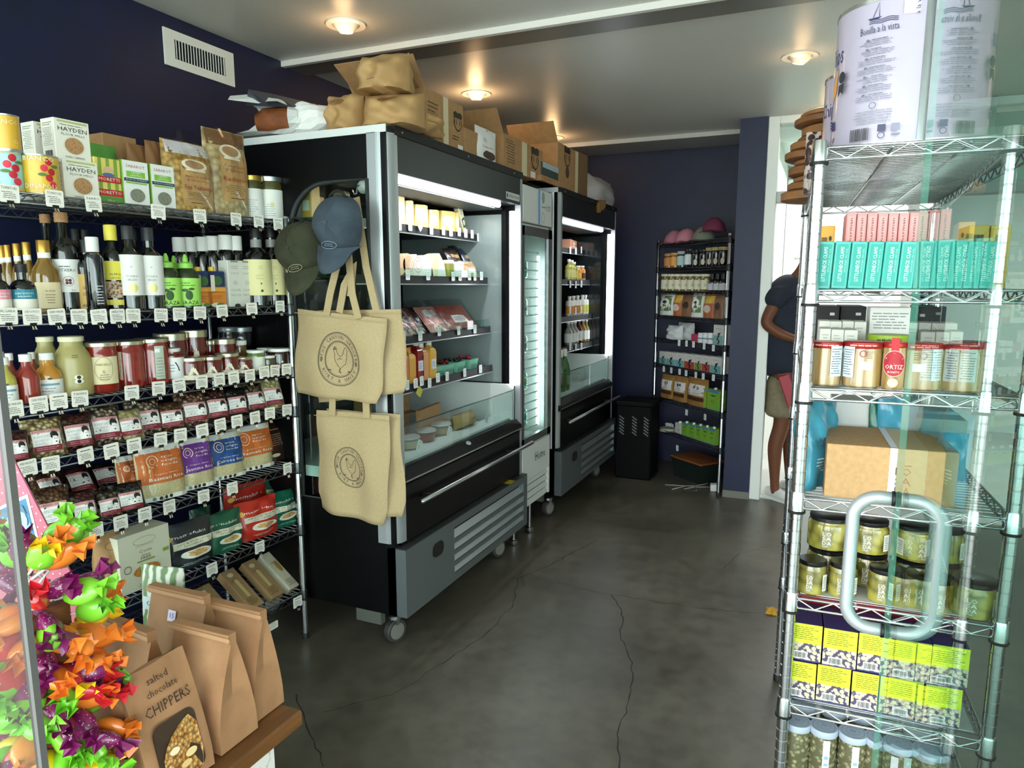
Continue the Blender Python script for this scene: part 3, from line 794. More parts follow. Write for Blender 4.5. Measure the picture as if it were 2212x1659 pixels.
def hayden(xl, xr, yt, z0, d, label, h=None, w=None):
    t, w, h = carton(LF, xl, xr, yt, z0, d, .062, 'F1EDE0', 'grain_carton', label, 'carton', 'white farro cartons', h=h, w=w)
    deco(t, flat(0), [('r', .002, h * .94, w * .84, h * .05, 'BCC07A'), ('l', .001, h * .86, w * .7, h * .05, 1, '6B6B60'), ('t', .001, h * .75, h * .15, '2C2B29', 'HAYDEN', w * .82), ('t', .001, h * .63, h * .075, '4A4945', 'FLOUR MILLS', w * .66),
        ('e', .002, h * .36, w * .31, h * .235, 'E8E2D0'), ('e', .002, h * .36, w * .27, h * .205, M('8A5F3C', .7, tex='voronoi', n2='B98B5E', sc=160, ramp=(0, .5))), ('t', .002, h * .07, h * .07, '4A4945', 'FARRO BERRIES', w * .55)])
    deco(t, side(-w / 2), [('l', -.031, h * .86, .044, h * .1, 2, '6B675E'), ('l', -.031, h * .55, .046, h * .46, 11, '98938A'), ('b', -.031, h * .14, .034, h * .14)])
    return t, w, h
_, hw, hhh = hayden(138, 213, 347, Z1, .05, 'lower white farro carton with brown grain window on the top shelf')
hayden(121, 190, 237, Z1 + hhh, .065, 'upper white farro carton with green stripe standing on another carton', h=hhh, w=hw)
hayden(70, 140, 360, Z1, .15, 'white farro carton mostly hidden behind the yellow tin', h=hhh, w=hw)
hayden(79, 145, 250, Z1 + hhh, .17, 'white farro carton stacked at the back, its printed side showing', h=hhh, w=hw)
pouch(LF, 188, 256, 312, Z1, .30, .07, '5FA044', 'green_bag', 'plain bright green bag behind the striped polenta pack', kind='full')
t, w, h = carton(LF, 206, 262, 342, Z1, .06, .05, 'E6D173', 'polenta_pack', 'green and yellow striped polenta pack with red banners', 'packet')
deco(t, flat(0), [('r', -w * .30 + k * w * .30, h * .6, w * .13, h * .8, '7FA23C') for k in range(3)] + [('e', 0, h * .72, w * .2, h * .1, 'D8B58A'), ('e', 0, h * .63, w * .24, h * .05, '4E6E9A'), ('r', 0, h * .53, w * .92, h * .13, 'B8252C'), ('t', 0, h * .53, h * .1, 'F4E8C8', 'MORETTI', w * .8), ('r', 0, h * .24, w, h * .14, 'B8252C'), ('t', 0, h * .24, h * .1, 'F4E8C8', 'FIORETTO', w * .88), ('r', 0, h * .08, w, h * .16, '5C8F3B'), ('t', 0, h * .07, h * .05, 'E9E6C0', '500 g', w * .25)])
carton(LF, 228, 300, 293, Z1, .34, .1, CARD, 'cardboard_tray', 'flat brown cardboard tray behind the polenta on the top shelf')
for k, (a, b, y) in enumerate(((266, 322, 348), (327, 378, 357))):
    t, w, h = carton(LF, a, b, y, Z1, .055, .052, '7FB23C', 'lentil_carton', ('white and green lentil carton beside the striped polenta pack', 'white and green lentil carton beside the tagliatelle bag')[k], 'carton', 'lentil cartons')
    deco(t, flat(0), [('r', 0, h / 2, w * .97, h * .985, 'F0EFEA'), ('t', 0, h * .87, h * .085, 'A8465A', 'SABAROT', w * .72), ('r', 0, h * .70, w * .72, h * .13, '86C03F'), ('t', 0, h * .735, h * .055, 'F2F6E6', 'GREEN', w * .36), ('t', 0, h * .675, h * .055, 'F2F6E6', 'LENTILS', w * .44), ('r', 0, h * .575, w * .94, h * .07, '1F3F55'), ('t', 0, h * .575, h * .04, 'F0EFEA', 'PRODUCT OF FRANCE', w * .8), ('r', 0, h * .51, w * .8, h * .03, '86C03F'), ('e', 0, h * .24, w * .29, h * .15, M('4A4A40', .7, tex='voronoi', n2='8A8A78', sc=220, ramp=(0, .5))), ('r', 0, h * .02, w * .3, h * .03, '2B2B2B')])
for k, (a, b, y, d) in enumerate(((278, 318, 312, .27), (318, 352, 305, .24))):
    pouch(LF, a, b, y, Z1, d, .07, M('8C6239', .6), 'kraft_bag', ('shiny brown paper bag behind the first lentil carton', 'shiny brown paper bag between lentils and tagliatelle, at the back')[k], kind='full', prints=lambda w, h: [('o', 0, h * .6, .012, .016, .0015, 'D8C49A'), ('l', 0, h * .35, w * .5, h * .12, 3, 'D8C49A')])
PASTA = M('D9AE5C', .55, tex='voronoi', n2='8A6428', sc=55, ramp=(.1, .75), bump=.5, name='dry_pasta')
PASTA2 = M('D2BC8C', .55, tex='voronoi', n2='8F7748', sc=48, ramp=(.1, .8), bump=.5, name='dry_radiatori')
def pastabag(xl, xr, yt, d, mat, lo, top, label, word, sub):
    t, w, h = pouch(LF, xl, xr, yt, Z1, d, .085, mat, 'pasta_bag', label, 'bag', 'tall pasta bags on the top shelf', kind='full', prints=lambda w, h: [
        ('r', 0, h * .90, w * .92, h * .18, top), ('r', w * .05, h * lo, w * .66, h * (.62 if lo < .5 else .66), 'C49A62'), ('e', 0, h * (lo + .27), w * .26, h * .085, 'F1E6CC'), ('e', 0, h * (lo + .275), w * .2, h * .06, 'B98E66'), ('r', 0, h * (lo + .19), w * .4, h * .025, 'F1E6CC'),
        ('t', w * .04, h * (lo + .10), h * .04, 'A8352A', 'Paste di Semola', w * .5), ('t', w * .04, h * (lo + .05), h * .04, 'A8352A', 'di Grano Duro', w * .46), ('t', w * .05, h * (lo - .05), h * .075, 'A8352A', word, w * .58), ('l', w * .05, h * (lo - .17), w * .5, h * .12, 5, '8A6A44'), ('l', w * .05, h * (lo - .27), w * .4, h * .03, 1, '4A3A26')])
    me, _ = pouchmesh(w * 1.03, h * 1.02, .092, 5, 'full', wr=.004); obj('film', me, FILM, t)
    return t
pastabag(350, 455, 308, .09, PASTA, .40, 'D9D2D6', 'clear bag of egg tagliatelle with tan label, top shelf', 'Egg Tagliatelle', '')
pastabag(440, 530, 283, .09, PASTA2, .48, '7A5534', 'clear bag of radiatori pasta with tall tan label, top shelf', 'Radiatori', '')
pouch(LF, 386, 446, 284, Z1, .28, .06, FILM, 'clear_bag', 'crumpled clear cellophane bag top sticking up behind the pasta', kind='full', wr=.009)
OLIVEF = M('4A4A1E', .12, coat=.8)
jar(LF, 522, 562, 381, Z1, .10, 'pickle_jar', 'white labelled jar with gold lid on the top shelf end', OLIVEF, M('C9A94E', .3, .8), (.05, .70, 'EDEDE6', 120), [('l', 0, .05, .05, .05, 6, 'B9BDB8')], 'jars at the end of the top shelf')
jar(LF, 560, 605, 384, Z1, .09, 'pickle_jar', 'white labelled jar with silver lid on the top shelf end', OLIVEF, STEEL, (.05, .70, 'EDEDE6', 120), [('r', .0, .06, .012, .02, 'E6DC8A'), ('l', -.008, .04, .04, .05, 6, 'B9BDB8')], 'jars at the end of the top shelf')

# ---------------------------------------------------------------- second shelf (bottles)
GOLDG = M('7A5A16', .08, coat=1, name='amber_glass'); GOLD = M('B98D3F', .3, .7); CORK = M('B78A62', .8, n2='A0724C', sc=80)
for k, (a, b, y, d) in enumerate(((-4, 22, 530, .20), (10, 34, 529, .19), (28, 56, 526, .17), (48, 78, 523, .14))):
    bottle(LF, a, b, y, Z2, d, 'vinegar_bottle', 'gold capped amber vinegar bottle, %s from the rack end' % ORD[k], 'mix', GOLDG, (GOLD, .18, 1.15), group='gold capped amber bottles', neck=.5, neckmat=WHITE)
bottle(LF, 70, 128, 519, Z2, .10, 'vinegar_bottle', 'gold capped amber bottle with cream label in front of its row', 'mix', GOLDG, (GOLD, .17, 1.12), (.06, .42, 'E7D6AE', 55), [('t', .003, .062, .008, '5A4A2A', 'ALVEAR', .026), ('l', .003, .04, .026, .03, 4, '8A7A52')], group='gold capped amber bottles', neck=.42, neckmat=WHITE)
for k, (a, b, c, lb) in enumerate(((-24, 20, 'D98A98', 'rounded dark bottle with pink label at the rack end'), (22, 76, '2F7F93', 'rounded dark bottle with teal balsamic label'))):
    bottle(LF, a, b, 570, Z2, .04, 'balsamic_bottle', lb, 'round', GLASSD, ('0E0E0F', .17, 1.25), (.08, .42, 'E8E2D4', 80), [('r', 0, .054, .07, .026, c), ('t', 0, .056, .007, 'E8F2F2', 'AGRO DI MOSTO', .046), ('t', 0, .048, .006, 'E8F2F2', 'BALSAMIC', .032)], group='rounded balsamic bottles')
bottle(LF, 84, 128, 463, Z2, .22, 'cider_bottle', 'tall corked bottle standing behind the white labelled one', 'wine', GLASSD, (CORK, .09, 1.25), capname='cork')
bottle(LF, 112, 168, 459, Z2, .11, 'cider_bottle', 'tall corked dark bottle with white label and red rosette', 'wine', GLASSD, (CORK, .10, 1.25), (.20, .53, 'E9E8E4', 75), [('l', 0, .133, .045, .012, 1, '8A8A8A'), ('t', 0, .122, .012, '2B2B2B', 'ETXERO', .046), ('o', 0, .09, .015, .015, .002, 'B9A4A0'), ('e', -.004, .093, .004, .004, '9A2F3A'), ('e', .004, .093, .004, .004, '2B2B3A'), ('e', -.004, .085, .004, .004, '2B2B3A'), ('e', .004, .085, .004, .004, '9A2F3A'), ('t', .012, .064, .006, '6A6A6A', 'Fino', .012)], capname='cork')
for k, (a, b, y, d) in enumerate(((158, 180, 495, .27), (178, 200, 496, .26), (236, 262, 492, .26), (280, 306, 494, .25))):
    bottle(LF, a, b, y, Z2, d, 'oil_bottle', 'plain dark bottle at the back of the bottle shelf, %s of four' % ORD[k], 'wine', GLASSD, ('141415', .14, 1.1), group='plain dark bottles at the back', w=.062)
bottle(LF, 165, 212, 518, Z2, .08, 'sherry_bottle', 'dark bottle with tan hand drawn label between corked and white capped bottles', 'wine', GLASSD, ('141415', .18, 1.1), (.04, .52, 'C9A463', 70), [('t', -.006, .07, .012, '3A2A18', 'GILL', .028), ('s', [(.012, .09), (.018, .08), (.010, .072), (.02, .062)], .003, '2B2018'), ('l', 0, .052, .04, .01, 2, '6A5434'), ('t', 0, .018, .012, '2B2018', 'ALVEAR', .046)])
bottle(LF, 184, 224, 512, Z2, .05, 'oil_bottle', 'clear dark bottle with white screw cap and white printing', 'square', M('0C0D12', .05, coat=1), ('E3E2DE', .20, 1.25), None, [('l', .008, .05, .02, .06, 7, 'C9CCD2')], neck=.5)
bottle(LF, 222, 266, 486, Z2, .07, 'oil_bottle', 'dark bottle with bright yellow stopper and yellow label', 'wine', GLASSD, ('E2D04C', .18, 1.45), (.36, .58, 'E5D94F', 75), [('t', 0, .112, .009, '3A3A1A', 'ALBEQ', .032), ('t', 0, .100, .008, '3A3A1A', 'LIMON', .026), ('r', 0, .065, .058, .05, M('4A3626', .6, tex='voronoi', n2='C9A98A', sc=130, ramp=(.2, .7))), ('r', 0, .026, .058, .016, 'E0CE5C')], capname='stopper')
for k, (a, b) in enumerate(((256, 304), (299, 347))):
    bottle(LF, a, b, 488 + 4 * k, Z2, .045, 'olive_oil_bottle', 'tall white labelled olive oil bottle with pale gold disc, %s from the green squeeze bottles' % ('second', 'first')[k], 'wine', GLASSD, ('2A2B2D', .16, 1.2), (.18, .66, 'E6E4E0', 85), [('t', 0, .135, .005, '6A6A6A', 'B', .005), ('t', 0, .106, .009, '8A8782', 'TONDA', .034), ('t', 0, .095, .009, '8A8782', 'IBLEA', .026), ('e', 0, .07, .0145, .0145, M('E6DC86', .3, .3)), ('l', 0, .043, .036, .008, 2, '9A9792')], group='white labelled olive oil bottles')
GRZ = M('26331A', .25, coat=.3); GRL = 'A4DC62'
for k, (a, b, y, d) in enumerate(((337, 385, 547, .05), (379, 426, 549, .045), (330, 372, 552, .16), (358, 398, 552, .15))):
    t, r, h = bottle(LF, a, b, y, Z2, d, 'squeeze_bottle', ('green squeeze bottle of olive oil beside the white labelled bottles', 'green squeeze bottle of olive oil beside the small oil tins', 'green squeeze bottle at the back, further from the tins', 'green squeeze bottle at the back, nearer the tins')[k], 'squeeze', GRZ, None, (.06, .56, GRL, 100), [('l', 0, .082, .05, .016, 2, '3F6A2A'), ('e', 0, .045, .012, .016, '2F4F24'), ('e', -.012, .062, .011, .005, '2F4F24'), ('e', .008, .066, .01, .004, '2F4F24'), ('t', 0, .02, .018, '1E2B1A', 'GRAZA', .058)] if k < 2 else [], group='green squeeze bottles of oil')
    obj('cap', lathe([(r * .55, h * .74), (r * .55, h * .83), (r * .42, h * .845), (r * .22, h * .86), (r * .2, h * .93), (r * .1, h * .99), (r * .06, h)], 14), M('93D455', .45), t)
for k, (a, b) in enumerate(((418, 458), (448, 488))):
    s, w, h = LF.fit(a, b, 577, Z2, .05)
    t = put(LF, s, .05, Z2, 'oil_tin', ('orange and blue oil tin with yellow cap beside the squeeze bottle', 'orange and blue oil tin with yellow cap beside the white carton')[k], 'tin', 'orange and blue oil tins')
    obj('body', box(-w / 2, w / 2, 0, .045, 0, h * .9, .004), M('33416F', .35, .3), t)
    obj('cap', lathe([(.011, h * .9), (.011, h), (.009, h * 1.01)], 12), M('E3BE2C', .4), t, (0, .022, 0))
    deco(t, flat(0), [('r', 0, h * .28, w * .96, h * .46, 'DF8A32'), ('r', 0, h * .44, w * .96, h * .08, 'E9A94A'), ('e', .004, h * .66, w * .26, h * .12, '3F6B3A'), ('r', -w * .22, h * .6, w * .22, h * .4, 'E8DCCB'), ('t', 0, h * .38, h * .05, 'A5431F', 'CASTILLO', w * .8), ('l', 0, h * .26, w * .6, h * .1, 2, 'B5571F'), ('e', -.006, h * .06, w * .3, h * .06, 'E9E2D2'), ('e', .01, h * .07, w * .2, h * .05, '6E8A4A')])
for k, (a, b, y, d) in enumerate(((379, 402, 513, .20), (402, 424, 513, .20), (426, 450, 512, .20), (450, 476, 510, .18), (478, 502, 508, .12), (500, 522, 510, .11))):
    t, r, h = bottle(LF, a - 5, b + 5, y, Z2, d, 'white_capped_bottle', 'dark oil bottle with broad white cap, %s from the squeeze bottles' % ORD[k], 'square', GLASSD, ('E4E2DD', .21, 1.06), None, [('r', 0, .1, .03, .05, 'D8D8D2')] if k < 4 else [], group='dark bottles with broad white caps', neck=.66)
t, w, h = carton(LF, 494, 547, 563, Z2, .05, .05, 'E2E1D6', 'oil_carton', 'white paired oil carton with grey printing on the bottle shelf', 'carton')
for sx in (-1, 1): deco(t, flat(0), [('r', sx * w * .24, h * .975, w * .3, h * .03, '8A8A86'), ('l', sx * w * .24, h * .85, w * .3, h * .08, 2, 'A9A8A0'), ('t', sx * w * .24, h * .72, h * .06, '9A9990', '100%', w * .3), ('e', sx * w * .24, h * .52, w * .1, h * .05, 'CFCFC4'), ('t', sx * w * .24, h * .36, h * .065, '9A9A92', 'OLIVE', w * .38), ('t', sx * w * .24, h * .25, h * .065, '9A9A92', 'TRUCK', w * .42), ('e', sx * w * .2, h * .02, w * .12, h * .05, '3A3C36')])
deco(t, side(-w / 2), [('l', -.025, h * .55, .03, h * .6, 14, 'A9A8A0'), ('l', -.025, h * .15, .02, h * .1, 6, '4A4A46')])
for k, (a, b) in enumerate(((532, 578), (566, 608))):
    bottle(LF, a, b, 494, Z2, .06, 'olive_oil_bottle', ('tall dark oil bottle with pale yellow label beside the white carton', 'tall dark oil bottle with pale yellow label nearest the rack post')[k], 'wine', GLASSD, ('161616', .12, 1.1), (.14, .60, 'E2D9A0', 70), [('o', .004, .145, .006, .006, .001, '8A8A4A'), ('l', 0, .11, .03, .02, 3, 'B9B47A'), ('e', .004, .085, .003, .004, '6A6A3A'), ('e', .006, .058, .005, .005, '4A4A2A')], group='dark oil bottles with pale yellow labels', neckmat=M('8A8A88', .4))
# ---------------------------------------------------------------- third shelf (mixers, sauces, jams)
WCAP = ('E9E8E4', .15, 1.2)
for k, (a, b, y, d, c, lb) in enumerate(((-14, 34, 772, .045, 'B9AF4A', 'pale yellow mixer bottle with white cap at the rack end'), (33, 84, 765, .055, '8E2A1E', 'red mixer bottle with white cap beside the yellow one'), (76, 131, 762, .075, 'C2832C', 'orange mixer bottle with white cap and white label'),
        (8, 40, 763, .15, '7A2A20', 'red mixer bottle at the back, nearest the rack end'), (58, 86, 761, .15, '9A3A24', 'red mixer bottle at the back, nearest the cream bottles'), (-16, 22, 760, .22, 'A89A4A', 'yellow mixer bottle at the very back corner'))):
    bottle(LF, a, b, y, Z3, d, 'mixer_bottle', lb, 'mix', M(c, .15, coat=.8), WCAP, (.05, .44, 'EDEDE8', 80) if k != 1 else None, [('e', 0, .062, .006, .003, '3A4A4A'), ('r', 0, .045, .05, .006, '7FA0AE'), ('l', 0, .03, .045, .015, 2, '8A9AA0')] if k in (0, 2) else [], group='white capped mixer bottles', neck=.42)
CREAM = M('A59A62', .4, coat=.3)
for k, (a, b, y, d) in enumerate(((76, 128, 727, .16), (121, 194, 726, .08))):
    bottle(LF, a, b, y, Z3, d, 'cream_bottle', ('tall cream bottle half hidden behind the mixers', 'tall cream bottle with two black dots beside the red sauce jars')[k], 'jug', CREAM, ('DCD6B4', .085, 1.12), None, [('l', .004, .12, .022, .012, 2, '4A4630'), ('e', .006, .058, .012, .007, 'EDE9D2'), ('e', .006, .046, .012, .007, 'EDE9D2'), ('e', .006, .058, .0055, .0055, '1E1C18'), ('e', .006, .046, .0055, .0055, '1E1C18')] if k else [], group='tall cream bottles', neck=.6)
SAUCE = M('7E1A12', .12, n2='92261A', sc=50, coat=.8, name='tomato_sauce'); LIDG = M('C6BFA6', .25, .8)
jar(LF, 186, 252, 738, Z3, .07, 'sauce_jar', 'tall red sauce jar with cream square label', SAUCE, LIDG, (.18, .72, 'DDD0A6', 52), [('o', 0, .075, .026, .037, .0015, '9A8E6A'), ('t', 0, .088, .009, '4A4030', 'MARCELLO', .04), ('t', 0, .066, .012, '4A4030', 'IL', .008), ('l', 0, .05, .034, .02, 3, '7A6E4E')], 'tall red sauce jars', .09)
jar(LF, 240, 308, 735, Z3, .09, 'sauce_jar', 'tall red sauce jar with its cream label turned aside', SAUCE, LIDG, None, [('r', -.03, .075, .018, .09, 'D5C9A4'), ('t', -.032, .09, .009, '4A4030', "ANO'S", .02), ('l', -.032, .06, .014, .03, 3, '7A6E4E')], 'tall red sauce jars', .09)
jar(LF, 297, 360, 730, Z3, .09, 'sauce_jar', 'tall red sauce jar with pale green side label', SAUCE, LIDG, None, [('r', .016, .075, .03, .11, 'B9C2B2'), ('r', .01, .115, .016, .012, 'EDEDEA'), ('l', .016, .06, .024, .07, 7, '8A9486')], 'tall red sauce jars', .09)
jar(LF, 352, 393, 752, Z3, .075, 'ketchup_bottle', 'small red condiment bottle with white label', M('6E1C14', .15, coat=.7), M('E6E4DE', .5), (.12, .74, 'EDEDEB', 75), [('s', [(.004, .07), (.012, .055), (.016, .04)], .004, '4A2A3A'), ('l', -.006, .05, .018, .03, 3, '9A9A9A')], neck=.7, lidr=.75, lidh=.1)
JAM = M('5E0E0A', .12, coat=.8); TAUPE = M('8A7E62', .4, .3)
def jam(xl, xr, yt, z0, d, lb, fill=JAM, h=None, leaf=True):
    t, r, h = jar(LF, xl, xr, yt, z0, d, 'jam_jar', lb, fill, LIDG, (.06, .26, 'E3DFC6', 110), (), 'jam jars with scalloped cream labels', .16, h=h, neck=.94)
    if leaf:
        pts = [(-.018 + .036 * i / 10, h * .24 + (.4 * h * math.sin(math.pi * i / 10)) * (1 if i % 2 else .8)) for i in range(11)]
        deco(t, round_(r + .0009), [('p', [(-.018, h * .2)] + pts + [(.018, h * .2)], 'E8E2C6')])
    return t, r, h
_, _, jh = jam(389, 437, 771, Z3, .055, 'front jam jar with scalloped label, first after the red condiment bottle')
jam(433, 475, 769, Z3, .055, 'front jam jar with scalloped label, second after the red condiment bottle')
jam(472, 511, 762, Z3, .06, 'front jam jar with scalloped label, third after the red condiment bottle')
jam(508, 541, 768, Z3, .05, 'small front jam jar beside the green jar', h=.062)
jam(340, 400, 719, Z3, .16, 'taller jam jar at the back beside the tallest sauce jar')
jam(397, 443, 712, Z3, .15, 'taller jam jar at the back, the one further along')
jam(462, 506, 731, Z3, .15, 'jam jar at the back behind the third front one')
jam(443, 464, 735, Z3, .17, 'narrow dark jam jar at the back between two others', leaf=False)
jar(LF, 538, 567, 756, Z3, .055, 'relish_jar', 'small green relish jar with white lid and label', M('5C7A2E', .15, coat=.7), WHITE, (.1, .7, 'E6E8DE', 70), (), None, .12)
jar(LF, 505, 530, 735, Z3, .16, 'honey_jar', 'small white lidded jar at the back of the jam shelf', M('6A4A1A', .15, coat=.7), WHITE, None, (), None, .16)
jar(LF, 565, 590, 768, Z3, .05, 'spread_jar', 'small dark jar with white lid beside the green relish', M('4E4A2A', .15, coat=.7), WHITE, None, (), 'white lidded jars at the jam shelf end', .16)
jar(LF, 585, 621, 752, Z3, .05, 'spread_jar', 'dark spread jar with white lid nearest the rack post', M('2A120C', .15, coat=.7), WHITE, None, [('e', .004, .03, .004, .004, 'D8CDB0')], 'white lidded jars at the jam shelf end', .15)
jar(LF, 560, 586, 751, Z3, .13, 'spread_jar', 'white lidded jar behind the green relish jar', M('3A3A2A', .15, coat=.7), WHITE, None, (), 'white lidded jars at the jam shelf end', .14)
for k, (a, b) in enumerate(((478, 510), (503, 540))):
    jar(LF, a, b, 706, Z3, .26, 'spice_jar', ('tall clear jar at the back with dark lid, further from the post', 'tall clear jar at the back with dark lid, nearer the post')[k], M('1A1C1E', .1, coat=.9), M('9A9C9E', .35, .6), None, (), 'tall clear jars at the back')

# ---------------------------------------------------------------- fourth and fifth shelves: bean bags
MARO = '7A1F2B'
def beanmat(a, b, c, sc=85): return M(a, .4, tex='voronoi', n2=b, sc=sc, ramp=(.05, .62), bump=.8, bd=.006, cells=(c, 'FFFFFF'), coat=.35)
BM = {'cream': beanmat('E6D8B0', '6A5A34', 'D8C490'), 'red': beanmat('6E2A1E', '1E0A08', '9A5040'), 'spot': beanmat('E2D2B4', '3A2A20', '4A2A20'), 'brown': beanmat('8A6238', '2E1C0E', 'B08050'), 'black': beanmat('1A1818', '050505', '3A3838'), 'pinto': beanmat('C8A888', '4A3020', '6E3020'), 'lima': beanmat('E2DCB8', '8A825A', 'EAE6C8', 60), 'mix': beanmat('9A8A6A', '1E1612', '2E2420')}
def beanlabel(w, h, cz, sc=1.0):
    W, Hh = w * .66 * sc, h * .54
    return [('r', 0, h * cz, W, Hh, 'EEEAE6'), ('r', 0, h * cz + Hh * .43, W, Hh * .15, 'D9A0A0'), ('t', 0, h * cz + Hh * .43, Hh * .1, MARO, 'RANCHO GORDO', W * .92), ('r', 0, h * cz - Hh * .37, W, Hh * .26, MARO), ('l', 0, h * cz - Hh * .37, W * .8, Hh * .16, 2, 'C98A90'),
        ('t', -W * .16, h * cz + Hh * .18, Hh * .17, 'A9B4B6', 'RANCHO', W * .56), ('t', -W * .2, h * cz, Hh * .17, 'A9B4B6', 'GORDO', W * .48), ('l', -W * .18, h * cz - Hh * .15, W * .5, Hh * .12, 2, '9AA4A6'),
        ('p', [(W * x, h * cz + Hh * y) for x, y in ((.12, .30), (.22, .40), (.38, .36), (.42, .2), (.36, .05), (.30, .16), (.20, .18), (.17, .05), (.12, .12))], '1E1A1A'), ('e', W * .28, h * cz - Hh * .03, W * .12, Hh * .2, 'F0ECE8'), ('e', W * .25, h * cz + Hh * .03, W * .02, Hh * .015, '1E1A1A'), ('e', W * .33, h * cz + Hh * .03, W * .02, Hh * .015, '1E1A1A'), ('e', W * .29, h * cz - Hh * .12, W * .035, Hh * .03, '2B2020')]
def bean(xl, xr, yt, z0, d, m, label, cz=.38, tilt=-.38, h=None, rz=-.25):
    s, w_, h_ = LF.fit(xl, xr, yt, z0, d)
    d -= .035
    return pouch(LF, xl, xr, yt, z0, d, .06, BM[m], 'bean_bag', label, 'bag', 'clear bags of dried beans', 'pillow', lambda w, h: beanlabel(w, h, cz), rz=rz, tilt=tilt, h=(h or h_ / math.cos(tilt) * .98), wr=.002)
for k, (a, b, y, d, m, lb) in enumerate(((-6, 66, 930, .05, 'red', 'bean bag almost all maroon label at the rack end'), (56, 140, 903, .06, 'cream', 'bean bag of cream chickpeas, fourth shelf'), (130, 203, 893, .06, 'red', 'bean bag of red brown beans, fourth shelf'),
        (190, 264, 876, .07, 'spot', 'bean bag of black and white beans, fourth shelf'), (250, 308, 884, .06, 'lima', 'bean bag of pale flat beans beside the black and white ones'), (283, 350, 865, .085, 'spot', 'bean bag of speckled dark beans, fourth shelf middle'), (340, 398, 868, .07, 'brown', 'bean bag of golden brown beans, fourth shelf middle'),
        (390, 450, 848, .07, 'pinto', 'bean bag of pink and white pinto beans, fourth shelf'), (443, 493, 842, .07, 'red', 'bean bag of dark red beans, fourth shelf far half'), (488, 534, 838, .07, 'black', 'bean bag of black beans, fourth shelf'), (530, 572, 828, .08, 'mix', 'bean bag of mottled grey beans, fourth shelf'), (566, 612, 818, .08, 'lima', 'bean bag of white beans nearest the rack post'))):
    bean(a, b, y, Z4, d, m, lb)
pouch(LF, 600, 628, 850, Z4, .10, .05, M('3A1416', .4), 'bean_bag', 'small maroon striped bag beside the rack post, fourth shelf', 'bag', kind='pillow', tilt=-.5, prints=lambda w, h: [('r', 0, h * (.3 + .2 * k), w * .9, h * .07, 'C98A90') for k in range(3)])
for k, (a, b, y, d, m, lb) in enumerate(((72, 158, 1052, .06, 'brown', 'bean bag of large tan beans, fifth shelf'), (150, 212, 1058, .06, 'red', 'bean bag of brick red beans, fifth shelf'), (206, 262, 1056, .06, 'mix', 'bean bag between the red beans and black beans, fifth shelf'), (248, 312, 1040, .05, 'black', 'bean bag of black beans leaning by the orange rice'))):
    bean(a, b, y, Z5, d, m, lb)
for k, (x, y) in enumerate(((120, 1030), (180, 1020), (235, 1010))):
    bean(x - 30, x + 34, y, Z5 + .02, .24 + .03 * k, ('brown', 'red', 'black')[k], 'shadowed bean bag lying at the back of the fifth shelf, %s from the rack end' % ORD[k], tilt=-1.0)
# rice
def rice(xl, xr, yt, d, col, word, label, tilt=-.12, rz=-.15):
    GR = M('D9CFA6', .5, tex='voronoi', n2='B9AB7C', sc=260, ramp=(.1, .7), coat=.4, name='rice_grain')
    def pr(w, h): return [('r', 0, h * .93, w * .9, h * .13, 'D9D8D4'), ('r', 0, h * .60, w * .97, h * .56, col, (8, 6)), ('o', -w * .2, h * .72, w * .13, w * .13, .003, 'E9C9B0'), ('o', -w * .2, h * .72, w * .07, w * .07, .002, 'E9C9B0'), ('t', w * .12, h * .78, h * .06, 'F2E8DE', 'true', w * .26), ('t', w * .14, h * .71, h * .06, 'F2E8DE', 'origin', w * .34), ('t', w * .14, h * .64, h * .06, 'F2E8DE', 'foods', w * .34), ('t', w * .02, h * .48, h * .03, 'F2E8DE', 'Organic White', w * .5), ('t', w * .03, h * .40, h * .085, 'F6F0E8', word, w * .74), ('r', 0, h * .045, w * .9, h * .08, 'E6E4DE'), ('e', -w * .3, h * .05, .006, .006, '4F8A7A'), ('e', -w * .18, h * .05, .006, .006, '2B2B2B'), ('e', -w * .06, h * .05, .006, .006, '2B2B2B'), ('e', w * .06, h * .05, .006, .006, '2B2B2B')]
    return pouch(LF, xl, xr, yt, Z5, d, .075, GR, 'rice_bag', label, 'bag', 'bags of rice', 'stand', pr, rz=rz, tilt=tilt, wr=.004)
rice(258, 306, 985, .16, 'B55A22', 'Basmati Rice', 'orange rice bag turned aside behind the first orange one')
rice(302, 393, 962, .07, 'C4662A', 'Basmati Rice', 'orange basmati rice bag next to the purple bag')
rice(384, 456, 946, .08, '6A2F8A', 'Jasmine Rice', 'purple jasmine rice bag')
rice(450, 521, 937, .09, '1F4A8A', 'Calrose Rice', 'blue calrose rice bag with folded top')
rice(502, 583, 920, .10, 'C9692A', 'Basmati Rice', 'orange basmati rice bag nearest the rack post')
pouch(LF, 566, 628, 905, Z5, .12, .06, M('2E1712', .35, coat=.3), 'pasta_bag', 'dark brown clear pasta bag in the fifth shelf corner', 'bag', kind='full', tilt=-.2, prints=lambda w, h: [('t', -w * .1, h * .75, h * .06, 'C9A27A', 'Paste', w * .4), ('l', 0, h * .5, w * .6, h * .3, 6, '9A7A5A'), ('e', -w * .2, h * .14, w * .14, h * .04, 'D9C9A0'), ('r', w * .3, h * .3, w * .2, h * .08, 'D8D0C0')])

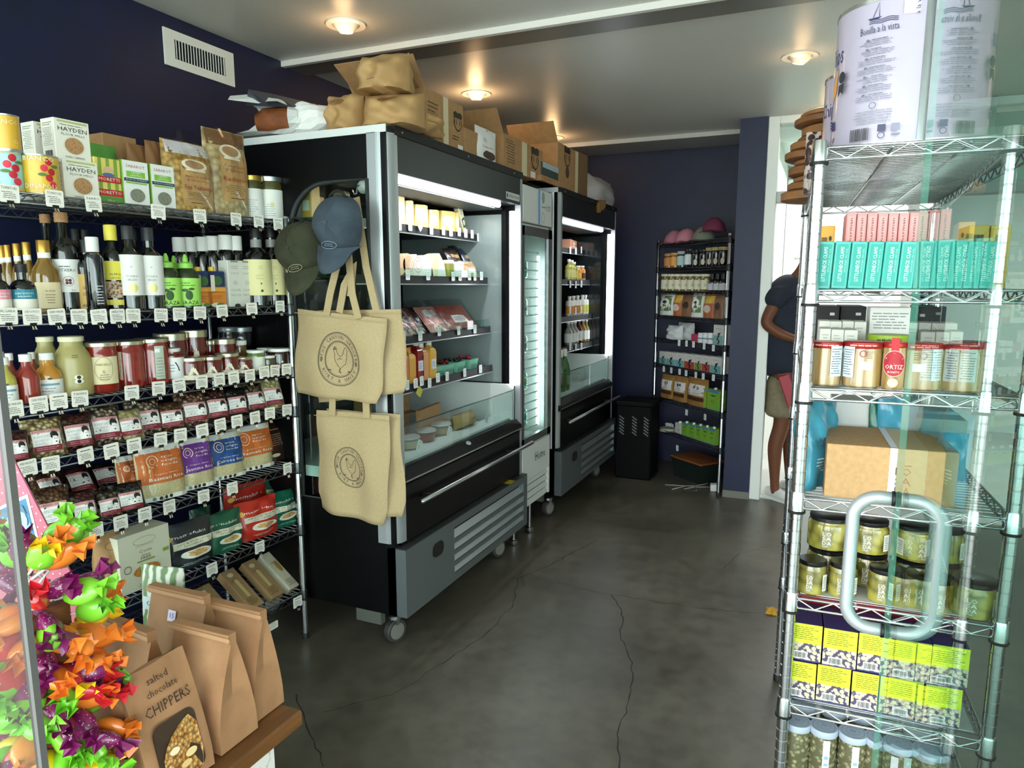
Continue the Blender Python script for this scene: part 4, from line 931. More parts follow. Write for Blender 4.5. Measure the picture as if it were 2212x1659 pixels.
# ---------------------------------------------------------------- sixth and seventh shelves
pouch(LF, 205, 262, 1150, Z6, .07, .07, KRAFT, 'kraft_bag', 'kraft pasta bag behind the sweets, sixth shelf', kind='full', prints=lambda w, h: [('o', 0, h * .8, w * .22, h * .06, .002, '7A5A3A'), ('t', 0, h * .55, h * .05, '7A3A2A', 'Paste', w * .4)])
t, w, h = carton(LF, 258, 368, 1147, Z6, .02, .085, 'DCD8C2', 'pasta_carton', 'cream carton of corn pasta lettered gluten FREE', 'carton')
deco(t, flat(0), [('o', 0, h * .84, w * .22, h * .07, .0016, '9A9484'), ('r', 0, h * .76, w * .36, h * .02, 'C9C4B0'), ('t', 0, h * .66, h * .075, '9A4A2A', 'Corn', w * .24), ('t', 0, h * .59, h * .045, '6A6E4A', 'Gluten', w * .18), ('t', 0, h * .54, h * .06, '4A4E3A', 'FREE', w * .2), ('r', 0, h * .49, w * .34, h * .025, '8A9A4A'), ('r', w * .4, h * .56, w * .12, h * .06, '7F9A3C'), ('o', -w * .36, h * .42, w * .07, w * .07, .002, '4A4A42'), ('e', 0, h * .32, w * .26, h * .105, M('9A5A1C', .6, tex='voronoi', n2='C98A3C', sc=90, ramp=(0, .6))), ('t', 0, h * .16, h * .045, '9A4A2A', 'Fusilli', w * .18), ('l', .02, h * .09, w * .6, h * .06, 2, '8A8474')])
def noodle(xl, xr, yt, d, col, label, word, h=None):
    def pr(w, h): return [('t', -w * .02, h * .74, h * .09, 'F2EFE6', 'momofuku', w * .66), ('e', -w * .4, h * .73, w * .05, w * .05, 'E9B84A'), ('r', w * .02, h * .55, w * .78, h * .15, 'DDD6BE', (8, 3)), ('t', w * .02, h * .58, h * .05, '2B2B2B', word, w * .66), ('t', w * .02, h * .52, h * .05, '2B2B2B', 'NOODLES', w * .4), ('e', w * .06, h * .32, w * .3, h * .10, 'E9E4D8'), ('e', w * .06, h * .335, w * .22, h * .065, M('A5713A', .6, tex='voronoi', n2='D9B070', sc=120, ramp=(0, .6))), ('l', w * .02, h * .13, w * .6, h * .06, 2, 'B9C9BE')]
    return pouch(LF, xl, xr, yt, Z6, d, .085, M(col, .38, coat=.25), 'noodle_bag', label, 'bag', 'bags of dried noodles', 'stand', pr, wr=.006, h=h, rz=-.1)
noodle(352, 452, 1125, .06, '1F252D', 'black bag of soy and scallion noodles', 'SOY & SCALLION')
noodle(440, 516, 1106, .07, '12573F', 'green noodle bag between the black and red bags', 'TINGLY CHILI')
noodle(510, 592, 1078, .075, 'BE2A1C', 'red bag of spicy noodles', 'SPICY SOY')
noodle(570, 637, 1062, .08, '135B45', 'green noodle bag nearest the rack post', 'TINGLY CHILI')
noodle(488, 572, 1044, .19, 'AE2418', 'red noodle bag at the back behind the red one', 'SPICY SOY')
noodle(566, 622, 1030, .19, '0F4E3A', 'green noodle bag at the back near the post', 'TINGLY CHILI')
noodle(412, 455, 1096, .19, '0F4E3A', 'green noodle bag at the back behind the green one', 'TINGLY CHILI')
def slant(xl, xr, yt, d, w, h, col, label, win, i):
    s, _, _ = LF.fit(xl, xr, yt, Z7, d)
    t = put(LF, s, d, Z7 + .004, 'pasta_carton', label, 'carton', 'pasta cartons lying aslant on the lowest shelf')
    t.rotation_euler = (Matrix.Rotation(LF.a + .05, 3, 'Z') @ Matrix.Rotation(-R(52), 3, 'X')).to_euler()
    obj('body', box(-w / 2, w / 2, 0, .035, 0, h, .001), M(col, .6, n2='A8865E' if col != 'D2CBB2' else 'CBC4AA', sc=40), t)
    deco(t, flat(0), [('e', -w * .05, h * .86, w * .2, h * .05, 'D9CCB0'), ('l', 0, h * .72, w * .6, h * .06, 2, '6A3A2A'), win, ('l', 0, h * .16, w * .7, h * .18, 5, '6A5236')])
slant(440, 545, 1290, .03, .10, .19, '9A7A54', 'tan pasta carton with ribbon pasta window, lowest shelf', ('e', .0, .07, .032, .026, PASTA2), 0)
slant(520, 590, 1250, .05, .07, .2, 'A5835A', 'tan carton with long spaghetti window, lowest shelf', ('r', 0, .10, .016, .09, 'D2B87E'), 1)
slant(572, 630, 1240, .05, .07, .2, 'A5835A', 'tan carton with spaghetti window beside the cream carton', ('r', 0, .10, .016, .09, 'D2B87E'), 2)
slant(618, 660, 1225, .05, .075, .2, 'D2CBB2', 'cream carton with golden oval nearest the rack post, lowest shelf', ('e', 0, .12, .012, .03, 'A5803A'), 3)
pouch(LF, 378, 440, 1275, Z7, .10, .06, FILM, 'pasta_bag', 'clear plastic pasta bag behind the paper bags, lowest shelf', 'bag', kind='full', prints=lambda w, h: [('e', 0, h * .8, w * .25, h * .06, 'D9C9B0'), ('e', 0, h * .75, w * .15, h * .04, '7A3A30')])

# ---------------------------------------------------------------- handwritten price cards along the rack
ROWCARDS = [
    ('top', Z1, 430, [(20, 418, 'TOMATOES'), (118, 429, 'TOMATOES'), (202, 440, 'FARRO'), (342, 458, 'LENTILS DU PUY'), (432, 467, 'PASTA'), (510, 474, 'PASTA'), (559, 478, 'PREP BEANS'), (601, 484, 'GREEN BEANS')]),
    ('bottle', Z2, 680, [(17, 683, 'ALGARA'), (70, 684, 'AGRO DI MOSTO'), (123, 684, 'SHERRY VINEGAR'), (171, 684, 'BALSAMIC'), (214, 684, 'OLIVE OIL'), (254, 683, 'ARBEQUINA'), (288, 682, 'OLIVE OIL'), (348, 681, 'GRAZA'), (388, 679, 'DRIZZLE'), (432, 676, 'SIZZLE'), (480, 672, None), (544, 667, None), (605, 662, None)]),
    ('jar', Z3, 820, [(30, 884, 'LIME VINEGAR'), (84, 874, 'CANE VINEGAR'), (127, 867, None), (173, 861, 'TAHINI'), (285, 848, None), (343, 839, None), (387, 832, None), (436, 825, None), (474, 820, None), (505, 816, None), (540, 811, None), (571, 804, 'SPICE'), (594, 801, None), (619, 798, None)]),
    ('bean', Z4, 900, [(60, 1011, 'MIDNIGHT'), (110, 1003, 'GARBANZO'), (185, 983, None), (241, 974, None), (290, 962, None), (347, 949, None), (390, 940, None), (437, 930, None), (476, 918, None), (512, 910, None), (551, 902, None), (583, 893, None), (620, 886, 'SPECIAL')]),
    ('rice', Z5, 1080, [(139, 1165, 'LIMA'), (207, 1146, None), (261, 1129, None), (313, 1111, None), (366, 1095, 'BASMATI RICE'), (440, 1072, 'JASMINE RICE'), (502, 1055, 'CALROSE'), (621, 1012, None)]),
    ('noodle', Z6, 1200, [(458, 1230, None), (561, 1182, None)]),
    ('lowest', Z7, 1340, [(643, 1300, None)]),
]
for nm, z, _, cs in ROWCARDS:
    for i, (x, y, hd) in enumerate(cs):
        what = {'top': 'top shelf', 'bottle': 'bottle shelf', 'jar': 'jar shelf', 'bean': 'bean shelf', 'rice': 'rice shelf', 'noodle': 'noodle shelf', 'lowest': 'lowest shelf'}[nm]
        price_card(LF, x, y, -.010, .049 if nm in ('top', 'bottle', 'jar', 'bean') else .047, .046 if nm != 'bottle' else .044, 'cream handwritten price card clipped to the %s, %s counting from the window' % (what, ORD[i]), 'handwritten price cards on the wire rack', hd)
# ================================================================ inside the front fridge
FF = Frame((XF, 2.262), 90)
FSH = [(z + .001, -x) for z, x in SH]
zf, df = FSH[0]
CHEESE = M('DCC070', .4, coat=.4); CHEESE2 = M('E2CD8E', .4, coat=.4)
for k, (a, b, y, m) in enumerate(((856, 875, 417, CHEESE2), (876, 894, 432, CHEESE2), (895, 925, 441, CHEESE), (926, 949, 452, CHEESE), (951, 985, 455, CHEESE), (984, 992, 458, CHEESE))):
    s, w, h = FF.fit(a, b, y, zf, df + .03)
    t = put(FF, s, df + .03, zf, 'cheese_wedge', 'wrapped yellow cheese with white round label, %s on the top fridge shelf' % ORD[k], 'cheese', 'wrapped cheeses in the front fridge')
    obj('cheese', prism([(-w / 2, 0), (w / 2, 0), (w / 2 * .92, h * .97), (w / 2 * .6, h), (-w / 2 * .8, h * .95)], 0, .07), m, t)
    deco(t, flat(0), [('e', 0, h * .5, w * .36, h * .26, 'E9E7EA'), ('l', 0, h * .5, w * .4, h * .12, 2, '8A8FB0')])
for k, (a, b, y, c) in enumerate(((752, 770, 400, 'D9A04A'), (790, 806, 372 + 40, 'D28A3A'), (705, 722, 425, 'C98A4A'), (714, 728, 402, 'D5CBA0'))):
    s, w, h = FF.fit(860 + k * 3, 876 + k * 3, 430, zf, .5)
    t = put(FF, .10 + k * .09, df + .16 + .05 * (k % 2), zf, 'cheese_block', 'cheese block seen through the fridge side window, %s from the corner post' % ORD[k], 'cheese', 'cheese blocks seen through the side window')
    obj('cheese', box(-.03, .03, 0, .05, 0, (.15, .10, .08, .14)[k], .004), M(c, .4), t)
    deco(t, side(-.03), [('r', -.025, .05, .034, .04, 'E6E2D2')])
bar = put(FF, FF.s(1000, zf + .05, df + .05), df + .03, zf + .008, 'wrapped_bar', 'long white green and red wrapped bar leaning on the top fridge shelf', 'packet')
bar.rotation_euler = (Matrix.Rotation(FF.a, 3, 'Z') @ Matrix.Rotation(R(-28), 3, 'Y')).to_euler()
obj('wrapper', box(-.022, .022, 0, .03, 0, .19, .004), M('C9C6A8', .45), bar)
deco(bar, flat(0), [('r', 0, .06, .03, .05, '2F3A2C'), ('e', 0, .06, .009, .016, 'C9C6A8'), ('r', .012, .035, .014, .03, '2E6A44'), ('r', .012, .012, .02, .022, 'C23A48'), ('l', 0, .13, .03, .05, 4, '8A8A6A')])
zf, df = FSH[1]
for k, (a, b, y) in enumerate(((858, 878, 546), (878, 897, 547))):
    s, w, h = FF.fit(a, b, y, zf, df + .03); t = put(FF, s, df + .04, zf, 'round_cheese', 'peach coloured round cheese standing on edge, %s from the corner post' % ORD[k], 'cheese', 'peach round cheeses')
    obj('cheese', lathe([(h / 2 * .95, 0), (h / 2, .006), (h / 2, .04), (h / 2 * .95, .046)], 20), M('DDB894', .5), t, (0, 0, h / 2), (R(-90), 0, 0)); deco(t, flat(-.046), [('o', 0, h / 2, h * .34, h * .34, .003, 'C99A78'), ('o', 0, h / 2, h * .2, h * .2, .003, 'C99A78')])
for k, (a, b, y, c) in enumerate(((893, 906, 549, 'E8E6DE'), (907, 936, 551, 'E9E8E2'), (931, 964, 547, 'E4DDB0'))):
    s, w, h = FF.fit(a, b, y, zf, df + .02)
    t = put(FF, s, df + .02, zf, 'soft_cheese', ('narrow white wrapped cheese beside the peach rounds', 'white wrapped soft cheese, second fridge shelf', 'pale yellow and white cheese wedge, second fridge shelf')[k], 'cheese')
    obj('cheese', prism([(-w / 2, 0), (w / 2, 0), (w * .36, h * .6), (w * .05, h), (-w * .22, h * .93), (-w * .45, h * .4)], 0, .06), M(c, .5), t)
    if k == 2: deco(t, flat(0), [('p', [(-w * .1, .002), (w * .48, .002), (w * .34, h * .58), (w * .05, h * .95)], 'EDECE6')])
for k, (a, b, y) in enumerate(((962, 974, 562), (974, 992, 566))):
    jar(FF, a, b, y, zf, df + .03, 'dip_tub', ('small green tub on the second fridge shelf', 'small white tub on the second fridge shelf')[k], M(('8A8A3A', 'DADAD6')[k], .4), WHITE, None, (), None, .2)
for k, (a, b, y, c, rz) in enumerate(((985, 1012, 528, '2A211C', .3), (1000, 1028, 522, '1C1A1C', .5), (1018, 1040, 530, '26344E', .5), (1005, 1036, 560, 'B79A74', .4))):
    pouch(FF, a, b, y, zf, df + (.05, .10, .07, .01)[k], .03, M(c, .35, coat=.4), 'deli_pack', ('dark deli pack leaning by the far fridge wall, lower one', 'dark deli pack with white label at the far fridge wall', 'navy deli pack at the far end of the second shelf', 'tan deli pack in front of the dark ones')[k], 'packet', kind='pillow', tilt=-.5, prints=lambda w, h: [('r', 0, h * .35, w * .5, h * .25, 'D8D5CE'), ('r', 0, h * .7, w * .6, h * .12, 'A58258')])
zf, df = FSH[2]
SALAMI = M('3A0E0C', .3, tex='voronoi', n2='B98A80', sc=38, ramp=(.35, .8), coat=.6)
for k, (a, b, y, m, lb) in enumerate(((866, 918, 640, SALAMI, 'clear pack of dark sliced salami in the front fridge'), (905, 948, 632, M('2E0F0E', .3, coat=.6), 'clear pack of dark cured meat beside the salami'), (930, 972, 640, M('9A4A40', .3, tex='wave', n2='D8A89C', sc=30, coat=.6), 'clear pack of bacon strips with white label'), (968, 1032, 640, M('8A3A2C', .3, n2='A85444', sc=60, coat=.6), 'clear pack of ham with white printed label'), (856, 890, 676, M('B98A86', .3, coat=.6), 'pale pink sliced meat pack nearest the corner post'))):
    t, w, h = pouch(FF, a, b, y, zf, df + .015 + (k % 2) * .02, .02, m, 'meat_pack', lb, 'packet', 'clear packs of cured meat', 'pillow', (lambda w, h: [('r', 0, h * .72, w * .5, h * .24, 'D8D8D8'), ('l', 0, h * .72, w * .4, h * .16, 4, '6A6A6E')]) if k == 2 else (lambda w, h: [('r', .01, h * .38, w * .44, h * .3, 'DEDCDC'), ('l', .01, h * .38, w * .36, h * .2, 5, '8A8A8E')]) if k == 3 else (), tilt=-.7, h=.15)
    me, _ = pouchmesh(w * 1.2, .2, .026, k, 'pillow', wr=.004); obj('film', me, FILM, t, (0, 0, -.008))
obj('lip_pane', box(.0, .003, .06, 1.17, 1.262, 1.305), CLEAR, F1, (-.158, 0, 0))
obj('lip_pane', box(.0, .003, .06, 1.17, 1.52, 1.555), CLEAR, F1, (-.174, 0, 0))
zf, df = FSH[3]
for k, (a, b, y, c) in enumerate(((862, 876, 752, 'C9705A'), (874, 897, 751, 'D9A03E'), (893, 912, 738, '8A1F1A'), (907, 920, 742, 'D89A6A'), (915, 946, 737, 'DDAA44'))):
    s, w, h = FF.fit(a, b, y, zf, df + .02); w = .052
    t = put(FF, s, df + .005, zf, 'juice_bottle', 'square juice bottle, %s, %s from the corner post in the front fridge' % (('coral', 'amber', 'dark red', 'peach', 'golden')[k], ORD[k]), 'bottle', 'juice bottles in the front fridge')
    bm = bmesh.new()
    n = 4; lv = [(1, 0), (1, .70), (.9, .78), (.42, .86), (.42, .9)]
    rings = [[bm.verts.new((sx * w / 2 * r, w / 2 + sy * w / 2 * r, z * h)) for sx, sy in ((-1, -1), (1, -1), (1, 1), (-1, 1))] for r, z in lv]
    for A, B in zip(rings, rings[1:]):
        for i in range(4): bm.faces.new((A[i], A[(i + 1) % 4], B[(i + 1) % 4], B[i]))
    bm.faces.new(rings[0][::-1]); bm.faces.new(rings[-1]); obj('body', frombm(bm), M(c, .15, coat=.6), t)
    obj('cap', lathe([(.0135, h * .9), (.0135, h), (.012, h * 1.01)], 12), M('E8E6E0' if k != 1 else 'D9862E', .5), t, (0, w / 2, 0))
    if k in (2, 4): deco(t, flat(0), [('r', 0, h * .4, w * .8, h * .26, 'D9D9E2'), ('l', 0, h * .4, w * .6, h * .16, 4, '6A6A8A')])
BERRY = lathe([(0, -.009), (.006, -.007), (.009, 0), (.006, .007), (0, .009)], 8)
for k, (a, b, cs) in enumerate(((946, 964, ('8A1220', '5E0F18', 'A82034')), (964, 985, ('7E1020', '9A1828', '2A1016')), (985, 1013, ('16121A', '1E1620', '0E0C12')), (1013, 1045, ('1A1218', 'A51C30', 'B8243A')))):
    s, w, h = FF.fit(a, b, 790, zf, df + .01); w = .095; s = FF.s((944, 968, 992, 1020)[k] + 6, zf, df) + .05
    t = put(FF, s - .04, df + .01, zf, 'berry_basket', 'green pulp basket of %s berries, %s from the juice bottles' % (('dark red', 'mixed red', 'black', 'bright red')[k], ORD[k]), 'basket', 'green berry baskets')
    obj('basket', mk([(x * .04, .045 + y * .04, 0) for x, y in ((-1, -1), (1, -1), (1, 1), (-1, 1))] + [(x * .047, .045 + y * .047, .052) for x, y in ((-1, -1), (1, -1), (1, 1), (-1, 1))], BOXF[:1] + BOXF[2:]), M('6FB59A', .7), t)
    for i in range(7): deco(t, lambda x, z, e: (x, .0018 - z * .12 - e, z), [('r', -.033 + i * .011, .018, .004, .02, '2F6A58')])
    for i in range(14):
        x, y = random.uniform(-.036, .036), random.uniform(-.036, .036); obj('berry', BERRY, M(cs[i % 3], .3, coat=.4), t, (x, .045 + y, .050 + random.uniform(0, .014)))
def fcards(fr, lst, d0, lb, grp, w=.032, h=.043):
    for i, (x, y) in enumerate(lst): price_card(fr, x, y, d0, w, h, lb % ORD[i], grp, None, False, tone='F0F1F0')
fcards(FF, [(863, 487), (886, 488), (932, 497), (958, 498), (974, 501), (992, 501), (1006, 504), (1020, 506), (1034, 513)], -SH[0][1] - .012, 'white price tag on the top fridge shelf rail, %s from the corner post', 'white price tags in the front fridge')
fcards(FF, [(881, 594), (925, 595), (979, 597), (994, 597), (1014, 596), (1026, 597), (1040, 596)], -SH[1][1] - .012, 'white price tag on the second fridge shelf rail, %s from the corner post', 'white price tags in the front fridge')
fcards(FF, [(872, 726), (908, 726), (949, 716), (991, 714), (1026, 711)], -SH[2][1] - .012, 'white price tag on the third fridge shelf rail, %s from the corner post', 'white price tags in the front fridge')
fcards(FF, [(880, 832), (898, 828), (911, 823), (928, 827), (946, 816), (966, 813), (1004, 805), (1038, 797)], -SH[3][1] - .012, 'white price tag on the lowest fridge shelf rail, %s from the corner post', 'white price tags in the front fridge')
price_card(FF, 908, 490, -SH[0][1] - .016, .032, .032, 'diamond shaped white price tag in the front fridge', 'white price tags in the front fridge', None, False, tilt=R(45))
price_card(FF, 906, 846, -SH[3][1] - .02, .04, .04, 'yellow and white tag hanging under the juice bottles', 'white price tags in the front fridge', None, False, tone='C9BE3A', tilt=R(35))
# fridge deck: boxes, clamshells
zd = .748
for k, (s0, d0, w, dep, h, rz, lb) in enumerate(((.60, .40, .30, .12, .25, 0, 'brown cardboard box standing at the back of the fridge deck'), (.70, .25, .26, .02, .15, .12, 'cardboard flap leaning in the fridge deck'))):
    t = put(FF, s0, d0, zd, 'cardboard_box', lb, 'box', None, rz)
    obj('body', box(-w / 2, w / 2, 0, dep, 0, h, .002), CARD, t)
    obj('flap', box(-w / 2, w / 2, -.05, 0, h * .45, h * .46), CARD, t)
for k, (s0, d0) in enumerate(((.20, .09), (.34, .09), (.50, .10), (.66, .11))):
    t = put(FF, s0, d0, .776, 'clear_tub', 'clear plastic tub on the fridge deck, %s from the corner post' % ORD[k], 'tub', 'clear tubs on the fridge deck')
    obj('tub', lathe([(.045, 0), (.055, .045), (.058, .046)], 14), FILM, t, (0, .06, 0), (0, 0, 0), (1, .8, 1)); obj('lid', lathe([(.058, .046), (.056, .054), (0, .055)], 14), M('D9DEDC', .3, alpha=.5), t, (0, .06, 0), (0, 0, 0), (1, .8, 1))
    obj('contents', lathe([(.04, .002), (.05, .036), (0, .04)], 12), M(('B9836A', 'C9C2A8', '8A4A40', '9A8A6A')[k], .5), t, (0, .06, 0), (0, 0, 0), (1, .8, 1))
t = put(FF, .30, .20, .80, 'paper_doily', 'crinkled white and red paper lying on the fridge deck', 'paper'); me, _ = pouchmesh(.26, .12, .03, 9, 'pillow', wr=.012); obj('paper', me, M('D9CBC6', .6, n2='9A4A44', sc=40, ramp=(.5, .62)), t, (0, 0, 0), (R(-60), 0, 0))
t = put(FF, .86, .10, .776, 'pastry_tray', 'tan paper wrapped loaf on the fridge deck', 'loaf'); me, _ = pouchmesh(.22, .07, .09, 4, 'pillow'); obj('loaf', me, M('9A8050', .6), t, (0, .05, 0), (R(-8), 0, 0))
for k, (x, y, tl) in enumerate(((906, 963, -.2), (971, 933, .1), (1052, 902, .15))): price_card(FF, x, y, .05, .036, .05, 'white tag on the fridge deck glass, %s from the corner post' % ORD[k], 'white tags on the fridge deck', None, False, tilt=R(30), tone='F2F2F0')

# ================================================================ inside the far fridge
FG = Frame((XF, 4.075), 90)
G = [(z + .001, -x) for z, x in SH2]
t, w, h = carton(FG, 1226, 1252, 519, G[0][0], G[0][1] + .02, .12, 'D99A7C', 'pastry_box', 'pink printed box on the top shelf of the far fridge', 'box', rz=.15)
deco(t, flat(0), [('e', .02, h * .5, w * .2, h * .3, 'F0E2D8'), ('r', 0, h * .5, w * .9, .004, 'C4562E')])
def drinks(row, lst, name, what, kind, group):
    z, d = G[row]
    for k, (a, b, y, c, lc) in enumerate(lst):
        lb = '%s in the far fridge, %s from the corner post' % (what, ORD[k])
        bottle(FG, a, b, y, z, d + .04, name, lb, kind, M(c, .15, coat=.5), ('E3E2DC', .12, 1.15), (.12, .5, lc, 110), (), group, w=.058)
drinks(1, [(1226, 1232, 560, 'A9A44A', 'C9C67A'), (1232, 1238, 562, 'A9A44A', 'C9C67A'), (1237, 1243, 566, '8A8A2E', 'B9B45A')], 'drink_bottle', 'yellow drink bottle', 'wine', 'yellow drink bottles')
drinks(1, [(1244, 1252, 574, 'C8862A', 'D9A23A'), (1252, 1262, 574, 'C9822A', '3A2A1A')], 'tea_bottle', 'squat orange drink bottle', 'jug', 'orange drink bottles')
drinks(2, [(1226, 1234, 640, 'D8D6CE', 'C9822E'), (1234, 1243, 639, 'D8D6CE', 'B9741E'), (1243, 1252, 638, 'D8D6CE', 'D08A3A'), (1253, 1262, 637, 'D8D6CE', 'C9C04A'), (1260, 1268, 637, 'D8D6CE', 'A9B04A')], 'carton_drink', 'white drink bottle with bright band', 'square', 'white drink bottles')
drinks(3, [(1224, 1231, 694, '8A8A80', 'DCDCD8'), (1231, 1238, 693, '8A8A80', 'DCDCD8'), (1238, 1245, 692, '8A8A80', 'DCDCD8'), (1246, 1254, 688, '5A1A14', 'DCDCD8'), (1255, 1263, 688, '9A6A2A', 'DCDCD8'), (1262, 1270, 688, '7A7A3A', 'DCDCD8')], 'soda_bottle', 'white labelled soda bottle', 'mix', 'white labelled soda bottles')
for k, (s0, c) in enumerate(((.12, '0E1210'), (.21, '0E1210'), (.30, '0E1210'), (.40, '1E5A26'), (.48, '1E5A26'))):
    t = put(FG, s0, .12, .776, 'sparkling_bottle', '%s sparkling bottle standing on the far fridge deck, %s from the corner post' % (('dark' if k < 3 else 'green'), ORD[k]), 'bottle', 'sparkling bottles on the far fridge deck')
    obj('body', lathe([(.036, 0), (.038, .004), (.038, .14), (.03, .18), (.014, .22), (.013, .26)], 12), M(c, .1, coat=.8), t); obj('cap', lathe([(.016, .23), (.016, .275), (.012, .28)], 10), M(('B9A45A' if k < 3 else 'D8D8CC'), .35), t)
for r in range(4):
    ys = (541, 615, 672, 752)[r]
    for k in range(3): price_card(FG, 1232 + 12 * k, ys + (0, 1, -1)[k] - r, G[r][1] - .012, .034, .05, 'white price tag in the far fridge, %s on the %s rail' % (ORD[k], ('top', 'second', 'third', 'lowest')[r]), 'white price tags in the far fridge', None, False, tone='EEF0F0')
price_card(FG, 1301, 665, .10, .05, .05, 'single white tag by the far wall of the far fridge', 'white price tags in the far fridge', None, False, tone='DDE0E0')

# ================================================================ on top of the fridges
TF = Frame((XF, 2.262), 90); ZT = 2.06
TAPE = M('D8C9A4', .5)
def shipbox(xl, xr, yt, d, dep, label, prints, rz=0.0, flaps=True, h=None):
    t, w, h = carton(TF, xl, xr, yt, ZT, d, dep, CARD, 'cardboard_box', label, 'box', 'cardboard boxes on top of the fridges', rz, h=h)
    deco(t, flat(0), prints(w, h))
    if flaps:
        f = obj('flap', box(-w / 2, w / 2, 0, .003, 0, .11), CARD, t, (0, dep, h), (R(20), 0, 0))
        f = obj('flap', box(-.003, 0, 0, dep, 0, .13), CARD, t, (-w / 2, 0, h), (0, R(-38), 0))
    return t, w, h
def shield(x, z, k): return [('p', [(x + k * a, z + k * b) for a, b in ((-1, .75), (-.6, 1), (0, .85), (.6, 1), (1, .75), (.85, .2), (1, -.3), (.5, -.9), (0, -1.1), (-.5, -.9), (-1, -.3), (-.85, .2))], '33251A'), ('p', [(x + k * .78 * a, z + k * .78 * b - k * .1) for a, b in ((-1, .5), (1, .5), (.85, .1), (1, -.3), (.5, -.9), (0, -1.05), (-.5, -.9), (-1, -.3), (-.85, .1))], 'A37B50'), ('t', x, z - k * .15, k * .8, '33251A', '11', k * .9)]
t, w, h = shipbox(918, 1001, 245, .03, .34, 'open cardboard shipping box with shield number 11 on the front fridge', lambda w, h: [('l', -w * .3, h * .45, w * .26, h * .7, 9, '4A3826'), ('r', w * .02, h * .5, w * .13, h, TAPE), ] + shield(w * .34, h * .62, w * .12) + [('l', w * .28, h * .26, w * .2, h * .12, 2, '4A3826'), ('r', w * .4, h * .08, w * .14, h * .12, 'E6E4DE')], h=.20)
obj('flap', box(-.002, .002, 0, .30, 0, .17), CARD, t, (-w / 2, .02, h), (0, R(-62), 0))
carton(TF, 1003, 1049, 285, ZT, .03, .20, CARD, 'cardboard_box', 'plain small cardboard box beside the white pouch on the fridge', 'box', 'cardboard boxes on top of the fridges')
t, w, h = pouch(TF, 1026, 1070, 279, ZT, .035, .03, 'EDEBE6', 'tablet_pouch', 'white hanging pouch printed with a brown bear', 'packet', kind='stand', prints=lambda w, h: [('p', [(-.012, h * .93), (0, h * .96), (.012, h * .93)], '1E1E1E'), ('t', -w * .15, h * .64, h * .05, '3A3A3A', 'YETIS', w * .24), ('l', -w * .15, h * .58, w * .24, h * .03, 1, '5A5A5A'), ('t', w * .02, h * .42, h * .06, 'A8355A', 'TABLETS', w * .6), ('e', w * .05, h * .18, w * .3, h * .13, '4A3226'), ('e', -w * .05, h * .26, w * .12, h * .06, '4A3226')])
shipbox(1088, 1172, 308, .03, .30, 'taped cardboard shipping box with shield number on the white cooler', lambda w, h: [('l', -w * .32, h * .55, w * .24, h * .7, 9, '4A3826'), ('r', 0, h * .5, w * .13, h, TAPE)] + shield(w * .28, h * .66, w * .11) + [('l', w * .24, h * .36, w * .16, h * .12, 2, '4A3826'), ('r', w * .22, h * .12, w * .13, h * .18, 'E6E4DE')])
t, w, h = carton(TF, 1062, 1092, 300, ZT, .14, .2, CARD, 'cardboard_box', 'cardboard box with black printed house badge behind the pouch', 'box', 'cardboard boxes on top of the fridges')
deco(t, side(-w / 2), [('p', [(-.05, h * .5), (-.05, h * .75), (-.08, h * .85), (-.11, h * .75), (-.11, h * .5)], '1E1A18'), ('t', -.08, h * .6, .03, 'A37B50', 'TE', .035)])
shipbox(1205, 1248, 318, .03, .3, 'far cardboard shipping box with printed shield and round badge', lambda w, h: shield(-w * .05, h * .78, w * .16) + [('e', -w * .05, h * .42, w * .09, w * .09, '5A4430'), ('r', w * .42, h * .5, w * .16, h, TAPE)])
t, w, h = carton(TF, 1172, 1206, 356, ZT, .02, .26, M('3A4644', .5), 'teal_box', 'dark teal and pale blue carton on the far boxes', 'box')
deco(t, flat(0), [('r', 0, h * .86, w, h * .28, 'A9BCC4')])
t, w, h = carton(TF, 1170, 1215, 386, ZT, .005, .1, CARD, 'flat_box', 'flat cardboard box with red print under the teal carton', 'box'); deco(t, flat(0), [('l', -w * .1, h * .5, w * .6, h * .5, 2, '9A4A34')])
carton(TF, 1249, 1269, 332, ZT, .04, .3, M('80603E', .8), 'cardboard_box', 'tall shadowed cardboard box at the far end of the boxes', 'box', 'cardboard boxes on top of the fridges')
t, w, h = pouch(TF, 1268, 1318, 386, ZT, .10, .14, M('BDB6B4', .4), 'plastic_bag', 'crumpled pale plastic bag at the far end of the fridge tops', kind='full', wr=.012)
t = put(TF, TF.s(1298, 2.03, 0), -.01, 2.0, 'bundled_bags', 'bundle of folded brown paper bags hanging over the far fridge edge', 'paper bag')
for k in range(7): obj('bag_edge', box(-.10 + k * .028, -.085 + k * .028, -.02 - .004 * (k % 2), .2, .0 + .006 * k, .07, .002), M('8A6336', .8, n2='6E4C28', sc=30), t, (0, 0, 0), (0, R(-14 + 5 * k), R(4 * k)))
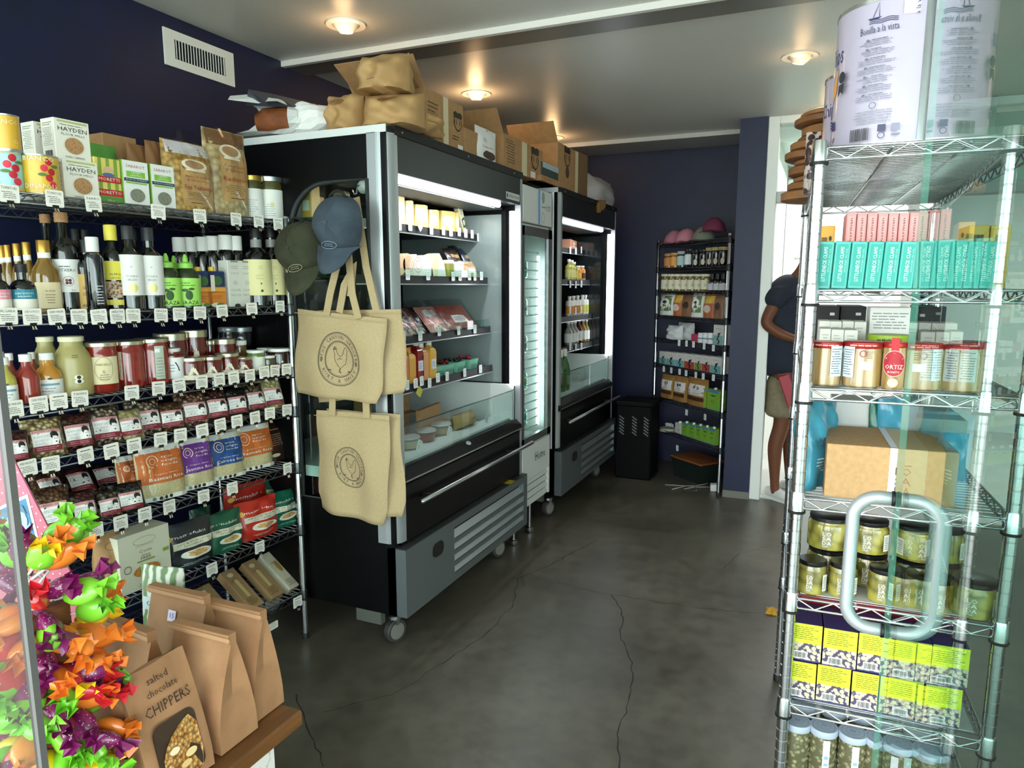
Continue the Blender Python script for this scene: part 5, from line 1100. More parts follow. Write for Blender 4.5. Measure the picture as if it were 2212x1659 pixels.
# loaf in white paper, brown paper bags
t = thing('wrapped_loaf', 'crusty loaf in torn white paper at the fridge top corner', 'bread', (-1.92, 2.36, ZT), R(30))
obj('loaf', lathe([(0, -.15), (.03, -.145), (.052, -.11), (.058, 0), (.05, .1), (0, .14)], 16), M('8A4A1E', .7, n2='5E2E10', sc=25, bump=.5), t, (-.045, .0, .064), (0, R(84), 0))
def sleeve(x0, x1, n, rad, seed, bite, cut=False):
    rd = random.Random(seed); v, f = [], []; m = 18
    for i in range(n + 1):
        q = i / n; x = x0 + (x1 - x0) * q
        for j in range(m):
            a = math.tau * j / m; r = rad(q) * (1 + .10 * math.sin(3 * a + 7 * q + seed) + .05 * math.sin(5 * a - 9 * q))
            xx = x - (bite * (.5 + .5 * math.sin(2 * a + seed)) * (q > .99)) + (.018 * math.sin(4 * a) if i == n else 0)
            v.append((xx, r * math.cos(a) * 1.1, max(.002, .062 + r * math.sin(a))))
    for i in range(n):
        for j in range(m):
            a, b = i * m + j, i * m + (j + 1) % m
            if not (cut and i >= 1 and 7 <= j <= 10): f.append((a, b, b + m, a + m))
    if not cut: f.append(tuple(range(m - 1, -1, -1)))
    return mk(v, f, smooth=False)
obj('paper', sleeve(.155, -.04, 6, lambda q: .045 + .022 * math.sin(q * 2.2), 2, .0), M('EDEBE8', .55), t)
obj('torn_end', sleeve(-.02, -.20, 5, lambda q: .064 + .026 * q, 4, .09, True), M('D5D4D2', .5), t)
obj('film_flap', mk([(-.22, -.02, .11), (-.12, -.02, .155), (.0, .0, .135), (-.03, -.06, .10), (-.12, -.075, .095), (-.20, -.06, .16)], [(0, 5, 4), (5, 1, 4), (1, 3, 4), (1, 2, 3)]), M('3A3C44', .15, coat=.6), t)
def paperbag(loc, w, h, dep, label, rz, stain=False, roll=None, lean=0.0):
    t = thing('paper_bag', label, 'paper bag', loc, rz, 'crumpled paper bags on the front fridge')
    me, surf = pouchmesh(w, h, dep, int(w * 1000 + h * 777), 'full', 16, 16, wr=.013); obj('bag', me, M('BC9664', .7, n2='A98252', sc=9, bump=.7, bd=.02, detail=2), t)
    deco(t, surf, [('e', 0, h * .72, w * .16, h * .12, '8A6238')] if stain else [('l', 0, h * .2, w * .2, h * .05, 1, '4A3826')])
    return t
paperbag((-1.715, 2.35, ZT), .155, .135, .15, 'small rounded brown paper bag with a grease stain', 0, True)
paperbag((-1.52, 2.38, ZT), .23, .125, .22, 'lower crumpled brown paper bag at the fridge corner', R(14), True)
paperbag((-1.545, 2.36, ZT + .125), .20, .135, .20, 'upper brown paper bag stacked on another paper bag', R(4))
t = thing('paper_bag', 'twisted empty paper bag top lying along the fridge edge', 'paper bag', (-1.50, 2.53, ZT + .01), R(80), 'crumpled paper bags on the front fridge'); me, _ = pouchmesh(.26, .09, .10, 12, 'pillow', 12, 12, wr=.016); obj('bag', me, M('C09C68', .7, n2='A37C4C', sc=14, bump=.25, bd=.01), t)

# ================================================================ caps and tote bags on the fridge side
def arctext(txt, cx, cz, r, size, a0, step, flip, col):
    out = []
    n = len(txt)
    for i, ch in enumerate(txt):
        if ch == ' ': continue
        a = R(a0 + step * (i - (n - 1) / 2))
        tv, f = textv(ch); ca, sa = math.cos(a), math.sin(a)
        px, pz = cx + r * sa, cz + r * ca * (1 if not flip else 1)
        rot = -a if not flip else math.pi - a
        out.append(([(px + (p[0] * math.cos(rot) - p[1] * math.sin(rot)) * size, pz + (p[0] * math.sin(rot) + p[1] * math.cos(rot)) * size) for p in tv], f))
    return out
def tote(label, P, y, yb, strap, logo, tilt, th=.03, k=1.0):
    """P: corners TL TR BR BL as (x, z)"""
    base = Vector(((P[0][0] + P[1][0]) / 2, y, min(p[1] for p in P)))
    t = thing('tote_bag', label, 'tote bag', base, 0, 'canvas tote bags on the fridge side')
    L = [(p[0] - base.x, p[1] - base.z) for p in P]
    CAN = M('B7A17B', .85, n2='AB956E', sc=220, bump=.25, bd=.001, name='canvas')
    def pt(u, v):
        x = (L[3][0] * (1 - u) + L[2][0] * u) * (1 - v) + (L[0][0] * (1 - u) + L[1][0] * u) * v
        z = (L[3][1] * (1 - u) + L[2][1] * u) * (1 - v) + (L[0][1] * (1 - u) + L[1][1] * u) * v
        return x, z
    def wav(u, v): return .012 * math.sin(u * 11 + 2 * v + k) * (1 - .75 * v) + .006 * math.sin(u * 5 + v * 9 + 2 * k)
    nu, nv = 22, 20; v_, f_ = [], []
    for sgn in (0, 1):
        for j in range(nv + 1):
            for i in range(nu + 1):
                u, v = i / nu, j / nv; x, z = pt(u, v)
                if j < 3 and i in (0, nu): x += (.018 if i == 0 else -.018) * (3 - j) / 3
                bul = th / 2 * (1 - abs(2 * u - 1) ** 4) * (1 - .6 * v)
                v_.append((x, (-bul if sgn == 0 else bul) + wav(u, v), z))
    n = (nu + 1) * (nv + 1); m = nu + 1
    for j in range(nv):
        for i in range(nu):
            a = j * m + i; f_ += [(a, a + 1, a + m + 1, a + m), (n + a + 1, n + a, n + a + m, n + a + m + 1)]
    for j in range(nv):
        for i in (0, nu): a = j * m + i; f_.append((a, a + m, n + a + m, n + a))
    for i in range(nu): f_.append((i + 1, i, n + i, n + i + 1))
    obj('bag', mk(v_, f_, smooth=True), CAN, t)
    hem = [(pt(u / 20, .955)[0], -th * .3 - .004 + wav(u / 20, .955) - .001, pt(u / 20, .955)[1]) for u in range(21)]; obj('hem_stitch', tube(hem, .0012, 4), M('C2AE84', .8), t)
    def ribbon(pts, wd=.03):
        v, f = [], []
        for i, p in enumerate(pts):
            a, b = Vector(pts[max(i - 1, 0)]), Vector(pts[min(i + 1, len(pts) - 1)]); tt = (b - a).normalized(); nn = Vector((tt.z, 0, -tt.x)).normalized() * wd / 2
            p = Vector(p); v += [p + nn, p - nn, p - nn + Vector((0, .003, 0)), p + nn + Vector((0, .003, 0))]
        for i in range(len(pts) - 1):
            for q in range(4): f.append((4 * i + q, 4 * i + (q + 1) % 4, 4 * i + 4 + (q + 1) % 4, 4 * i + 4 + q))
        return mk(v, f)
    for st in strap: obj('strap', ribbon([(x - base.x, yy, z - base.z) for x, yy, z in st]), CAN, t)
    if logo:
        cx, cz, r = logo; cx -= base.x; cz -= base.z; r2 = r * 1.13
        IN = M('5E5746', .8)
        def surf(x, z, e):
            # shear the round print with the cloth
            xx = cx + x; zz = cz + z * 1.1 + x * tilt; u = v = .5
            for _ in range(5):
                zb, zt = L[3][1] * (1 - u) + L[2][1] * u, L[0][1] * (1 - u) + L[1][1] * u; v = min(max((zz - zb) / (zt - zb), 0), 1)
                xl, xr = L[3][0] * (1 - v) + L[0][0] * v, L[2][0] * (1 - v) + L[1][0] * v; u = min(max((xx - xl) / (xr - xl), 0), 1)
            return (xx, -th / 2 * (1 - abs(2 * u - 1) ** 4) * (1 - .6 * v) + wav(u, v) - e - .0012, zz)
        deco(t, surf, [('o', 0, 0, r, r, r * .035, IN), ('o', 0, 0, r * .94, r * .94, r * .012, IN), ('o', 0, 0, r * .68, r * .68, r * .03, IN), ('o', 0, 0, r * .63, r * .63, r * .012, IN)])
        for grp in (arctext('THE CANYON GROCER', 0, 0, r * .81, r * .19, 2, 10.6, False, IN), arctext('YEHW & TRUK', 0, 0, r * .81, r * .20, 180, 11.5, True, IN)):
            vs, fs = [], []
            for tv, f in grp:
                n0 = len(vs); vs += [surf(p[0], p[1], .0006) for p in tv]; fs += [tuple(i + n0 for i in q) for q in f]
            obj('lettering', mk(vs, fs), IN, t)
        q = r * .52
        hen = [(-.55, .75), (-.42, .86), (-.34, .74), (-.30, .45), (-.12, .22), (.08, .2), (.22, .34), (.36, .66), (.55, .86), (.72, .72), (.62, .45), (.58, .2), (.52, -.12), (.42, -.35), (.2, -.5), (.0, -.68), (-.2, -.52), (-.42, -.22), (-.52, .05), (-.5, .3), (-.6, .6), (-.55, .75)]
        deco(t, surf, [('s', [(a * q, b * q) for a, b in hen], r * .022, IN), ('s', [(-.3 * q, -.1 * q), (-.1 * q, .02 * q), (.15 * q, -.02 * q)], r * .02, IN), ('s', [(.0, -.66 * q), (-.06 * q, -.9 * q), (.1 * q, -.98 * q)], r * .05, IN), ('s', [(-.02 * q, .15 * q), (-.06 * q, .0)], r * .02, IN), ('p', [(-.58 * q, .62 * q), (-.46 * q, .86 * q), (-.34 * q, .62 * q)], IN), ('r', -r * .42, -r * .42, r * .12, r * .05, IN), ('r', r * .42, -r * .44, r * .12, r * .05, IN), ('e', -r * .81, -r * .05, r * .04, r * .1, IN), ('e', r * .81, -r * .12, r * .04, r * .1, IN)])
    return t
hook = (-1.60, 2.225, 1.82)
tote('canvas tote bag behind the upper one, its edge showing', [(-1.80, 1.385), (-1.418, 1.395), (-1.40, 1.09), (-1.83, 1.02)], 2.232, 0, [[(-1.52, -.012, 1.385), (-1.56, -.012, 1.55), (-1.60, -.005, 1.80)]], None, 0, .02, 2.0)
tote('upper canvas tote bag with round hen logo facing out', [(-1.868, 1.392), (-1.465, 1.360), (-1.492, 1.045), (-1.915, 1.062)], 2.200, 0,
     [[(-1.72, -.018, 1.37), (-1.70, -.016, 1.45), (-1.65, -.012, 1.60), (-1.60, -.006, 1.79)], [(-1.575, -.018, 1.36), (-1.60, -.016, 1.45), (-1.615, -.012, 1.62), (-1.60, -.006, 1.79)], [(-1.67, -.004, 1.38), (-1.645, -.002, 1.48), (-1.60, .0, 1.56), (-1.62, .0, 1.44)]], (-1.672, 1.205, .0935), -.06, .04, .5)
tote('canvas tote bag behind the lower one', [(-1.78, 1.0), (-1.44, 1.0), (-1.425, .60), (-1.79, .60)], 2.236, 0, [], None, 0, .02, 3.0)
tote('lower canvas tote bag with round hen logo', [(-1.802, .998), (-1.466, 1.0), (-1.492, .565), (-1.818, .60)], 2.208, 0,
     [[(-1.72, -.014, .985), (-1.715, -.012, 1.10)], [(-1.56, -.014, .985), (-1.565, -.012, 1.10)]], (-1.645, .782, .0745), -.10, .03, 1.4)
hk = thing('suction_hook', 'clear suction hook on the fridge side window', 'hook', (-1.60, 2.262, 1.845))
obj('cup', lathe([(0, 0), (.012, .002), (.026, .012), (.027, .014)], 16), M('C9CDC9', .1, alpha=.5), hk, (0, 0, 0), (R(-90), 0, 0)); obj('hook', tube([(0, -.01, 0), (0, -.025, -.01), (0, -.03, -.03), (0, -.045, -.035), (0, -.052, -.02)], .003, 6), STEEL, hk)
def cap_hat(label, x, z, w, h, col, y, rot, emb):
    t = thing('baseball_cap', label, 'cap', (x, y, z), 0, 'caps hanging on the fridge side'); t.rotation_euler[1] = rot
    m = M(col, .9, n2=col, sc=300, bump=.5, bd=.0015); mm = M(col, .9, n2='%02X%02X%02X' % tuple(max(0, int(col[i:i + 2], 16) - 16) for i in (0, 2, 4)), sc=18, bump=.4, bd=.004)
    v, f = [], []; nr, na = 9, 28
    def dome(a, q):
        rx = w / 2 * (1 + .06 * math.sin(3 * a)); rz = h * .36
        dep = .085 * math.sqrt(max(0, 1 - q ** 2.2)) + .006 * math.sin(3 * a + 1) * math.sin(q * 4)
        return (rx * q * math.sin(a), -dep, rz * q * math.cos(a) + h * .12)
    v.append(dome(0, 0)); 
    for i in range(1, nr + 1):
        for j in range(na): v.append(dome(math.tau * j / na, i / nr))
    for j in range(na): f.append((0, 1 + (j + 1) % na, 1 + j))
    for i in range(nr - 1):
        for j in range(na): a, b = 1 + i * na + j, 1 + i * na + (j + 1) % na; f.append((a, b, b + na, a + na))
    obj('crown', mk(v, f, smooth=True), mm, t)
    for a in range(6):
        an = math.tau * a / 6 + .26; obj('seam', tube([dome(an, q / 8) for q in range(1, 9)], .0013, 4), m, t)
    obj('button', lathe([(0, -.003), (.006, -.002), (.007, .002), (0, .004)], 10), m, t, (0, -.088, h * .12), (R(90), 0, 0))
    # brim: curved plate hanging below the crown
    v, f = [], []; nu, nv = 16, 5
    for sg in (0, 1):
        for j in range(nv + 1):
            for i in range(nu + 1):
                u = -1 + 2 * i / nu; q = j / nv
                x_ = w * .47 * u * (1 - .22 * q); z_ = -h * .18 + h * .06 * (1 - u * u) * 0 - q * h * .32 * math.sqrt(max(0, 1 - u * u * .92)) + h * .05 * u * u
                v.append((x_, -.055 - .03 * q + .05 * u * u + (.004 if sg else 0), z_))
    n = (nu + 1) * (nv + 1); m_ = nu + 1
    for j in range(nv):
        for i in range(nu): a = j * m_ + i; f += [(a, a + 1, a + m_ + 1, a + m_), (n + a + 1, n + a, n + a + m_, n + a + m_ + 1)]
    for i in range(nu): a = nv * m_ + i; f.append((a, a + 1, n + a + 1, n + a))
    obj('brim', mk(v, f, smooth=True), mm, t)
    obj('strap', tube([(-.035, -.02, h * .44), (-.02, -.02, h * .50), (0, -.02, h * .52), (.02, -.02, h * .50), (.035, -.02, h * .44)], [.006, .005, .005, .005, .006], 6), M('14160F', .8), t)
    deco(t, lambda a, b, e: (a, -.068 - e + .12 * abs(a), b - h * .145 + .1 * a * a), [('o', 0, 0, .034, .014, .0025, emb), ('l', 0, 0, .05, .014, 2, emb)])
    return t
cap_hat('olive green corduroy cap hanging on the fridge side', -1.815, 1.585, .225, .285, '3B3D2A', 2.19, R(-9), '8A8668')
cap_hat('slate blue cap hanging on the suction hook', -1.628, 1.665, .205, .29, '414C57', 2.165, R(4), '6E7E90')
# sale sticker on the plinth
# ================================================================ chrome rack by the open door
Q1, Q2, Q3, Q4, Q5, Q6, Q7 = [z + .003 for z in RROW]
for z in (RROW[4], RROW[5]):
    t = put(RF, .19, .02, z + .003, 'shelf_liner', 'pale grey liner sheet on the %s shelf of the chrome rack' % ('olive jar' if z > .7 else 'yellow box'), 'liner'); obj('sheet', box(-.172, .172, 0, 1.05, 0, .0015), M('C4C6C6', .4), t)
# chip tins
def chip_tin(s, d, h, r, label, rz, front):
    t = put(RF, s, d, Q1, 'chip_tin', label, 'tin', 'white chip tins on the chrome rack', rz)
    obj('body', lathe([(r, .004), (r, h - .006)], 40), M('B2AABC', .3, coat=.4, name='white_lacquer'), t)
    for z, a in ((0, 1), (h - .006, -1)): obj('rim', lathe([(r * .97, 0), (r * 1.012, 0), (r * 1.012, .007), (r * .98, .007)], 40), M('CFCFCB', .2, .9), t, (0, 0, z))
    obj('lid', lathe([(r * .97, 0), (r * .97, .003), (0, .003)], 40), M('CFCFCB', .3, .9), t, (0, 0, h - .006))
    NV = '2B2F5E'
    if front:
        obj('seam', lathe([(r + .0008, .006), (r + .0008, h - .006)], 6, cap=False, a0=R(24), a1=R(33)), M('9AA0A4', .15, 1), t)
        obj('paper_seal', mk([((r + .0012) * math.sin(R(a)), -(r + .0012) * math.cos(R(a)), z) for z in (h * .86, h) for a in (3, 8, 13, 18)] + [((r * (1 - .12 * i)) * math.sin(R(a)), -(r * (1 - .12 * i)) * math.cos(R(a)), h + .002 + .01 * i) for i in (0, 1) for a in (3, 8, 13, 18)], [(j * 4 + i, j * 4 + i + 1, j * 4 + i + 5, j * 4 + i + 4) for j in range(3) for i in range(3)]), M('C6C0CC', .5), t)
        x0 = -.034
        pr = [('s', [(x0 - .012, h * .875), (x0 - .002, h * .965), (x0 - .001, h * .875)], .0014, NV), ('p', [(x0 - .022, h * .872), (x0 + .004, h * .872), (x0 - .002, h * .86), (x0 - .018, h * .862)], NV)]
        for k in range(3): pr.append(('s', [(x0 - .018 + i * .005, h * (.856 - .012 * k) + .0012 * math.sin(i * 1.1)) for i in range(11)], .0012, NV))
        pr += [('t', x0, h * .79, .019, NV, 'Bonilla a la vista', .068)]
        for k in range(7): pr += [('e', x0 - .018, h * (.725 - .062 * k), .003, .0022, '6A6A80'), ('l', x0 + .004, h * (.725 - .062 * k), .03, .004, 1, '55556E'), ('l', x0, h * (.70 - .062 * k), .066, .011, 3, '7A7A90')]
        pr += [('o', x0, h * .275, .006, .006, .001, '4A4A66'), ('l', x0 + .002, h * .20, .07, .026, 5, '8A8A9A'), ('b', x0 - .02, h * .085, .034, h * .085), ('r', x0 + .018, h * .115, .013, .013, '4A4A66'), ('o', x0 + .018, h * .065, .006, .006, .0015, '4A4A66'), ('r', x0 + .04, h * .115, .013, .013, '8A8A9E'), ('s', [(x0 + .034, h * .06), (x0 + .046, h * .06), (x0 + .048, h * .068), (x0 + .034, h * .07)], .0012, '4A4A66')]
        pr += [('e', -.098, h * .52, .008, .011, '2B2B33'), ('p', [(-.105, h * .47), (-.091, h * .48), (-.093, h * .40), (-.099, h * .42), (-.106, h * .385)], '2B2B33')]
        deco(t, round_(r + .0008), pr, .0004)
        deco(t, round_(r + .0008), [('t', -.142, h * .70, .05, NV, 'Chips', .06), ('p', [(-.155, h * .5), (-.125, h * .62), (-.13, h * .45), (-.15, h * .38)], 'D99A4A'), ('t', -.135, h * .08, .03, '1F2A5A', 'Fe', .02, True)] + [('s', [(-.16 + i * .006, h * (.19 + .022 * k) + .004 * math.sin(i)) for i in range(7)], .004, NV) for k in range(3)], .0004)
        deco(t, round_(r + .0014), [('t', .03, h * .93, .012, '4A4A66', 'a la vista', .04, True)], .0006)
    else:
        deco(t, round_(r + .0008), [('t', -.02, h * .68, .05, NV, 'Chips', .075), ('p', [(-.07, h * .3), (-.05, h * .55), (.02, h * .58), (-.01, h * .36)], 'D98F3A')] + [('s', [(-.07 + i * .01, h * (.10 + .03 * k) + .005 * math.sin(i)) for i in range(10)], .005, NV) for k in range(3)], .0004)
s, w, h = RF.fit(1801, 2061, 28, Q1, .135)
chip_tin(s, .135, h, w / 2, 'large white chip tin with sailing boat logo on the chrome rack', aim(RF, s, .135) * .8, True)
r0, h0 = w / 2, h
s2 = RF.s(1774, Q1 + .1, .60) + r0
chip_tin(s2, .60, h0 * .99, r0, 'white chip tin half hidden behind the large one', -.9, False)
chip_tin(s2 + .02, .86, h0 * .99, r0, 'white chip tin at the back of the chrome rack top', -.5, False)
# stacked wooden boards and snack bag at the back corner of the top
ZB = Q1; WOOD = M('8A5A2E', .6, n2='6A4220', sc=12, stretch=(1, 1, 4), bump=.2, name='board_wood')
for k, (px, th) in enumerate(((1683, .030), (1697, .026), (1712, .018), (1700, .028), (1712, .018), (1690, .026), (1706, .026), (1720, .016), (1728, .030), (1712, .022), (1728, .016))):
    d = .98 + .01 * (k % 3); s = RF.s(px, ZB, d) + .105
    t = put(RF, s, d, ZB, 'wooden_board', 'round wooden board in the tall stack, %s from the bottom' % ORD[k], 'wooden board', 'stacked wooden boards', random.uniform(-1, 1))
    obj('board', lathe([(.095, 0), (.104, .004), (.105, th - .004), (.098, th)], 22), WOOD if k % 2 else M('9A6A3C', .6, n2='7A4E28', sc=10, bump=.2), t, (0, 0, 0), (0, 0, 0), (1, .92, 1))
    ZB += th + .0015
pouch(RF, 1738, 1770, 285, Q1, .78, .05, M('3A201C', .4, tex='voronoi', n2='C9BCB4', sc=55, ramp=(.5, .62)), 'snack_bag', 'dark patterned snack bag between the boards and the chip tins', kind='full')
# clam boxes
TEAL = M('37A598', .4, coat=.3)
def clam(a, b, k):
    s, w, h = RF.fit(a, b, 521, Q2, .012)
    t = put(RF, s, .012, Q2, 'clam_box', 'teal clam box standing upright, %s from the rack post' % ORD[k], 'box', 'row of teal clam boxes')
    t.rotation_euler[1] = R(2.2); w = min(w, .031)
    obj('body', box(-w / 2, w / 2, 0, .10, 0, h, .0015), TEAL, t)
    deco(t, flat(0), [('r', 0, h * .5, w * .72, h * .88, '2F9C90'), ('t', 0, h * .52, w * .34, 'E6F2EC', 'LITTLENECK CLAMS', h * .72, True), ('t', w * .27, h * .6, w * .14, 'A8DACF', 'SMOKED IN OIL', h * .5, True)])
s0 = RF.s(1779, Q2 + .05, .012)
for k in range(11):
    px0, px1 = 1762 + 35.5 * k, 1796 + 35.5 * k
    clam(px0 + k * .3, px1 + k * .3, k)
for k in range(7):
    a = 1824 + 22.6 * k
    s, w, h = RF.fit(a, a + 21, 459, Q2, .17)
    t = put(RF, s, .17, Q2, 'pink_box', 'pink slim box behind the clam boxes, %s from the rack post' % ORD[k], 'box', 'row of pink slim boxes')
    obj('body', box(-w / 2, w / 2, 0, .1, 0, h, .001), M('E79A96', .5), t); deco(t, flat(0), [('r', 0, h * .55, w * .7, h * .8, 'EDA9A4'), ('t', 0, h * .72, w * .42, '7A2E34', 'Fisherman', h * .42, True), ('l', 0, h * .3, w * .4, h * .16, 3, '7A2E34')])
t, w, h = carton(RF, 1769, 1800, 488, Q2, .22, .1, 'DDA83A', 'yellow_box', 'yellow box with dark bars behind the first clam boxes', 'box'); deco(t, flat(0), [('b', -w * .2, h * .72, w * .4, h * .2), ('e', w * .2, h * .8, w * .1, h * .04, '3A2A14')])
for k, a in enumerate((2088, 2135)):
    t, w, h = carton(RF, a, a + 44, 486, Q2, .16, .1, 'DDB24A', 'yellow_box', ('yellow box behind the far clam boxes, nearer the door edge', 'yellow box behind the far clam boxes, further along')[k], 'box'); deco(t, flat(0), [('b', 0, h * .75, w * .5, h * .2)])
# tuna jars
TUNA = M('B59C72', .15, tex='wave', n2='94763F', sc=14, stretch=(1, 1, .15), dist=6, ramp=(.2, .9), coat=.7, name='tuna_in_oil')
REDL = M('A02420', .35, .3)
for k, (a, b, lb) in enumerate(((1750, 1819, 'tuna jar with red lid nearest the rack post'), (1820, 1906, 'wide tuna jar with white price sticker'), (1962, 2049, 'tuna jar with red lid seen through the door glass edge'), (2050, 2130, 'tuna jar with printed label behind the door glass'))):
    t, r, h = jar(RF, a, b, 737, Q3, .048, 'tuna_jar', lb, TUNA, REDL, None, [('r', (.022, -.030, .0, 0)[k], .052, .028, .062, 'C9D4DA'), ('l', (.022, -.030, 0, 0)[k], .052, .024, .054, 11, '4A5A66')] + ([('r', .006, .046, .024, .016, 'EDEAF0'), ('o', 0, .07, .007, .007, .002, '9A4A44'), ('l', .012, .068, .014, .016, 4, '7A6A4A')] if k == 1 else []), 'tuna jars with red lids', .14, neck=.96, lidr=1.03)
    deco(t, round_(r * 1.035), [('l', .0, h * .93, r * 1.6, .007, 1, 'E9B0A6')], .0004)
t, r, h = jar(RF, 1905, 1956, 738, Q3, .035, 'tuna_jar', 'slim tuna jar with red oval label', TUNA, REDL, None, [('r', 0, .088, .014, .03, 'B21E24'), ('e', 0, .052, .0215, .026, 'E6C9C4'), ('e', 0, .052, .0205, .025, 'A51E28'), ('p', [(-.016, .062), (0, .073), (.016, .062), (0, .053)], 'EDE6E0'), ('t', 0, .045, .012, 'F2E8E2', 'ORTIZ', .031), ('t', 0, .035, .006, 'F2E8E2', 'BONITO', .02), ('e', 0, .014, .009, .009, 'D8C0A0')], 'tuna jars with red lids', .12, neck=.96, lidr=1.03)
for k, (a, b, y, z) in enumerate(((1884, 1962, 723, 0), (1884, 1962, 705, 1))):
    s, w, h = RF.fit(1884, 1962, 723 if not k else 705, Q3, .14)
    t = put(RF, s, .17, Q3 + (.052 if k == 0 else .077), 'green_tin', ('lower round lime green fish tin behind the tuna jars', 'upper round lime green fish tin behind the tuna jars')[k], 'tin', 'lime green fish tins')
    obj('body', lathe([(.042, 0), (.043, .002), (.043, .021), (.042, .023)], 26), M('9AB82E', .4), t); deco(t, round_(.0433), [('l', 0, .012, .06, .014, 1, '4A5A1A'), ('t', 0, .012, .012, '3A4A1A', 'ANCHOVIES', .04)])
t = put(RF, .19, .16, Q3, 'carton_stack', 'low pale carton under the lime green tins', 'carton'); obj('body', box(-.05, .05, -.035, .06, 0, .052, .001), M('D9D6C8', .6), t)
for k, (a, b, y, d) in enumerate(((1768, 1792, 710, .15), (1793, 1820, 712, .15), (1821, 1850, 713, .15), (1766, 1790, 693, .25), (1790, 1815, 694, .25), (1816, 1841, 694, .25), (1842, 1868, 695, .25))):
    t, w, h = carton(RF, a, b, y, Q3, d, .08, 'DAD8CC', 'white_carton', 'small plain white carton behind the tuna jars, %s %s from the post' % (('front row', 'back row')[k > 2], ORD[k if k < 3 else k - 3]), 'carton', 'small white cartons behind the tuna jars'); deco(t, flat(0), [('l', 0, h * .85, w * .6, h * .12, 2, 'A9A79C')])
t, w, h = carton(RF, 1875, 1964, 664, Q3, .30, .08, 'E9E8E2', 'white_carton', 'tall white carton printed with nutrition facts', 'carton'); deco(t, flat(0), [('l', 0, h * .8, w * .9, h * .26, 6, '8A8A86'), ('l', 0, h * .5, w * .9, h * .2, 5, '8A8A86')])
for k, (a, b, d) in enumerate(((1760, 1810, .6), (1812, 1868, .62), (1985, 2040, .8))):
    t, w, h = carton(RF, a, b, 662, Q3, d, .2, BLACKM, 'black_box', 'black box deep in the chrome rack, %s from the post' % ORD[k], 'box', 'black boxes deep in the chrome rack')
    deco(t, flat(0), [('s', [(-w * .3, h * .5), (0, h * .7), (w * .3, h * .5)], .003, '8A8A8A'), ('r', w * .2, h * .86, w * .2, h * .05, 'C9C9C9')])
# big cartons shelf
t, w, h = carton(RF, 1783, 2068, 968, Q4, .02, .22, M('B08A5C', .75, n2='BE9869', sc=90), 'cardboard_box', 'long sealed cardboard box with printed tape on the chrome rack', 'box')
deco(t, flat(0), [('r', w * .02, h * .5, w * .055, h, 'DCE0E6'), ('r', w * .16, h * .5, w * .22, h, 'CBB893'), ('t', w * .1, h * .58, h * .2, '4A4440', 'LO', w * .12), ('t', w * .1, h * .40, h * .2, '4A4440', 'SA', w * .12), ('t', w * .1, h * .22, h * .2, '4A4440', 'DA', w * .12), ('s', [(w * .05, h * .7), (w * .16, h * .7)], .002, '4A4440')])
deco(t, lambda x, z, e: (x, z, h + e), [('r', w * .16, .11, w * .22, .22, 'CBB893'), ('r', w * .02, .11, w * .055, .22, 'DCE0E6')])
t, w, h = carton(RF, 1795, 1891, 868, Q4, .27, .12, 'CFD0CB', 'pale_box', 'plain pale grey carton standing behind the cardboard box', 'box')
t, w, h = carton(RF, 1945, 2085, 905, Q4, .34, .2, M('A9A48A', .7), 'pale_box', 'wide pale tan carton lying behind the cardboard box', 'box'); obj('tape', box(-w / 2, w / 2, .08, .12, h, h + .001), M('C9CCC8', .4), t)
BLUEB = M('3F9DB8', .3, coat=.5, n2='2A7F9A', sc=9)
for k, (a, b, y, d, rz, lb) in enumerate(((1742, 1790, 872, .09, 1.15, 'crinkled blue snack bag leaning at the rack post'), (1752, 1800, 868, .22, 1.2, 'blue snack bag standing behind the leaning one'), (1893, 1922, 858, .31, .9, 'dark green snack bag beside the pale carton'), (1915, 1952, 858, .30, .7, 'blue snack bag beside the dark green one'), (2015, 2090, 935, .26, .1, 'bright blue snack bag top behind the cardboard box'))):
    t, w, h = pouch(RF, a, b, y, Q4, d, .05, BLUEB if k != 2 else M('1F6A55', .3, coat=.4), 'snack_bag', lb, 'bag', 'blue snack bags on the chrome rack', 'pillow', (lambda w, h: [('t', 0, h * .55, .03, '6A3A5A', '030', w * .3), ('l', 0, h * .3, w * .6, h * .2, 5, 'CFE6EE')]) if k == 0 else (), rz=rz, wr=.006, w=.12 if k < 4 else None, lean=.12 if k == 0 else 0)
# olive jars
OLV = M('A39A44', .1, tex='voronoi', n2='5A5420', sc=38, ramp=(.3, .8), coat=.9, name='green_olives')
BLID = M('101114', .3)
def olive(a, b, y, z0, d, lb, h=None):
    t, r, h = jar(RF, a, b, y, z0, d, 'olive_jar', lb, OLV, BLID, None, (), 'olive jars with black lids', .14, h=h, neck=.9, lidr=.94)
    x = -.004; q = r * .40
    deco(t, round_(r + .001), [('r', x, h * .38, q * 1.02, h * .52, M('8E8C66', .2, coat=.5)), ('t', x, h * .54, h * .17, 'EDEBE0', 'LO', q), ('t', x, h * .40, h * .17, 'EDEBE0', 'SA', q), ('t', x, h * .26, h * .17, 'EDEBE0', 'DA', q), ('l', x, h * .16, q, h * .05, 2, 'EDEBE0'), ('r', r * .95, h * .4, r * .4, h * .5, 'D9D9D0'), ('l', r * .95, h * .4, r * .3, h * .4, 7, '4A4A40')])
    return t, r, h
_, _, oh = olive(1722, 1786, 1206, Q5, .045, 'front olive jar nearest the rack post')
for k, (a, b) in enumerate(((1789, 1852), (1874, 1946), (1952, 2030), (2052, 2160))): olive(a, b, 1210 + 5 * k, Q5, .05, 'front olive jar, %s from the rack post' % ORD[k + 1], h=oh)
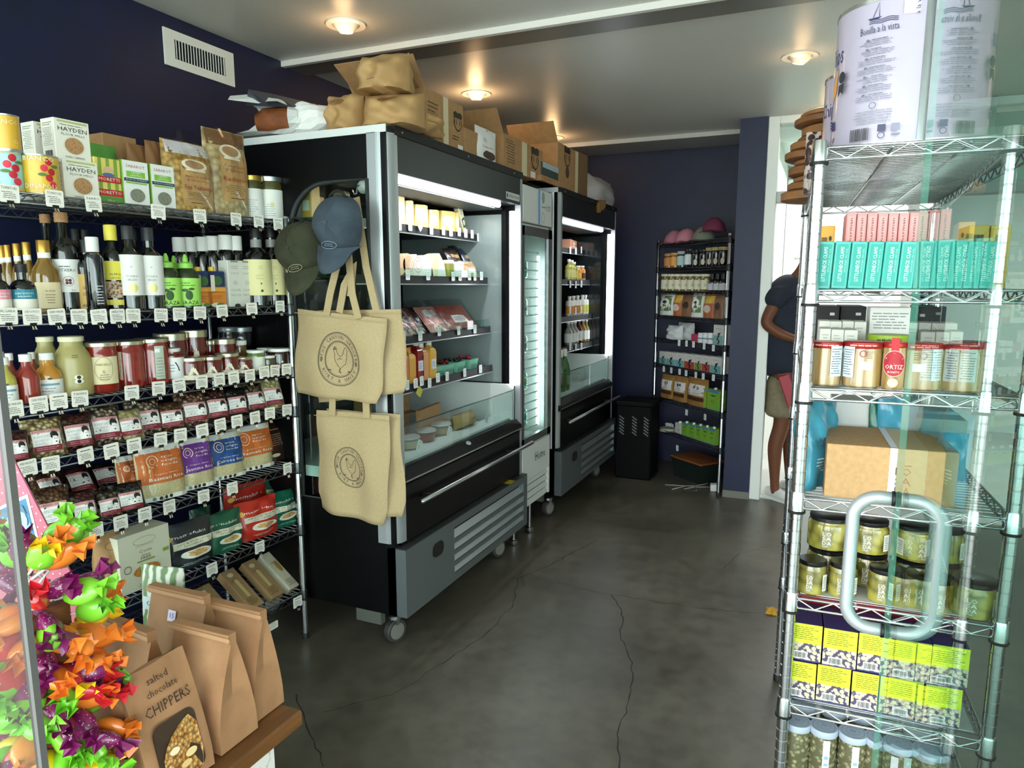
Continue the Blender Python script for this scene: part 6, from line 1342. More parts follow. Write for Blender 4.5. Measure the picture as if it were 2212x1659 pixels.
for k, (a, b) in enumerate(((1744, 1838), (1836, 1921), (1925, 2010), (2008, 2085))):
    s, w, h = RF.fit(a, b, 1120, Q5 + oh, .13)
    for lv in (0, 1): olive(a, b, 1120, Q5 + .0015 + (oh + .001) * lv, .135, 'back row olive jar, %s from the post, %s' % (ORD[k], ('lower tier', 'stacked upper tier')[lv]), h=oh)
# yellow mussel boxes
s1, w1, h1 = RF.fit(1757, 1824, 1438, Q6, .02)
h1 *= .95
SCAL = M('C8BDA0', .5, tex='voronoi', n2='4A3F5A', sc=120, ramp=(.52, .62))
for tier in (0, 1):
    for k in range(5):
        w = .0655; s = .028 + .0685 * k + (.007 if tier else 0)
        t = put(RF, s, .018 + .004 * ((k + tier) % 2), Q6 + .0025 + tier * (h1 + .001), 'seafood_box', 'yellow and navy seafood box, %s from the post in the %s tier' % (ORD[k], ('lower', 'upper')[tier]), 'box', 'yellow seafood boxes')
        obj('body', box(-w / 2, w / 2, 0, .11, 0, h1, .001), M('3A3468', .5), t)
        deco(t, flat(0), [('r', 0, h1 * .74, w, h1 * .52, 'D6E02E'), ('l', 0, h1 * .76, w * .8, h1 * .36, 7, '5A6A1E'), ('r', 0, h1 * .27, w, h1 * .44, SCAL), ('r', -w * .12, h1 * .17, w * .42, h1 * .2, 'F0EFE8'), ('b', -w * .12, h1 * .17, w * .36, h1 * .15)])
t = put(RF, .19, .15, Q6 + .003, 'red_tray', 'red tray at the back of the yellow box shelf', 'tray'); obj('tray', box(-.165, .165, 0, .25, 0, .215, .002), M('8A1E22', .5), t)
# herb jars
HERB = M('A5A27E', .25, tex='voronoi', n2='5A583E', sc=110, ramp=(.1, .6), coat=.6, name='dried_herbs')
for k, (a, b, y) in enumerate(((1693, 1746, 1556), (1747, 1806, 1563), (1808, 1870, 1574), (1872, 1918, 1590), (1920, 1980, 1597), (1982, 2046, 1608), (1712, 1755, 1528), (1770, 1825, 1535), (1830, 1885, 1545))):
    d = .035 if k < 6 else .12
    t, r, h = jar(RF, a, b, y, Q7, d, 'herb_jar', 'dried herb jar with pale blue lid, %s row, %s from the post' % (('front', 'back')[k > 5], ORD[k if k < 6 else k - 6]), HERB, M('B9C6D6', .35, .2), None, (), 'dried herb jars with pale blue lids', .13, h=.115, neck=.98, lidr=1.03, w=.058)
    deco(t, lambda x, z, e: (x, z, h + e - .0006), [('o', 0, 0, r * .82, r * .82, .0015, '7A8EA8'), ('o', 0, 0, r * .5, r * .5, .001, '9AA8BC'), ('t', 0, 0, .012, '7A8EA8', 'N', .008)])
    if k in (1, 2, 4): deco(t, round_(r + .001), [('r', .008, h * .5, .014, h * .7, 'DDE2E8'), ('r', .008, h * .5, .008, .008, '7FA6CE'), ('r', .008, h * .36, .008, .006, '7FA6CE')])
# ================================================================ corner rack
Y = [z + .003 for z in BROW]
def softcap(s, d, col, label, rz, up=0.0, emb=None):
    t = put(BF, s, d, Y[0] + up, 'folded_cap', label, 'cap', 'caps on the corner rack', rz)
    v, f = [], []; nr, na = 6, 18
    for i in range(nr + 1):
        q = i / nr
        for j in range(na):
            a = math.tau * j / na; v.append((.085 * math.sin(q * 1.57) * math.sin(a), .085 * math.sin(q * 1.57) * math.cos(a), .105 * math.cos(q * 1.57) + .004 * math.sin(3 * a) * q))
    for i in range(nr):
        for j in range(na): a, b = i * na + j, i * na + (j + 1) % na; f.append((a, a + na, b + na, b))
    obj('crown', mk(v, f, smooth=True), M(col, .85), t)
    obj('brim', mk([(.075 * math.sin(R(a)) * k, -.05 - .075 * math.cos(R(a)) * k * (1.1 if k > 1 else .5), .012 - .02 * (k - .9) * 2 - .01 * abs(math.sin(R(a)))) for k in (.9, 1.15) for a in range(-80, 81, 16)], [(i, i + 1, 12 + i, 11 + i) for i in range(10)]), M(col, .85), t)
    if emb: deco(t, lambda x, z, e: (x, -.072 + z * .3 - e, .03 + z), [('t', 0, .015, .02, emb, 'KURT', .06)])
softcap(-.78, .08, 'B9788A', 'dusty pink cap at the end of the corner rack top', .2, 0, '8A3A54')
softcap(-.62, .08, 'C4808F', 'pink cap in the middle of the corner rack top', .5, 0, '8A3A54')
softcap(-.42, .09, '7A7D6E', 'sage grey cap on the corner rack top', .3)
softcap(-.33, .11, '6E2A44', 'maroon cap stacked highest on the corner rack', .6, .06)
for k, (a, b, y, c, lc) in enumerate(((1440, 1453, 548, '8A4A1E', 'C98A4A'), (1453, 1467, 546, '9A5A1E', 'D9A04A'), (1468, 1482, 543, '2E3A3A', 'A9C4BE'), (1484, 1497, 538, '101214', 'D9DCDC'), (1498, 1511, 540, '0E0E0E', 'C9C4A8'), (1514, 1527, 539, '0E0E0E', 'C9C4A8'), (1528, 1540, 535, '0E0E0E', 'B9A894'), (1541, 1554, 534, '0E0E0E', 'B9A894'), (1556, 1570, 533, '0E0E0E', 'B9A894'))):
    t, r, h = jar(BF, a, b, y, Y[1], .05, 'spice_jar', 'small spice jar on the second corner shelf, %s along' % ORD[k], M(c, .2, coat=.5), M(('B98A4A', 'B98A4A', 'A9ACA8', '0E0E0E', '0E0E0E', '0E0E0E', '9A8A5A', '9A8A5A', '9A8A5A')[k], .4), (.15, .7, lc, 75) if k < 4 else None, [('e', 0, .035, .014, .022, lc)] if k > 3 else (), 'spice jars on the corner rack', .18)
for k in range(7):
    a = 1434 + 14 * k; jar(BF, a, a + 14, 592, Y[2], .05, 'mustard_jar', 'cream labelled jar on the third corner shelf, %s along' % ORD[k], M('6A6232', .2, coat=.5), M('D8D0B0', .5), (.12, .66, 'D6CFB0', 90), [('l', .004, .045, .02, .02, 2, '3A3A2E')], 'cream labelled jars on the corner rack', .14)
for k in range(3):
    a = 1533 + 12 * k; bottle(BF, a, a + 12, 591, Y[2], .05, 'dropper_bottle', 'dark bottle with pale label on the third corner shelf, %s of three' % ORD[k], 'round', GLASSD, ('0B0B0B', .3, 1.5), (.08, .45, 'B9B8BC', 90), group='dark bottles on the corner rack')
for k, (a, b, c) in enumerate(((1428, 1458, 'g'), (1458, 1477, 'r'), (1475, 1502, 'k'), (1497, 1522, 'g'), (1523, 1547, 'r'), (1547, 1567, 'k'))):
    pouch(BF, a, b, 634 + (k % 3), Y[3], .05, .06, {'g': 'DADBD2', 'r': 'A5562A', 'k': '7A5638'}[c], 'coffee_bag', '%s coffee bag on the corner rack, %s along' % ({'g': 'green and white', 'r': 'red and yellow', 'k': 'brown'}[c], ORD[k]), 'bag', 'coffee bags on the corner rack', 'full', (lambda w, h: [('r', 0, h * .55, w * .8, h * .7, '5E7A4A'), ('e', 0, h * .55, w * .3, h * .24, 'E6E6DA'), ('e', 0, h * .62, w * .15, h * .07, '2B3A26'), ('s', [(-w * .1, h * .38), (0, h * .55), (w * .12, h * .4)], .006, '2B3A26')]) if c == 'g' else (lambda w, h: [('r', 0, h * .78, w * .9, h * .34, 'C9A83A'), ('e', 0, h * .38, w * .34, h * .16, 'C9BCA8')]) if c == 'r' else (lambda w, h: [('e', 0, h * .52, w * .25, h * .16, '2E1E16')]))
for k, (a, b, y) in enumerate(((1444, 1475, 703), (1466, 1500, 697))): pouch(BF, a, b, y, Y[4], .07 + .06 * k, .08, M('C9CCCC', .5), 'white_bag', ('soft white bag slumped on the corner rack, nearer the bin', 'soft white bag standing on the corner rack')[k], kind='full', wr=.01)
t, w, h = carton(BF, 1493, 1511, 722, Y[4], .03, .06, 'B02A52', 'red_box', 'small crimson box on the corner rack', 'box')
for k in range(3): jar(BF, 1511 + 10 * k, 1521 + 10 * k, 719, Y[4], .05, 'white_jar', 'small white jar beside the crimson box, %s of three' % ORD[k], M('D9DADA', .4), WHITE, (.4, .55, '6E8E96', 90), (), 'small white jars on the corner rack')
SW = lambda w, h: ('s', [(-w * .05, h * .52), (w * .22, h * .62), (w * .05, h * .45), (-w * .1, h * .3), (w * .15, h * .18), (-w * .02, h * .06)], w * .12, '151618')
def swirl(a, b, y, z, d, col, label, grp):
    t, w, h = carton(BF, a, b, y, z, d, .07, 'CFCDC6', 'snack_carton', label, 'carton', grp); deco(t, flat(0), [('r', 0, h * .24, w, h * .48, col), ('l', 0, h * .8, w * .6, h * .06, 1, '6A6A6A'), SW(w, h)])
swirl(1541, 1562, 702, Y[4], .03, '7FA8A2', 'tall white and teal carton beside the chrome post', None)
for k, (a, b, c) in enumerate(((1424, 1439, '6FA6A6'), (1440, 1458, '6FA6A6'), (1459, 1477, '6FA6A6'), (1478, 1500, 'A5442E'), (1501, 1515, '7A8A3A'), (1516, 1534, 'A5443A'), (1535, 1557, '6FA6A6'))): swirl(a, b, 759 + 2 * k, Y[5], .03, c, 'white carton with black swirl on the corner rack, %s along' % ORD[k], 'white swirl cartons on the corner rack')
for k, (a, b) in enumerate(((1430, 1458), (1457, 1487), (1487, 1530))):
    pouch(BF, a, b, 809 + 4 * k, Y[6], .05, .06, M('9A7234', .7), 'granola_pouch', 'kraft pouch with heart label on the corner rack, %s along' % ORD[k], 'bag', 'kraft heart pouches', 'full', lambda w, h: [('r', w * .04, h * .58, w * .74, h * .4, 'DDDAD6'), ('p', [(w * .04 + w * .14 * x, h * .62 + h * .1 * z) for x, z in ((0, -1), (-1, .2), (-.9, .8), (-.45, 1), (0, .6), (.45, 1), (.9, .8), (1, .2))], '3A322C'), ('l', w * .04, h * .45, w * .4, h * .04, 1, '5A5550'), ('r', 0, h * .26, w * .8, h * .14, '4A2416')])
def milk(a, b, y, z, label, white=False):
    t, w, h = carton(BF, a, b, y, z, .03, .06, 'D4D4CE' if white else '7FB23A', 'milk_carton', label, 'carton', 'green drink cartons on the corner rack'); obj('cap', lathe([(.011, 0), (.011, .012), (.009, .014)], 10), WHITE, t, (0, .02, h))
    deco(t, flat(0), ([('l', 0, h * .8, w * .5, h * .1, 2, '4A4A4A'), ('s', [(0, h * .4), (w * .2, h * .34), (0, h * .24)], .004, '2B2B2B')] if white else [('r', 0, h * .92, w * .9, h * .14, '4E84B0'), ('e', 0, h * .7, w * .22, h * .04, '3A5A22'), ('o', 0, h * .42, w * .16, h * .06, .003, '3A5A22'), ('r', 0, h * .02, w, h * .04, '6E9AB0')]))
milk(1507, 1523, 838, Y[6], 'green drink carton on the heart pouch shelf, nearer the pouches'); milk(1528, 1553, 842, Y[6], 'green drink carton on the heart pouch shelf, nearer the post')
milk(1458, 1471, 914, Y[7], 'white drink carton beside the green row on the lowest corner shelf', True)
for k in range(5): a = 1472 + 14.6 * k; milk(a, a + 14.2, 914 + 3 * k, Y[7], 'green drink carton on the lowest corner shelf, %s of five' % ORD[k])
s, w, h = BF.fit(1432, 1457, 930, Y[7], .06); t = put(BF, s, .06, Y[7], 'bucket', 'small white ribbed bucket holding papers on the lowest corner shelf', 'bucket')
obj('pail', lathe([(w * .4, 0), (w * .44, h * .5), (w * .48, h), (w * .45, h), (w * .4, .01)], 18), M('B9B6A2', .6), t)
for k in range(3): obj('paper', box(-.02, .02, -.002, .002, .02, h + .06), WHITE, t, (.015 * (k - 1), .01 * k, 0), (R(6), R(12 * (k - 1)), 0))
def bcards(lst, what):
    for i, (x, y) in enumerate(lst): price_card(BF, x, y, -.012, .030, .045, 'small white price tag on the %s of the corner rack, %s along' % (what, ORD[i]), 'small price tags on the corner rack', None, False, tone='E6E8E6')
bcards([(1467, 741), (1483, 742), (1498, 744), (1521, 748), (1541, 752)], 'crimson box shelf')
bcards([(1434, 797), (1450, 800), (1468, 803), (1482, 806), (1503, 810), (1519, 813), (1541, 816)], 'swirl carton shelf')
bcards([(1483, 891), (1523, 901)], 'heart pouch shelf'); bcards([(1463, 968)], 'lowest shelf')
# tub, cables and plug under the rack; black crates beside it
P = onz(1500, 1042, 0); t = thing('storage_tub', 'dark green tub with orange lid on the floor under the corner rack', 'tub', (P.x, P.y + .12, 0), R(-40))
obj('tub', mk([(x * .15, y * .10, 0) for x, y in ((-1, -1), (1, -1), (1, 1), (-1, 1))] + [(x * .17, y * .12, .15) for x, y in ((-1, -1), (1, -1), (1, 1), (-1, 1))], BOXF), M('1A2622', .5), t)
obj('lid', box(-.18, .18, -.13, .13, .15, .165, .006), M('8A4E1E', .6), t)
P = onz(1500, 1046, 0); t = thing('cable', 'tangled white power cable on the floor under the corner rack', 'cable', (P.x, P.y, .006))
def wob(n, r, cx, cy): return [(cx + r * math.cos(i * .7) * (1 + .2 * math.sin(i)), cy + r * .6 * math.sin(i * .7), .004 + .006 * (i % 5)) for i in range(n)]
A = [onz(x, y, .006) - Vector((P.x, P.y, .006)) for x, y in ((1437, 1047), (1470, 1049), (1500, 1050), (1525, 1045), (1540, 1035))]
obj('cord', tube([tuple(a) for a in A] + wob(30, .05, A[-1].x, A[-1].y), .0035, 5), M('B9B6AE', .5), t)
A2 = [onz(x, y, .006) - Vector((P.x, P.y, .006)) for x, y in ((1452, 1057), (1480, 1050), (1500, 1049), (1505, 1060), (1485, 1064), (1478, 1056), (1500, 1052), (1535, 1052))]
obj('cord', tube([tuple(a) for a in A2], .0035, 5), M('B9B6AE', .5), t)
P = onz(1542, 1062, 0); t = thing('adapter', 'small white power adapter on the floor by the chrome post', 'adapter', (P.x, P.y + .03, 0), R(10)); obj('body', box(-.03, .03, -.03, .03, 0, .05, .004), WHITE, t)
BINM = M('050506', .6, spec=.15)
t = thing('black_bin', 'black plastic bin with slotted vents beside the corner rack', 'bin', (-1.275, 5.40, 0))
obj('body', box(-.145, .13, -.15, .14, 0, .585, .01), BINM, t); obj('lid', box(-.15, .14, -.16, .15, .57, .605, .008), BINM, t)
for cx in (-.10, .0, .09):
    for i in range(6): obj('slot', box(-.022, .022, -.0025, .0, -.004, .004), M('7A7C80', .5), t, (cx, -.1505, .36 + i * .024), (0, R(35), 0))

# ================================================================ the person in the back doorway
def skin(name, pts, edges, mat, parent, root=0, sub=2):
    me = mk([p[:3] for p in pts], []); me.edges.add(len(edges))
    for i, e in enumerate(edges): me.edges[i].vertices = e
    o = obj(name, me, mat, parent)
    md = o.modifiers.new('skin', 'SKIN'); md.use_smooth_shade = True; md.branch_smoothing = .6
    lay = me.skin_vertices[0] if me.skin_vertices else None
    if lay is None:
        bpy.context.view_layer.objects.active = o
        bm = bmesh.new(); bm.from_mesh(me); bm.verts.layers.skin.verify(); bm.to_mesh(me); bm.free(); lay = me.skin_vertices[0]
    for i, p in enumerate(pts):
        r = p[3]; lay.data[i].radius = (r, r) if not isinstance(r, tuple) else r
        lay.data[i].use_root = (i == root)
    sb = o.modifiers.new('smooth', 'SUBSURF'); sb.levels = sub; sb.render_levels = sub
    return o
F0 = onz(1684, 1080, 0)
per = thing('person', 'person in navy t-shirt, khaki shorts and white slip-on shoes leaning forward in the back doorway', 'person', (F0.x - .03, F0.y + .02, 0))
def pp(px, py, dy=0.0):
    q = ony(px, py, F0.y + .02 + dy); return (q.x - F0.x, dy, q.z)
SKINM = M('6E3E22', .55, sub=.1, name='skin'); NAVY = M('232838', .85, n2='1C2130', sc=60); KHAKI = M('8A7F66', .85, n2='7C7159', sc=40)
b = [pp(1707, 800, .08) + (.13,), pp(1703, 740, .08) + (.13,), pp(1706, 670, .08) + (.12,), pp(1720, 618, .08) + (.07,), pp(1748, 585, .08) + (.055,), pp(1768, 560, .08) + (.085,), pp(1778, 535, .08) + (.08,),
     pp(1705, 830, 0) + (.095,), pp(1700, 915, -.01) + (.058,), pp(1683, 965, -.01) + (.055,), pp(1683, 1040, -.01) + (.033,), pp(1684, 1070, -.01) + (.036,), pp(1712, 1080, -.02) + (.03,),
     pp(1708, 830, .18) + (.095,), pp(1722, 915, .2) + (.058,), pp(1716, 965, .2) + (.055,), pp(1716, 1040, .2) + (.033,), pp(1716, 1066, .2) + (.036,), pp(1742, 1076, .2) + (.03,),
     pp(1695, 632, -.05) + (.045,), pp(1662, 700, -.10) + (.045,), pp(1700, 724, -.11) + (.036,), pp(1728, 733, -.11) + (.028,), pp(1748, 738, -.10) + (.024,),
     pp(1712, 632, .22) + (.045,), pp(1700, 700, .26) + (.045,), pp(1740, 725, .24) + (.036,), pp(1765, 735, .2) + (.028,)]
skin('body', b, [(0, 1), (1, 2), (2, 3), (3, 4), (4, 5), (5, 6), (0, 7), (7, 8), (8, 9), (9, 10), (10, 11), (11, 12), (0, 13), (13, 14), (14, 15), (15, 16), (16, 17), (17, 18), (3, 19), (19, 20), (20, 21), (21, 22), (22, 23), (3, 24), (24, 25), (25, 26), (26, 27)], SKINM, per)
for k, (dx, dz) in enumerate(((0, 0), (.006, .012), (.008, -.012), (.003, .022), (-.02, .02))):
    w0 = Vector(b[23][:3]); obj('finger', tube([w0 + Vector((dx, -.004, dz)), w0 + Vector((.035 + dx, -.01, dz - .004)), w0 + Vector((.06 + dx * .5, -.002, dz - .02))], [.009, .0085, .007], 8), SKINM, per)
skin('shirt', [pp(1704, 818, .08) + (.178,), pp(1700, 770, .08) + (.178,), pp(1699, 710, .08) + (.178,), pp(1703, 655, .08) + (.185,), pp(1714, 618, .08) + (.15,), pp(1736, 594, .08) + (.085,), pp(1694, 628, -.05) + (.095,), pp(1674, 668, -.09) + (.08,), pp(1711, 628, .22) + (.095,), pp(1700, 668, .25) + (.08,)], [(0, 1), (1, 2), (2, 3), (3, 4), (4, 5), (4, 6), (6, 7), (4, 8), (8, 9)], NAVY, per)
skin('shorts', [pp(1702, 790, .08) + (.15,), pp(1701, 825, .08) + (.15,), pp(1698, 855, .01) + (.115,), pp(1694, 885, -.01) + (.105,), pp(1692, 905, -.01) + (.105,), pp(1712, 855, .16) + (.115,), pp(1718, 885, .19) + (.105,), pp(1720, 905, .19) + (.105,)], [(0, 1), (1, 2), (2, 3), (3, 4), (1, 5), (5, 6), (6, 7)], KHAKI, per)
obj('hair', lathe([(.10, 0), (.108, .03), (.10, .07), (.06, .105), (0, .115)], 16), M('1A1410', .8), per, (b[6][0] - .01, b[6][1], b[6][2] - .02), (0, R(25), 0))
def shoe(c, dy):
    v, f = [], []; prof = [(-.10, .030, .075), (-.06, .040, .085), (0, .045, .080), (.06, .050, .06), (.12, .05, .05), (.165, .035, .038), (.18, .01, .02)]
    for (x, w, h) in prof:
        for a in range(10): an = math.tau * a / 10; v.append((x, w * math.cos(an), max(0.002, h * .5 + h * .5 * math.sin(an))))
    for i in range(len(prof) - 1):
        for a in range(10): f.append((i * 10 + a, i * 10 + (a + 1) % 10, i * 10 + 10 + (a + 1) % 10, i * 10 + 10 + a))
    f.append(tuple(range(10))); f.append(tuple(60 + k for k in range(10)))
    o = obj('shoe', mk(v, f, smooth=True), M('D6D6D2', .6), per, (c[0] + .02, c[1], .0), (0, 0, R(-38)))
    obj('sole', prism([(-.105, 0), (.15, 0), (.182, .012), (.15, .02), (-.105, .02)], -.045, .045), M('E2E2DC', .6), o)
shoe((b[11][0], b[11][1]), 0); shoe((b[17][0], b[17][1]), 0)
t = thing('red_package', 'flat red package held low beside the person in the doorway', 'packet', (F0.x + .10, F0.y - .13, .0)); q = ony(1712, 830, F0.y - .1)
t.location = (q.x, F0.y - .12, q.z - .10); obj('package', box(-.035, .035, -.012, .012, -.06, .17, .004), M('A5142A', .4), t, (0, 0, 0), (0, R(-20), 0)); obj('sticker', box(-.01, .01, -.0135, -.012, .0, .02), M('E09AA4', .5), t, (.02, 0, .07), (0, R(-20), 0))
t = thing('paper_scrap', 'small white slip of paper on the floor by the white shoe', 'paper'); t.location = onz(1650, 1073, .002); obj('sheet', box(-.06, .06, -.02, .02, 0, .002), WHITE, t)
t = thing('dry_leaf', 'crumpled yellow leaf scrap on the floor beside the chrome rack', 'leaf'); t.location = onz(1666, 1328, .002); me, _ = pouchmesh(.05, .04, .012, 3, 'pillow', 6, 6, wr=.006); obj('leaf', me, M('B98A2A', .6), t, (0, 0, 0), (R(-60), 0, 0))
# ================================================================ window bench with cookie bags and lollipops
ZTB = .60
WOODT = M('5A3819', .45, n2='7A5028', sc=6, stretch=(6, .7, 6), bump=.15, coat=.2, name='dark_wood')
CRK = M('DFDDD6', .6, tex='voronoi', n2='B9B6AC', sc=34, ramp=(.5, .62), bump=.3, name='crackle_paint')
tb = thing('window_bench', 'dark wood topped bench with white crackle painted base inside the window', 'bench', (-1.35, .78, 0))
obj('top', box(-.42, .396, -.31, .302, .562, .598, .005), WOODT, tb)
obj('base', box(-.38, .352, -.28, .258, .0, .562), CRK, tb)
BAGM = M('A67B55', .75, n2='98704C', sc=26, bump=.25, bd=.004, name='brown_paper')
def cookie_bag(cx, cy, rz, w, dep, h, label, front=None, lean=0.0, roll=True):
    t = thing('cookie_bag', label, 'paper bag', (cx, cy, ZTB), rz, 'brown cookie bags on the window bench')
    if lean: t.rotation_euler = (Matrix.Rotation(rz, 3, 'Z') @ Matrix.Rotation(lean, 3, 'X')).to_euler()
    rd = random.Random(int(abs(cx) * 1000))
    lv = []; n = 12
    for k in range(n + 1):
        v = k / n; z = h * v
        d = dep / 2 * (1 - max(0, (v - .12) / .88) ** 1.5) + .003
        pinch = dep * .42 * math.sin(min(1, v * 1.05) * math.pi) * .55 + (0 if v < .8 else 0)
        ww = w / 2 * (1 - .03 * math.sin(v * 3.1))
        ring = []
        m = 8
        for i in range(m + 1): x = -ww + 2 * ww * i / m; ring.append((x, -d - .004 * math.sin(i * .8 + 5 * v + rd.random() * .3) * (i not in (0, m)), z))
        ring.append((ww - pinch * .5, 0, z))
        for i in range(m + 1): x = ww - 2 * ww * i / m; ring.append((x, d + .003 * math.sin(i + 4 * v) * (i not in (0, m)), z))
        ring.append((-ww + pinch * .5, 0, z))
        lv.append(ring)
    N = len(lv[0]); v = [p for r in lv for p in r]; f = []
    for k in range(n):
        for i in range(N): f.append((k * N + i, k * N + (i + 1) % N, (k + 1) * N + (i + 1) % N, (k + 1) * N + i))
    f.append(tuple(range(N - 1, -1, -1))); f.append(tuple(n * N + i for i in range(N)))
    me = mk(v, f, smooth=True); me.set_sharp_from_angle(angle=R(28)); obj('bag', me, BAGM, t)
    if roll:
        obj('rolled_top', prism([(-w / 2, -.006), (w / 2, -.008), (w / 2, .012), (-w / 2, .010)], -.009, .010), BAGM, t, (0, -.004, h))
        obj('tin_tie', box(-w / 2 - .004, w / 2 + .004, -.0115, -.0095, -.002, .006), M('B18A64', .6), t, (0, -.004, h))
    if front: deco(t, lambda x, z, e: (x, -(dep / 2 * (1 - max(0, (z / h - .12) / .88) ** 1.5)) - .0085 - e, z), front(w, h))
    return t
CRUMB = M('D2AC68', .6, tex='voronoi', n2='7A5428', sc=150, ramp=(.25, .8), cells=('D9B26A', 'FFFFFF'), bump=.6)
BK = '3A2A1E'
cookie_bag(-1.035, .806, R(90), .135, .095, .225, 'hand lettered brown cookie bag with a clear window', lambda w, h: [('t', -.002, h * .90, .017, BK, 'salted', .042), ('t', 0, h * .81, .017, BK, 'chocolate', .062), ('t', .002, h * .69, .025, BK, 'CHIPPERS', .092), ('p', [(x, z + h * .33) for x, z in rrect(w * .66, h * .5, .016, 4)], M('3A2A1C', .5)), ('p', [(x + .002, z + h * .32) for x, z in ((-.038, -.05), (.036, -.052), (.041, -.02), (.040, .03), (.028, .048), (.008, .042), (-.012, .03), (-.026, .018), (-.037, .0))], CRUMB), ('e', -.012, h * .34, .010, .006, 'E6D6B0'), ('e', .018, h * .26, .012, .007, 'E2C88E'), ('e', .004, h * .2, .011, .006, 'D9B878'), ('l', -.005, h * .03, .05, .012, 2, BK)], lean=-.06, roll=False)
cookie_bag(-1.068, .945, R(0), .150, .090, .215, 'rolled brown cookie bag in the middle of the bench', None)
cookie_bag(-1.083, 1.044, R(0), .150, .078, .215, 'rolled brown cookie bag at the bench corner nearest the aisle', None)
cookie_bag(-1.215, 1.02, R(0), .160, .085, .235, 'rolled brown cookie bag at the back with a price sticker', lambda w, h: [('r', -.005, h * .82, .022, .022, 'DCD8F0'), ('t', -.005, h * .82, .014, '4A4A9A', '15', .012)])
cookie_bag(-1.205, .885, R(-6), .165, .075, .225, 'rolled brown cookie bag behind the lettered one, with a price sticker', lambda w, h: [('r', .0, h * .68, .022, .026, 'DCD8F0'), ('t', .0, h * .68, .014, '4A4A9A', '15', .012)])
t = thing('print_bag', 'green and white botanical print bag behind the cookie bags', 'bag', (-1.30, 1.05, ZTB), R(10)); me, surf = pouchmesh(.11, .27, .05, 6, 'full'); obj('bag', me, M('C9CFC0', .5, tex='wave', n2='5E7A4A', sc=14, dist=8), t); deco(t, surf, [('r', 0, .19, .08, .03, 'B9CCD0'), ('t', 0, .19, .014, '2B3A3A', 'Cotton Fare', .06)], .0008)
P = LF; price_card(LF, 590, 1352, -.02, .05, .03, 'blank white card hanging off the lowest shelf edge by the bags', 'handwritten price cards on the wire rack', None, False)
# lollipop stand
LX, LY = -1.095, .665
st = thing('lollipop_stand', 'round brown wooden stand stuck full of wrapped lollipops', 'stand', (LX, LY, ZTB))
obj('column', lathe([(.036, 0), (.036, .385), (.03, .39)], 20), M('6A3A1E', .6, n2='7F4A28', sc=12), st)
obj('base', lathe([(.09, 0), (.09, .012), (.05, .016)], 24), M('4A2A14', .5), st)
WR = {'green': '7CC832', 'orange': 'E8802A', 'purple': '7A1558', 'yellow': 'EFC81E', 'red': 'C81E2A'}
BODY = lathe([(0, -.024), (.008, -.022), (.0145, -.012), (.0165, 0), (.0145, .012), (.008, .022), (0, .024)], 12)
def flaremesh(seed):
    rd = random.Random(seed); v = [(0, 0, 0)]; f = []; n = 12
    for k, (r, z) in enumerate(((.005, .004), (.013, .013), (.020, .026))):
        for i in range(n):
            a = math.tau * i / n; q = r * (1 + (.03 if i % 2 else -.03) * k + rd.uniform(-.16, .16)); v.append((q * math.cos(a), q * math.sin(a) * .45 + (.0035 if i % 2 else -.0035) * k, z + rd.uniform(-.005, .005) * k))
    for i in range(n): f.append((0, 1 + i, 1 + (i + 1) % n))
    for k in range(2):
        for i in range(n): a, b = 1 + k * n + i, 1 + k * n + (i + 1) % n; f.append((a, b, b + n, a + n))
    return mk(v, f, smooth=False)
FLARE = [flaremesh(s) for s in range(5)]
STICK = tube([(0, 0, -.075), (0, 0, -.02)], .0022, 6)
cols = list(WR); rdl = random.Random(21)
for row in range(10):
    for k in range(12):
        nm = rdl.choice(('green', 'green', 'green', 'orange', 'orange', 'orange', 'purple', 'purple', 'yellow', 'red') if row > 0 else ('orange', 'purple', 'red', 'green'))
        ang = R(-48 - 118 + 236 * (k + (.5 if row % 2 else 0)) / 11.5 + rdl.uniform(-6, 6)); el = R(rdl.uniform(-35, 30)) if row < 9 else R(rdl.uniform(35, 60))
        rr = .064 + rdl.uniform(-.008, .012)
        tw = ang + rdl.uniform(-.5, .5)
        dirv = Vector((math.cos(ang) * math.cos(el), math.sin(ang) * math.cos(el), math.sin(el)))
        ax = Vector((math.cos(tw) * math.cos(el), math.sin(tw) * math.cos(el), math.sin(el)))
        z = ZTB + .035 + row * .0445 + rdl.uniform(-.006, .006)
        t = thing('lollipop', '%s wrapped lollipop, %s around in the %s ring from the bottom of the stand' % (nm, ORD[k], ORD[row]), 'lollipop', Vector((LX, LY, z)) + dirv * rr, 0, 'wrapped lollipops on the stand')
        t.rotation_euler = ax.to_track_quat('Z', 'Y').to_euler()
        if nm == 'purple': mt = M('E9D6E4', .3, tex='voronoi', n2=WR[nm], sc=230, ramp=(.14, .2), coat=.6)
        else: mt = M(WR[nm], .3, coat=.6, n2=WR[nm], sc=5, bump=.2)
        obj('wrapper', BODY, mt, t, (0, 0, 0), (0, 0, rdl.uniform(0, 3)), (1.35, .9, 1.2))
        fc = M(WR[rdl.choice(cols)] if rdl.random() < .2 else WR[nm], .4, coat=.3)
        obj('wrapper_flare', FLARE[(row + k) % 5], fc, t, (0, 0, .019), (rdl.uniform(-.5, .5), rdl.uniform(-.5, .5), rdl.uniform(0, 3)))
        if rdl.random() < .5: obj('wrapper_flare', FLARE[(row + k + 2) % 5], fc, t, (0, 0, -.019), (math.pi + rdl.uniform(-.4, .4), rdl.uniform(-.4, .4), rdl.uniform(0, 3)), (.7, .7, .7))
        obj('stick', STICK, M('E6E4DC', .5), t)
        if (row + k) % 3 == 0: obj('paper_label', lathe([(.0, -.001), (.0095, -.001), (.0095, 0), (0, 0)], 12), WHITE, t, (0, -.0135, 0), (R(90), 0, 0), (.8, 1, 1))
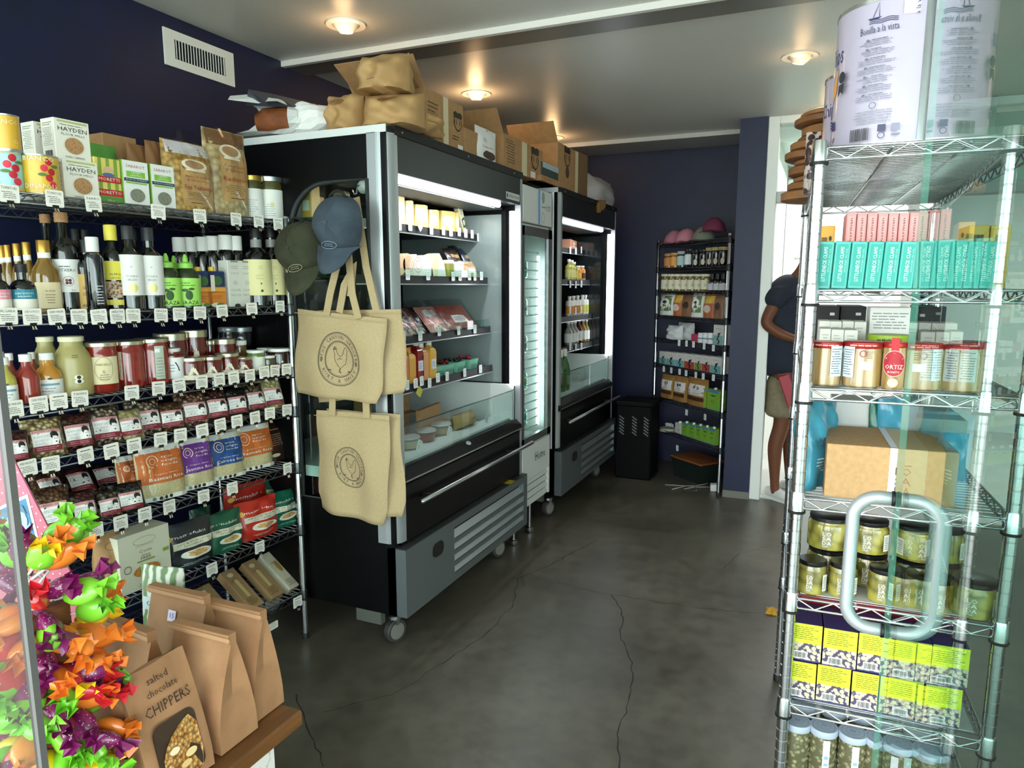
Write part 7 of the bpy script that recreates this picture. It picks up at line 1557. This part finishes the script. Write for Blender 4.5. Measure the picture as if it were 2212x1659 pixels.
# pink header card with a photograph print
def atd(px, py, z):
    d = ray(px, py); return EYE + d * (z / d.dot(_f))
DC = 1.27
n0 = Vector((_f.x, _f.y, 0)).normalized(); rx = Vector((_r.x, _r.y, 0))
B0 = atd(90, 1200, DC)
t = thing('display_card', 'pink polka dot display card with a blue tinted photo print behind the lollipops', 'display card', (B0.x, B0.y, ZTB)); t.rotation_euler[2] = YAW
def loc2(px, py):
    q = onplane(px, py, B0, n0) - Vector((B0.x, B0.y, ZTB)); return (q.dot(rx), q.z)
poly = [loc2(-90, 905), loc2(18, 972), loc2(132, 1195), loc2(170, 1275), (loc2(170, 1275)[0], 0.0), (loc2(-90, 1300)[0], 0.0)]
obj('board', prism(poly, 0, .004), M('C9667E', .5, tex='voronoi', n2='C9667E', sc=10), t)
dots = []
a, b = loc2(-80, 930), loc2(160, 1330)
k = 0
for i in range(18):
    for j in range(22):
        x = a[0] + .0125 * i + (.006 if j % 2 else 0); z = a[1] - .0125 * j
        # inside the sloping edge
        e0, e1 = poly[1], poly[2]; side_ = (e1[0] - e0[0]) * (z - e0[1]) - (e1[1] - e0[1]) * (x - e0[0])
        if side_ < -.0006 and z < poly[1][1] - .004 and x < poly[3][0] - .004 and z > .2: dots.append((x, z))
v, f = [], []
for x, z in dots:
    n = len(v); v += [(p[0], -.0006, p[1]) for p in ell(.0017, .0017, 8, x, z)]; f.append(tuple(range(n, n + 8)))
if v: obj('polka_dots', mk(v, f), M('EBC3CC', .6), t)
ph = [loc2(-75, 1128), loc2(60, 1067), loc2(91, 1193), loc2(-44, 1254)]
deco(t, flat(0), [('p', ph, 'E9EDF2')], .0008)
def lerp2(u, v): return tuple((ph[3][i] * (1 - u) + ph[2][i] * u) * (1 - v) + (ph[0][i] * (1 - u) + ph[1][i] * u) * v for i in (0, 1))
def blob(pts, col): return ('p', [lerp2(u, v) for u, v in pts], col)
deco(t, flat(-.0012), [blob(((.04, .05), (.96, .05), (.96, .95), (.04, .95)), '4A7EA8'), blob(((.45, .05), (.96, .05), (.96, .30), (.8, .34), (.6, .3)), '14202E'), blob(((.58, .25), (.66, .18), (.78, .2), (.88, .4), (.92, .62), (.88, .85), (.7, .9), (.55, .8), (.52, .5)), 'A9CBE2'), blob(((.55, .72), (.62, .88), (.75, .95), (.9, .86), (.93, .7), (.82, .82), (.68, .8)), '5A7A94'), blob(((.9, .5), (.96, .56), (.95, .42), (.91, .40)), '9ABEDA'), blob(((.62, .62), (.68, .65), (.72, .62), (.68, .60)), '16283C'), blob(((.60, .36), (.66, .32), (.74, .36), (.68, .28)), 'E6F0F6'), blob(((.04, .05), (.5, .05), (.46, .5), (.3, .6), (.04, .45)), '22405C')], .0006)
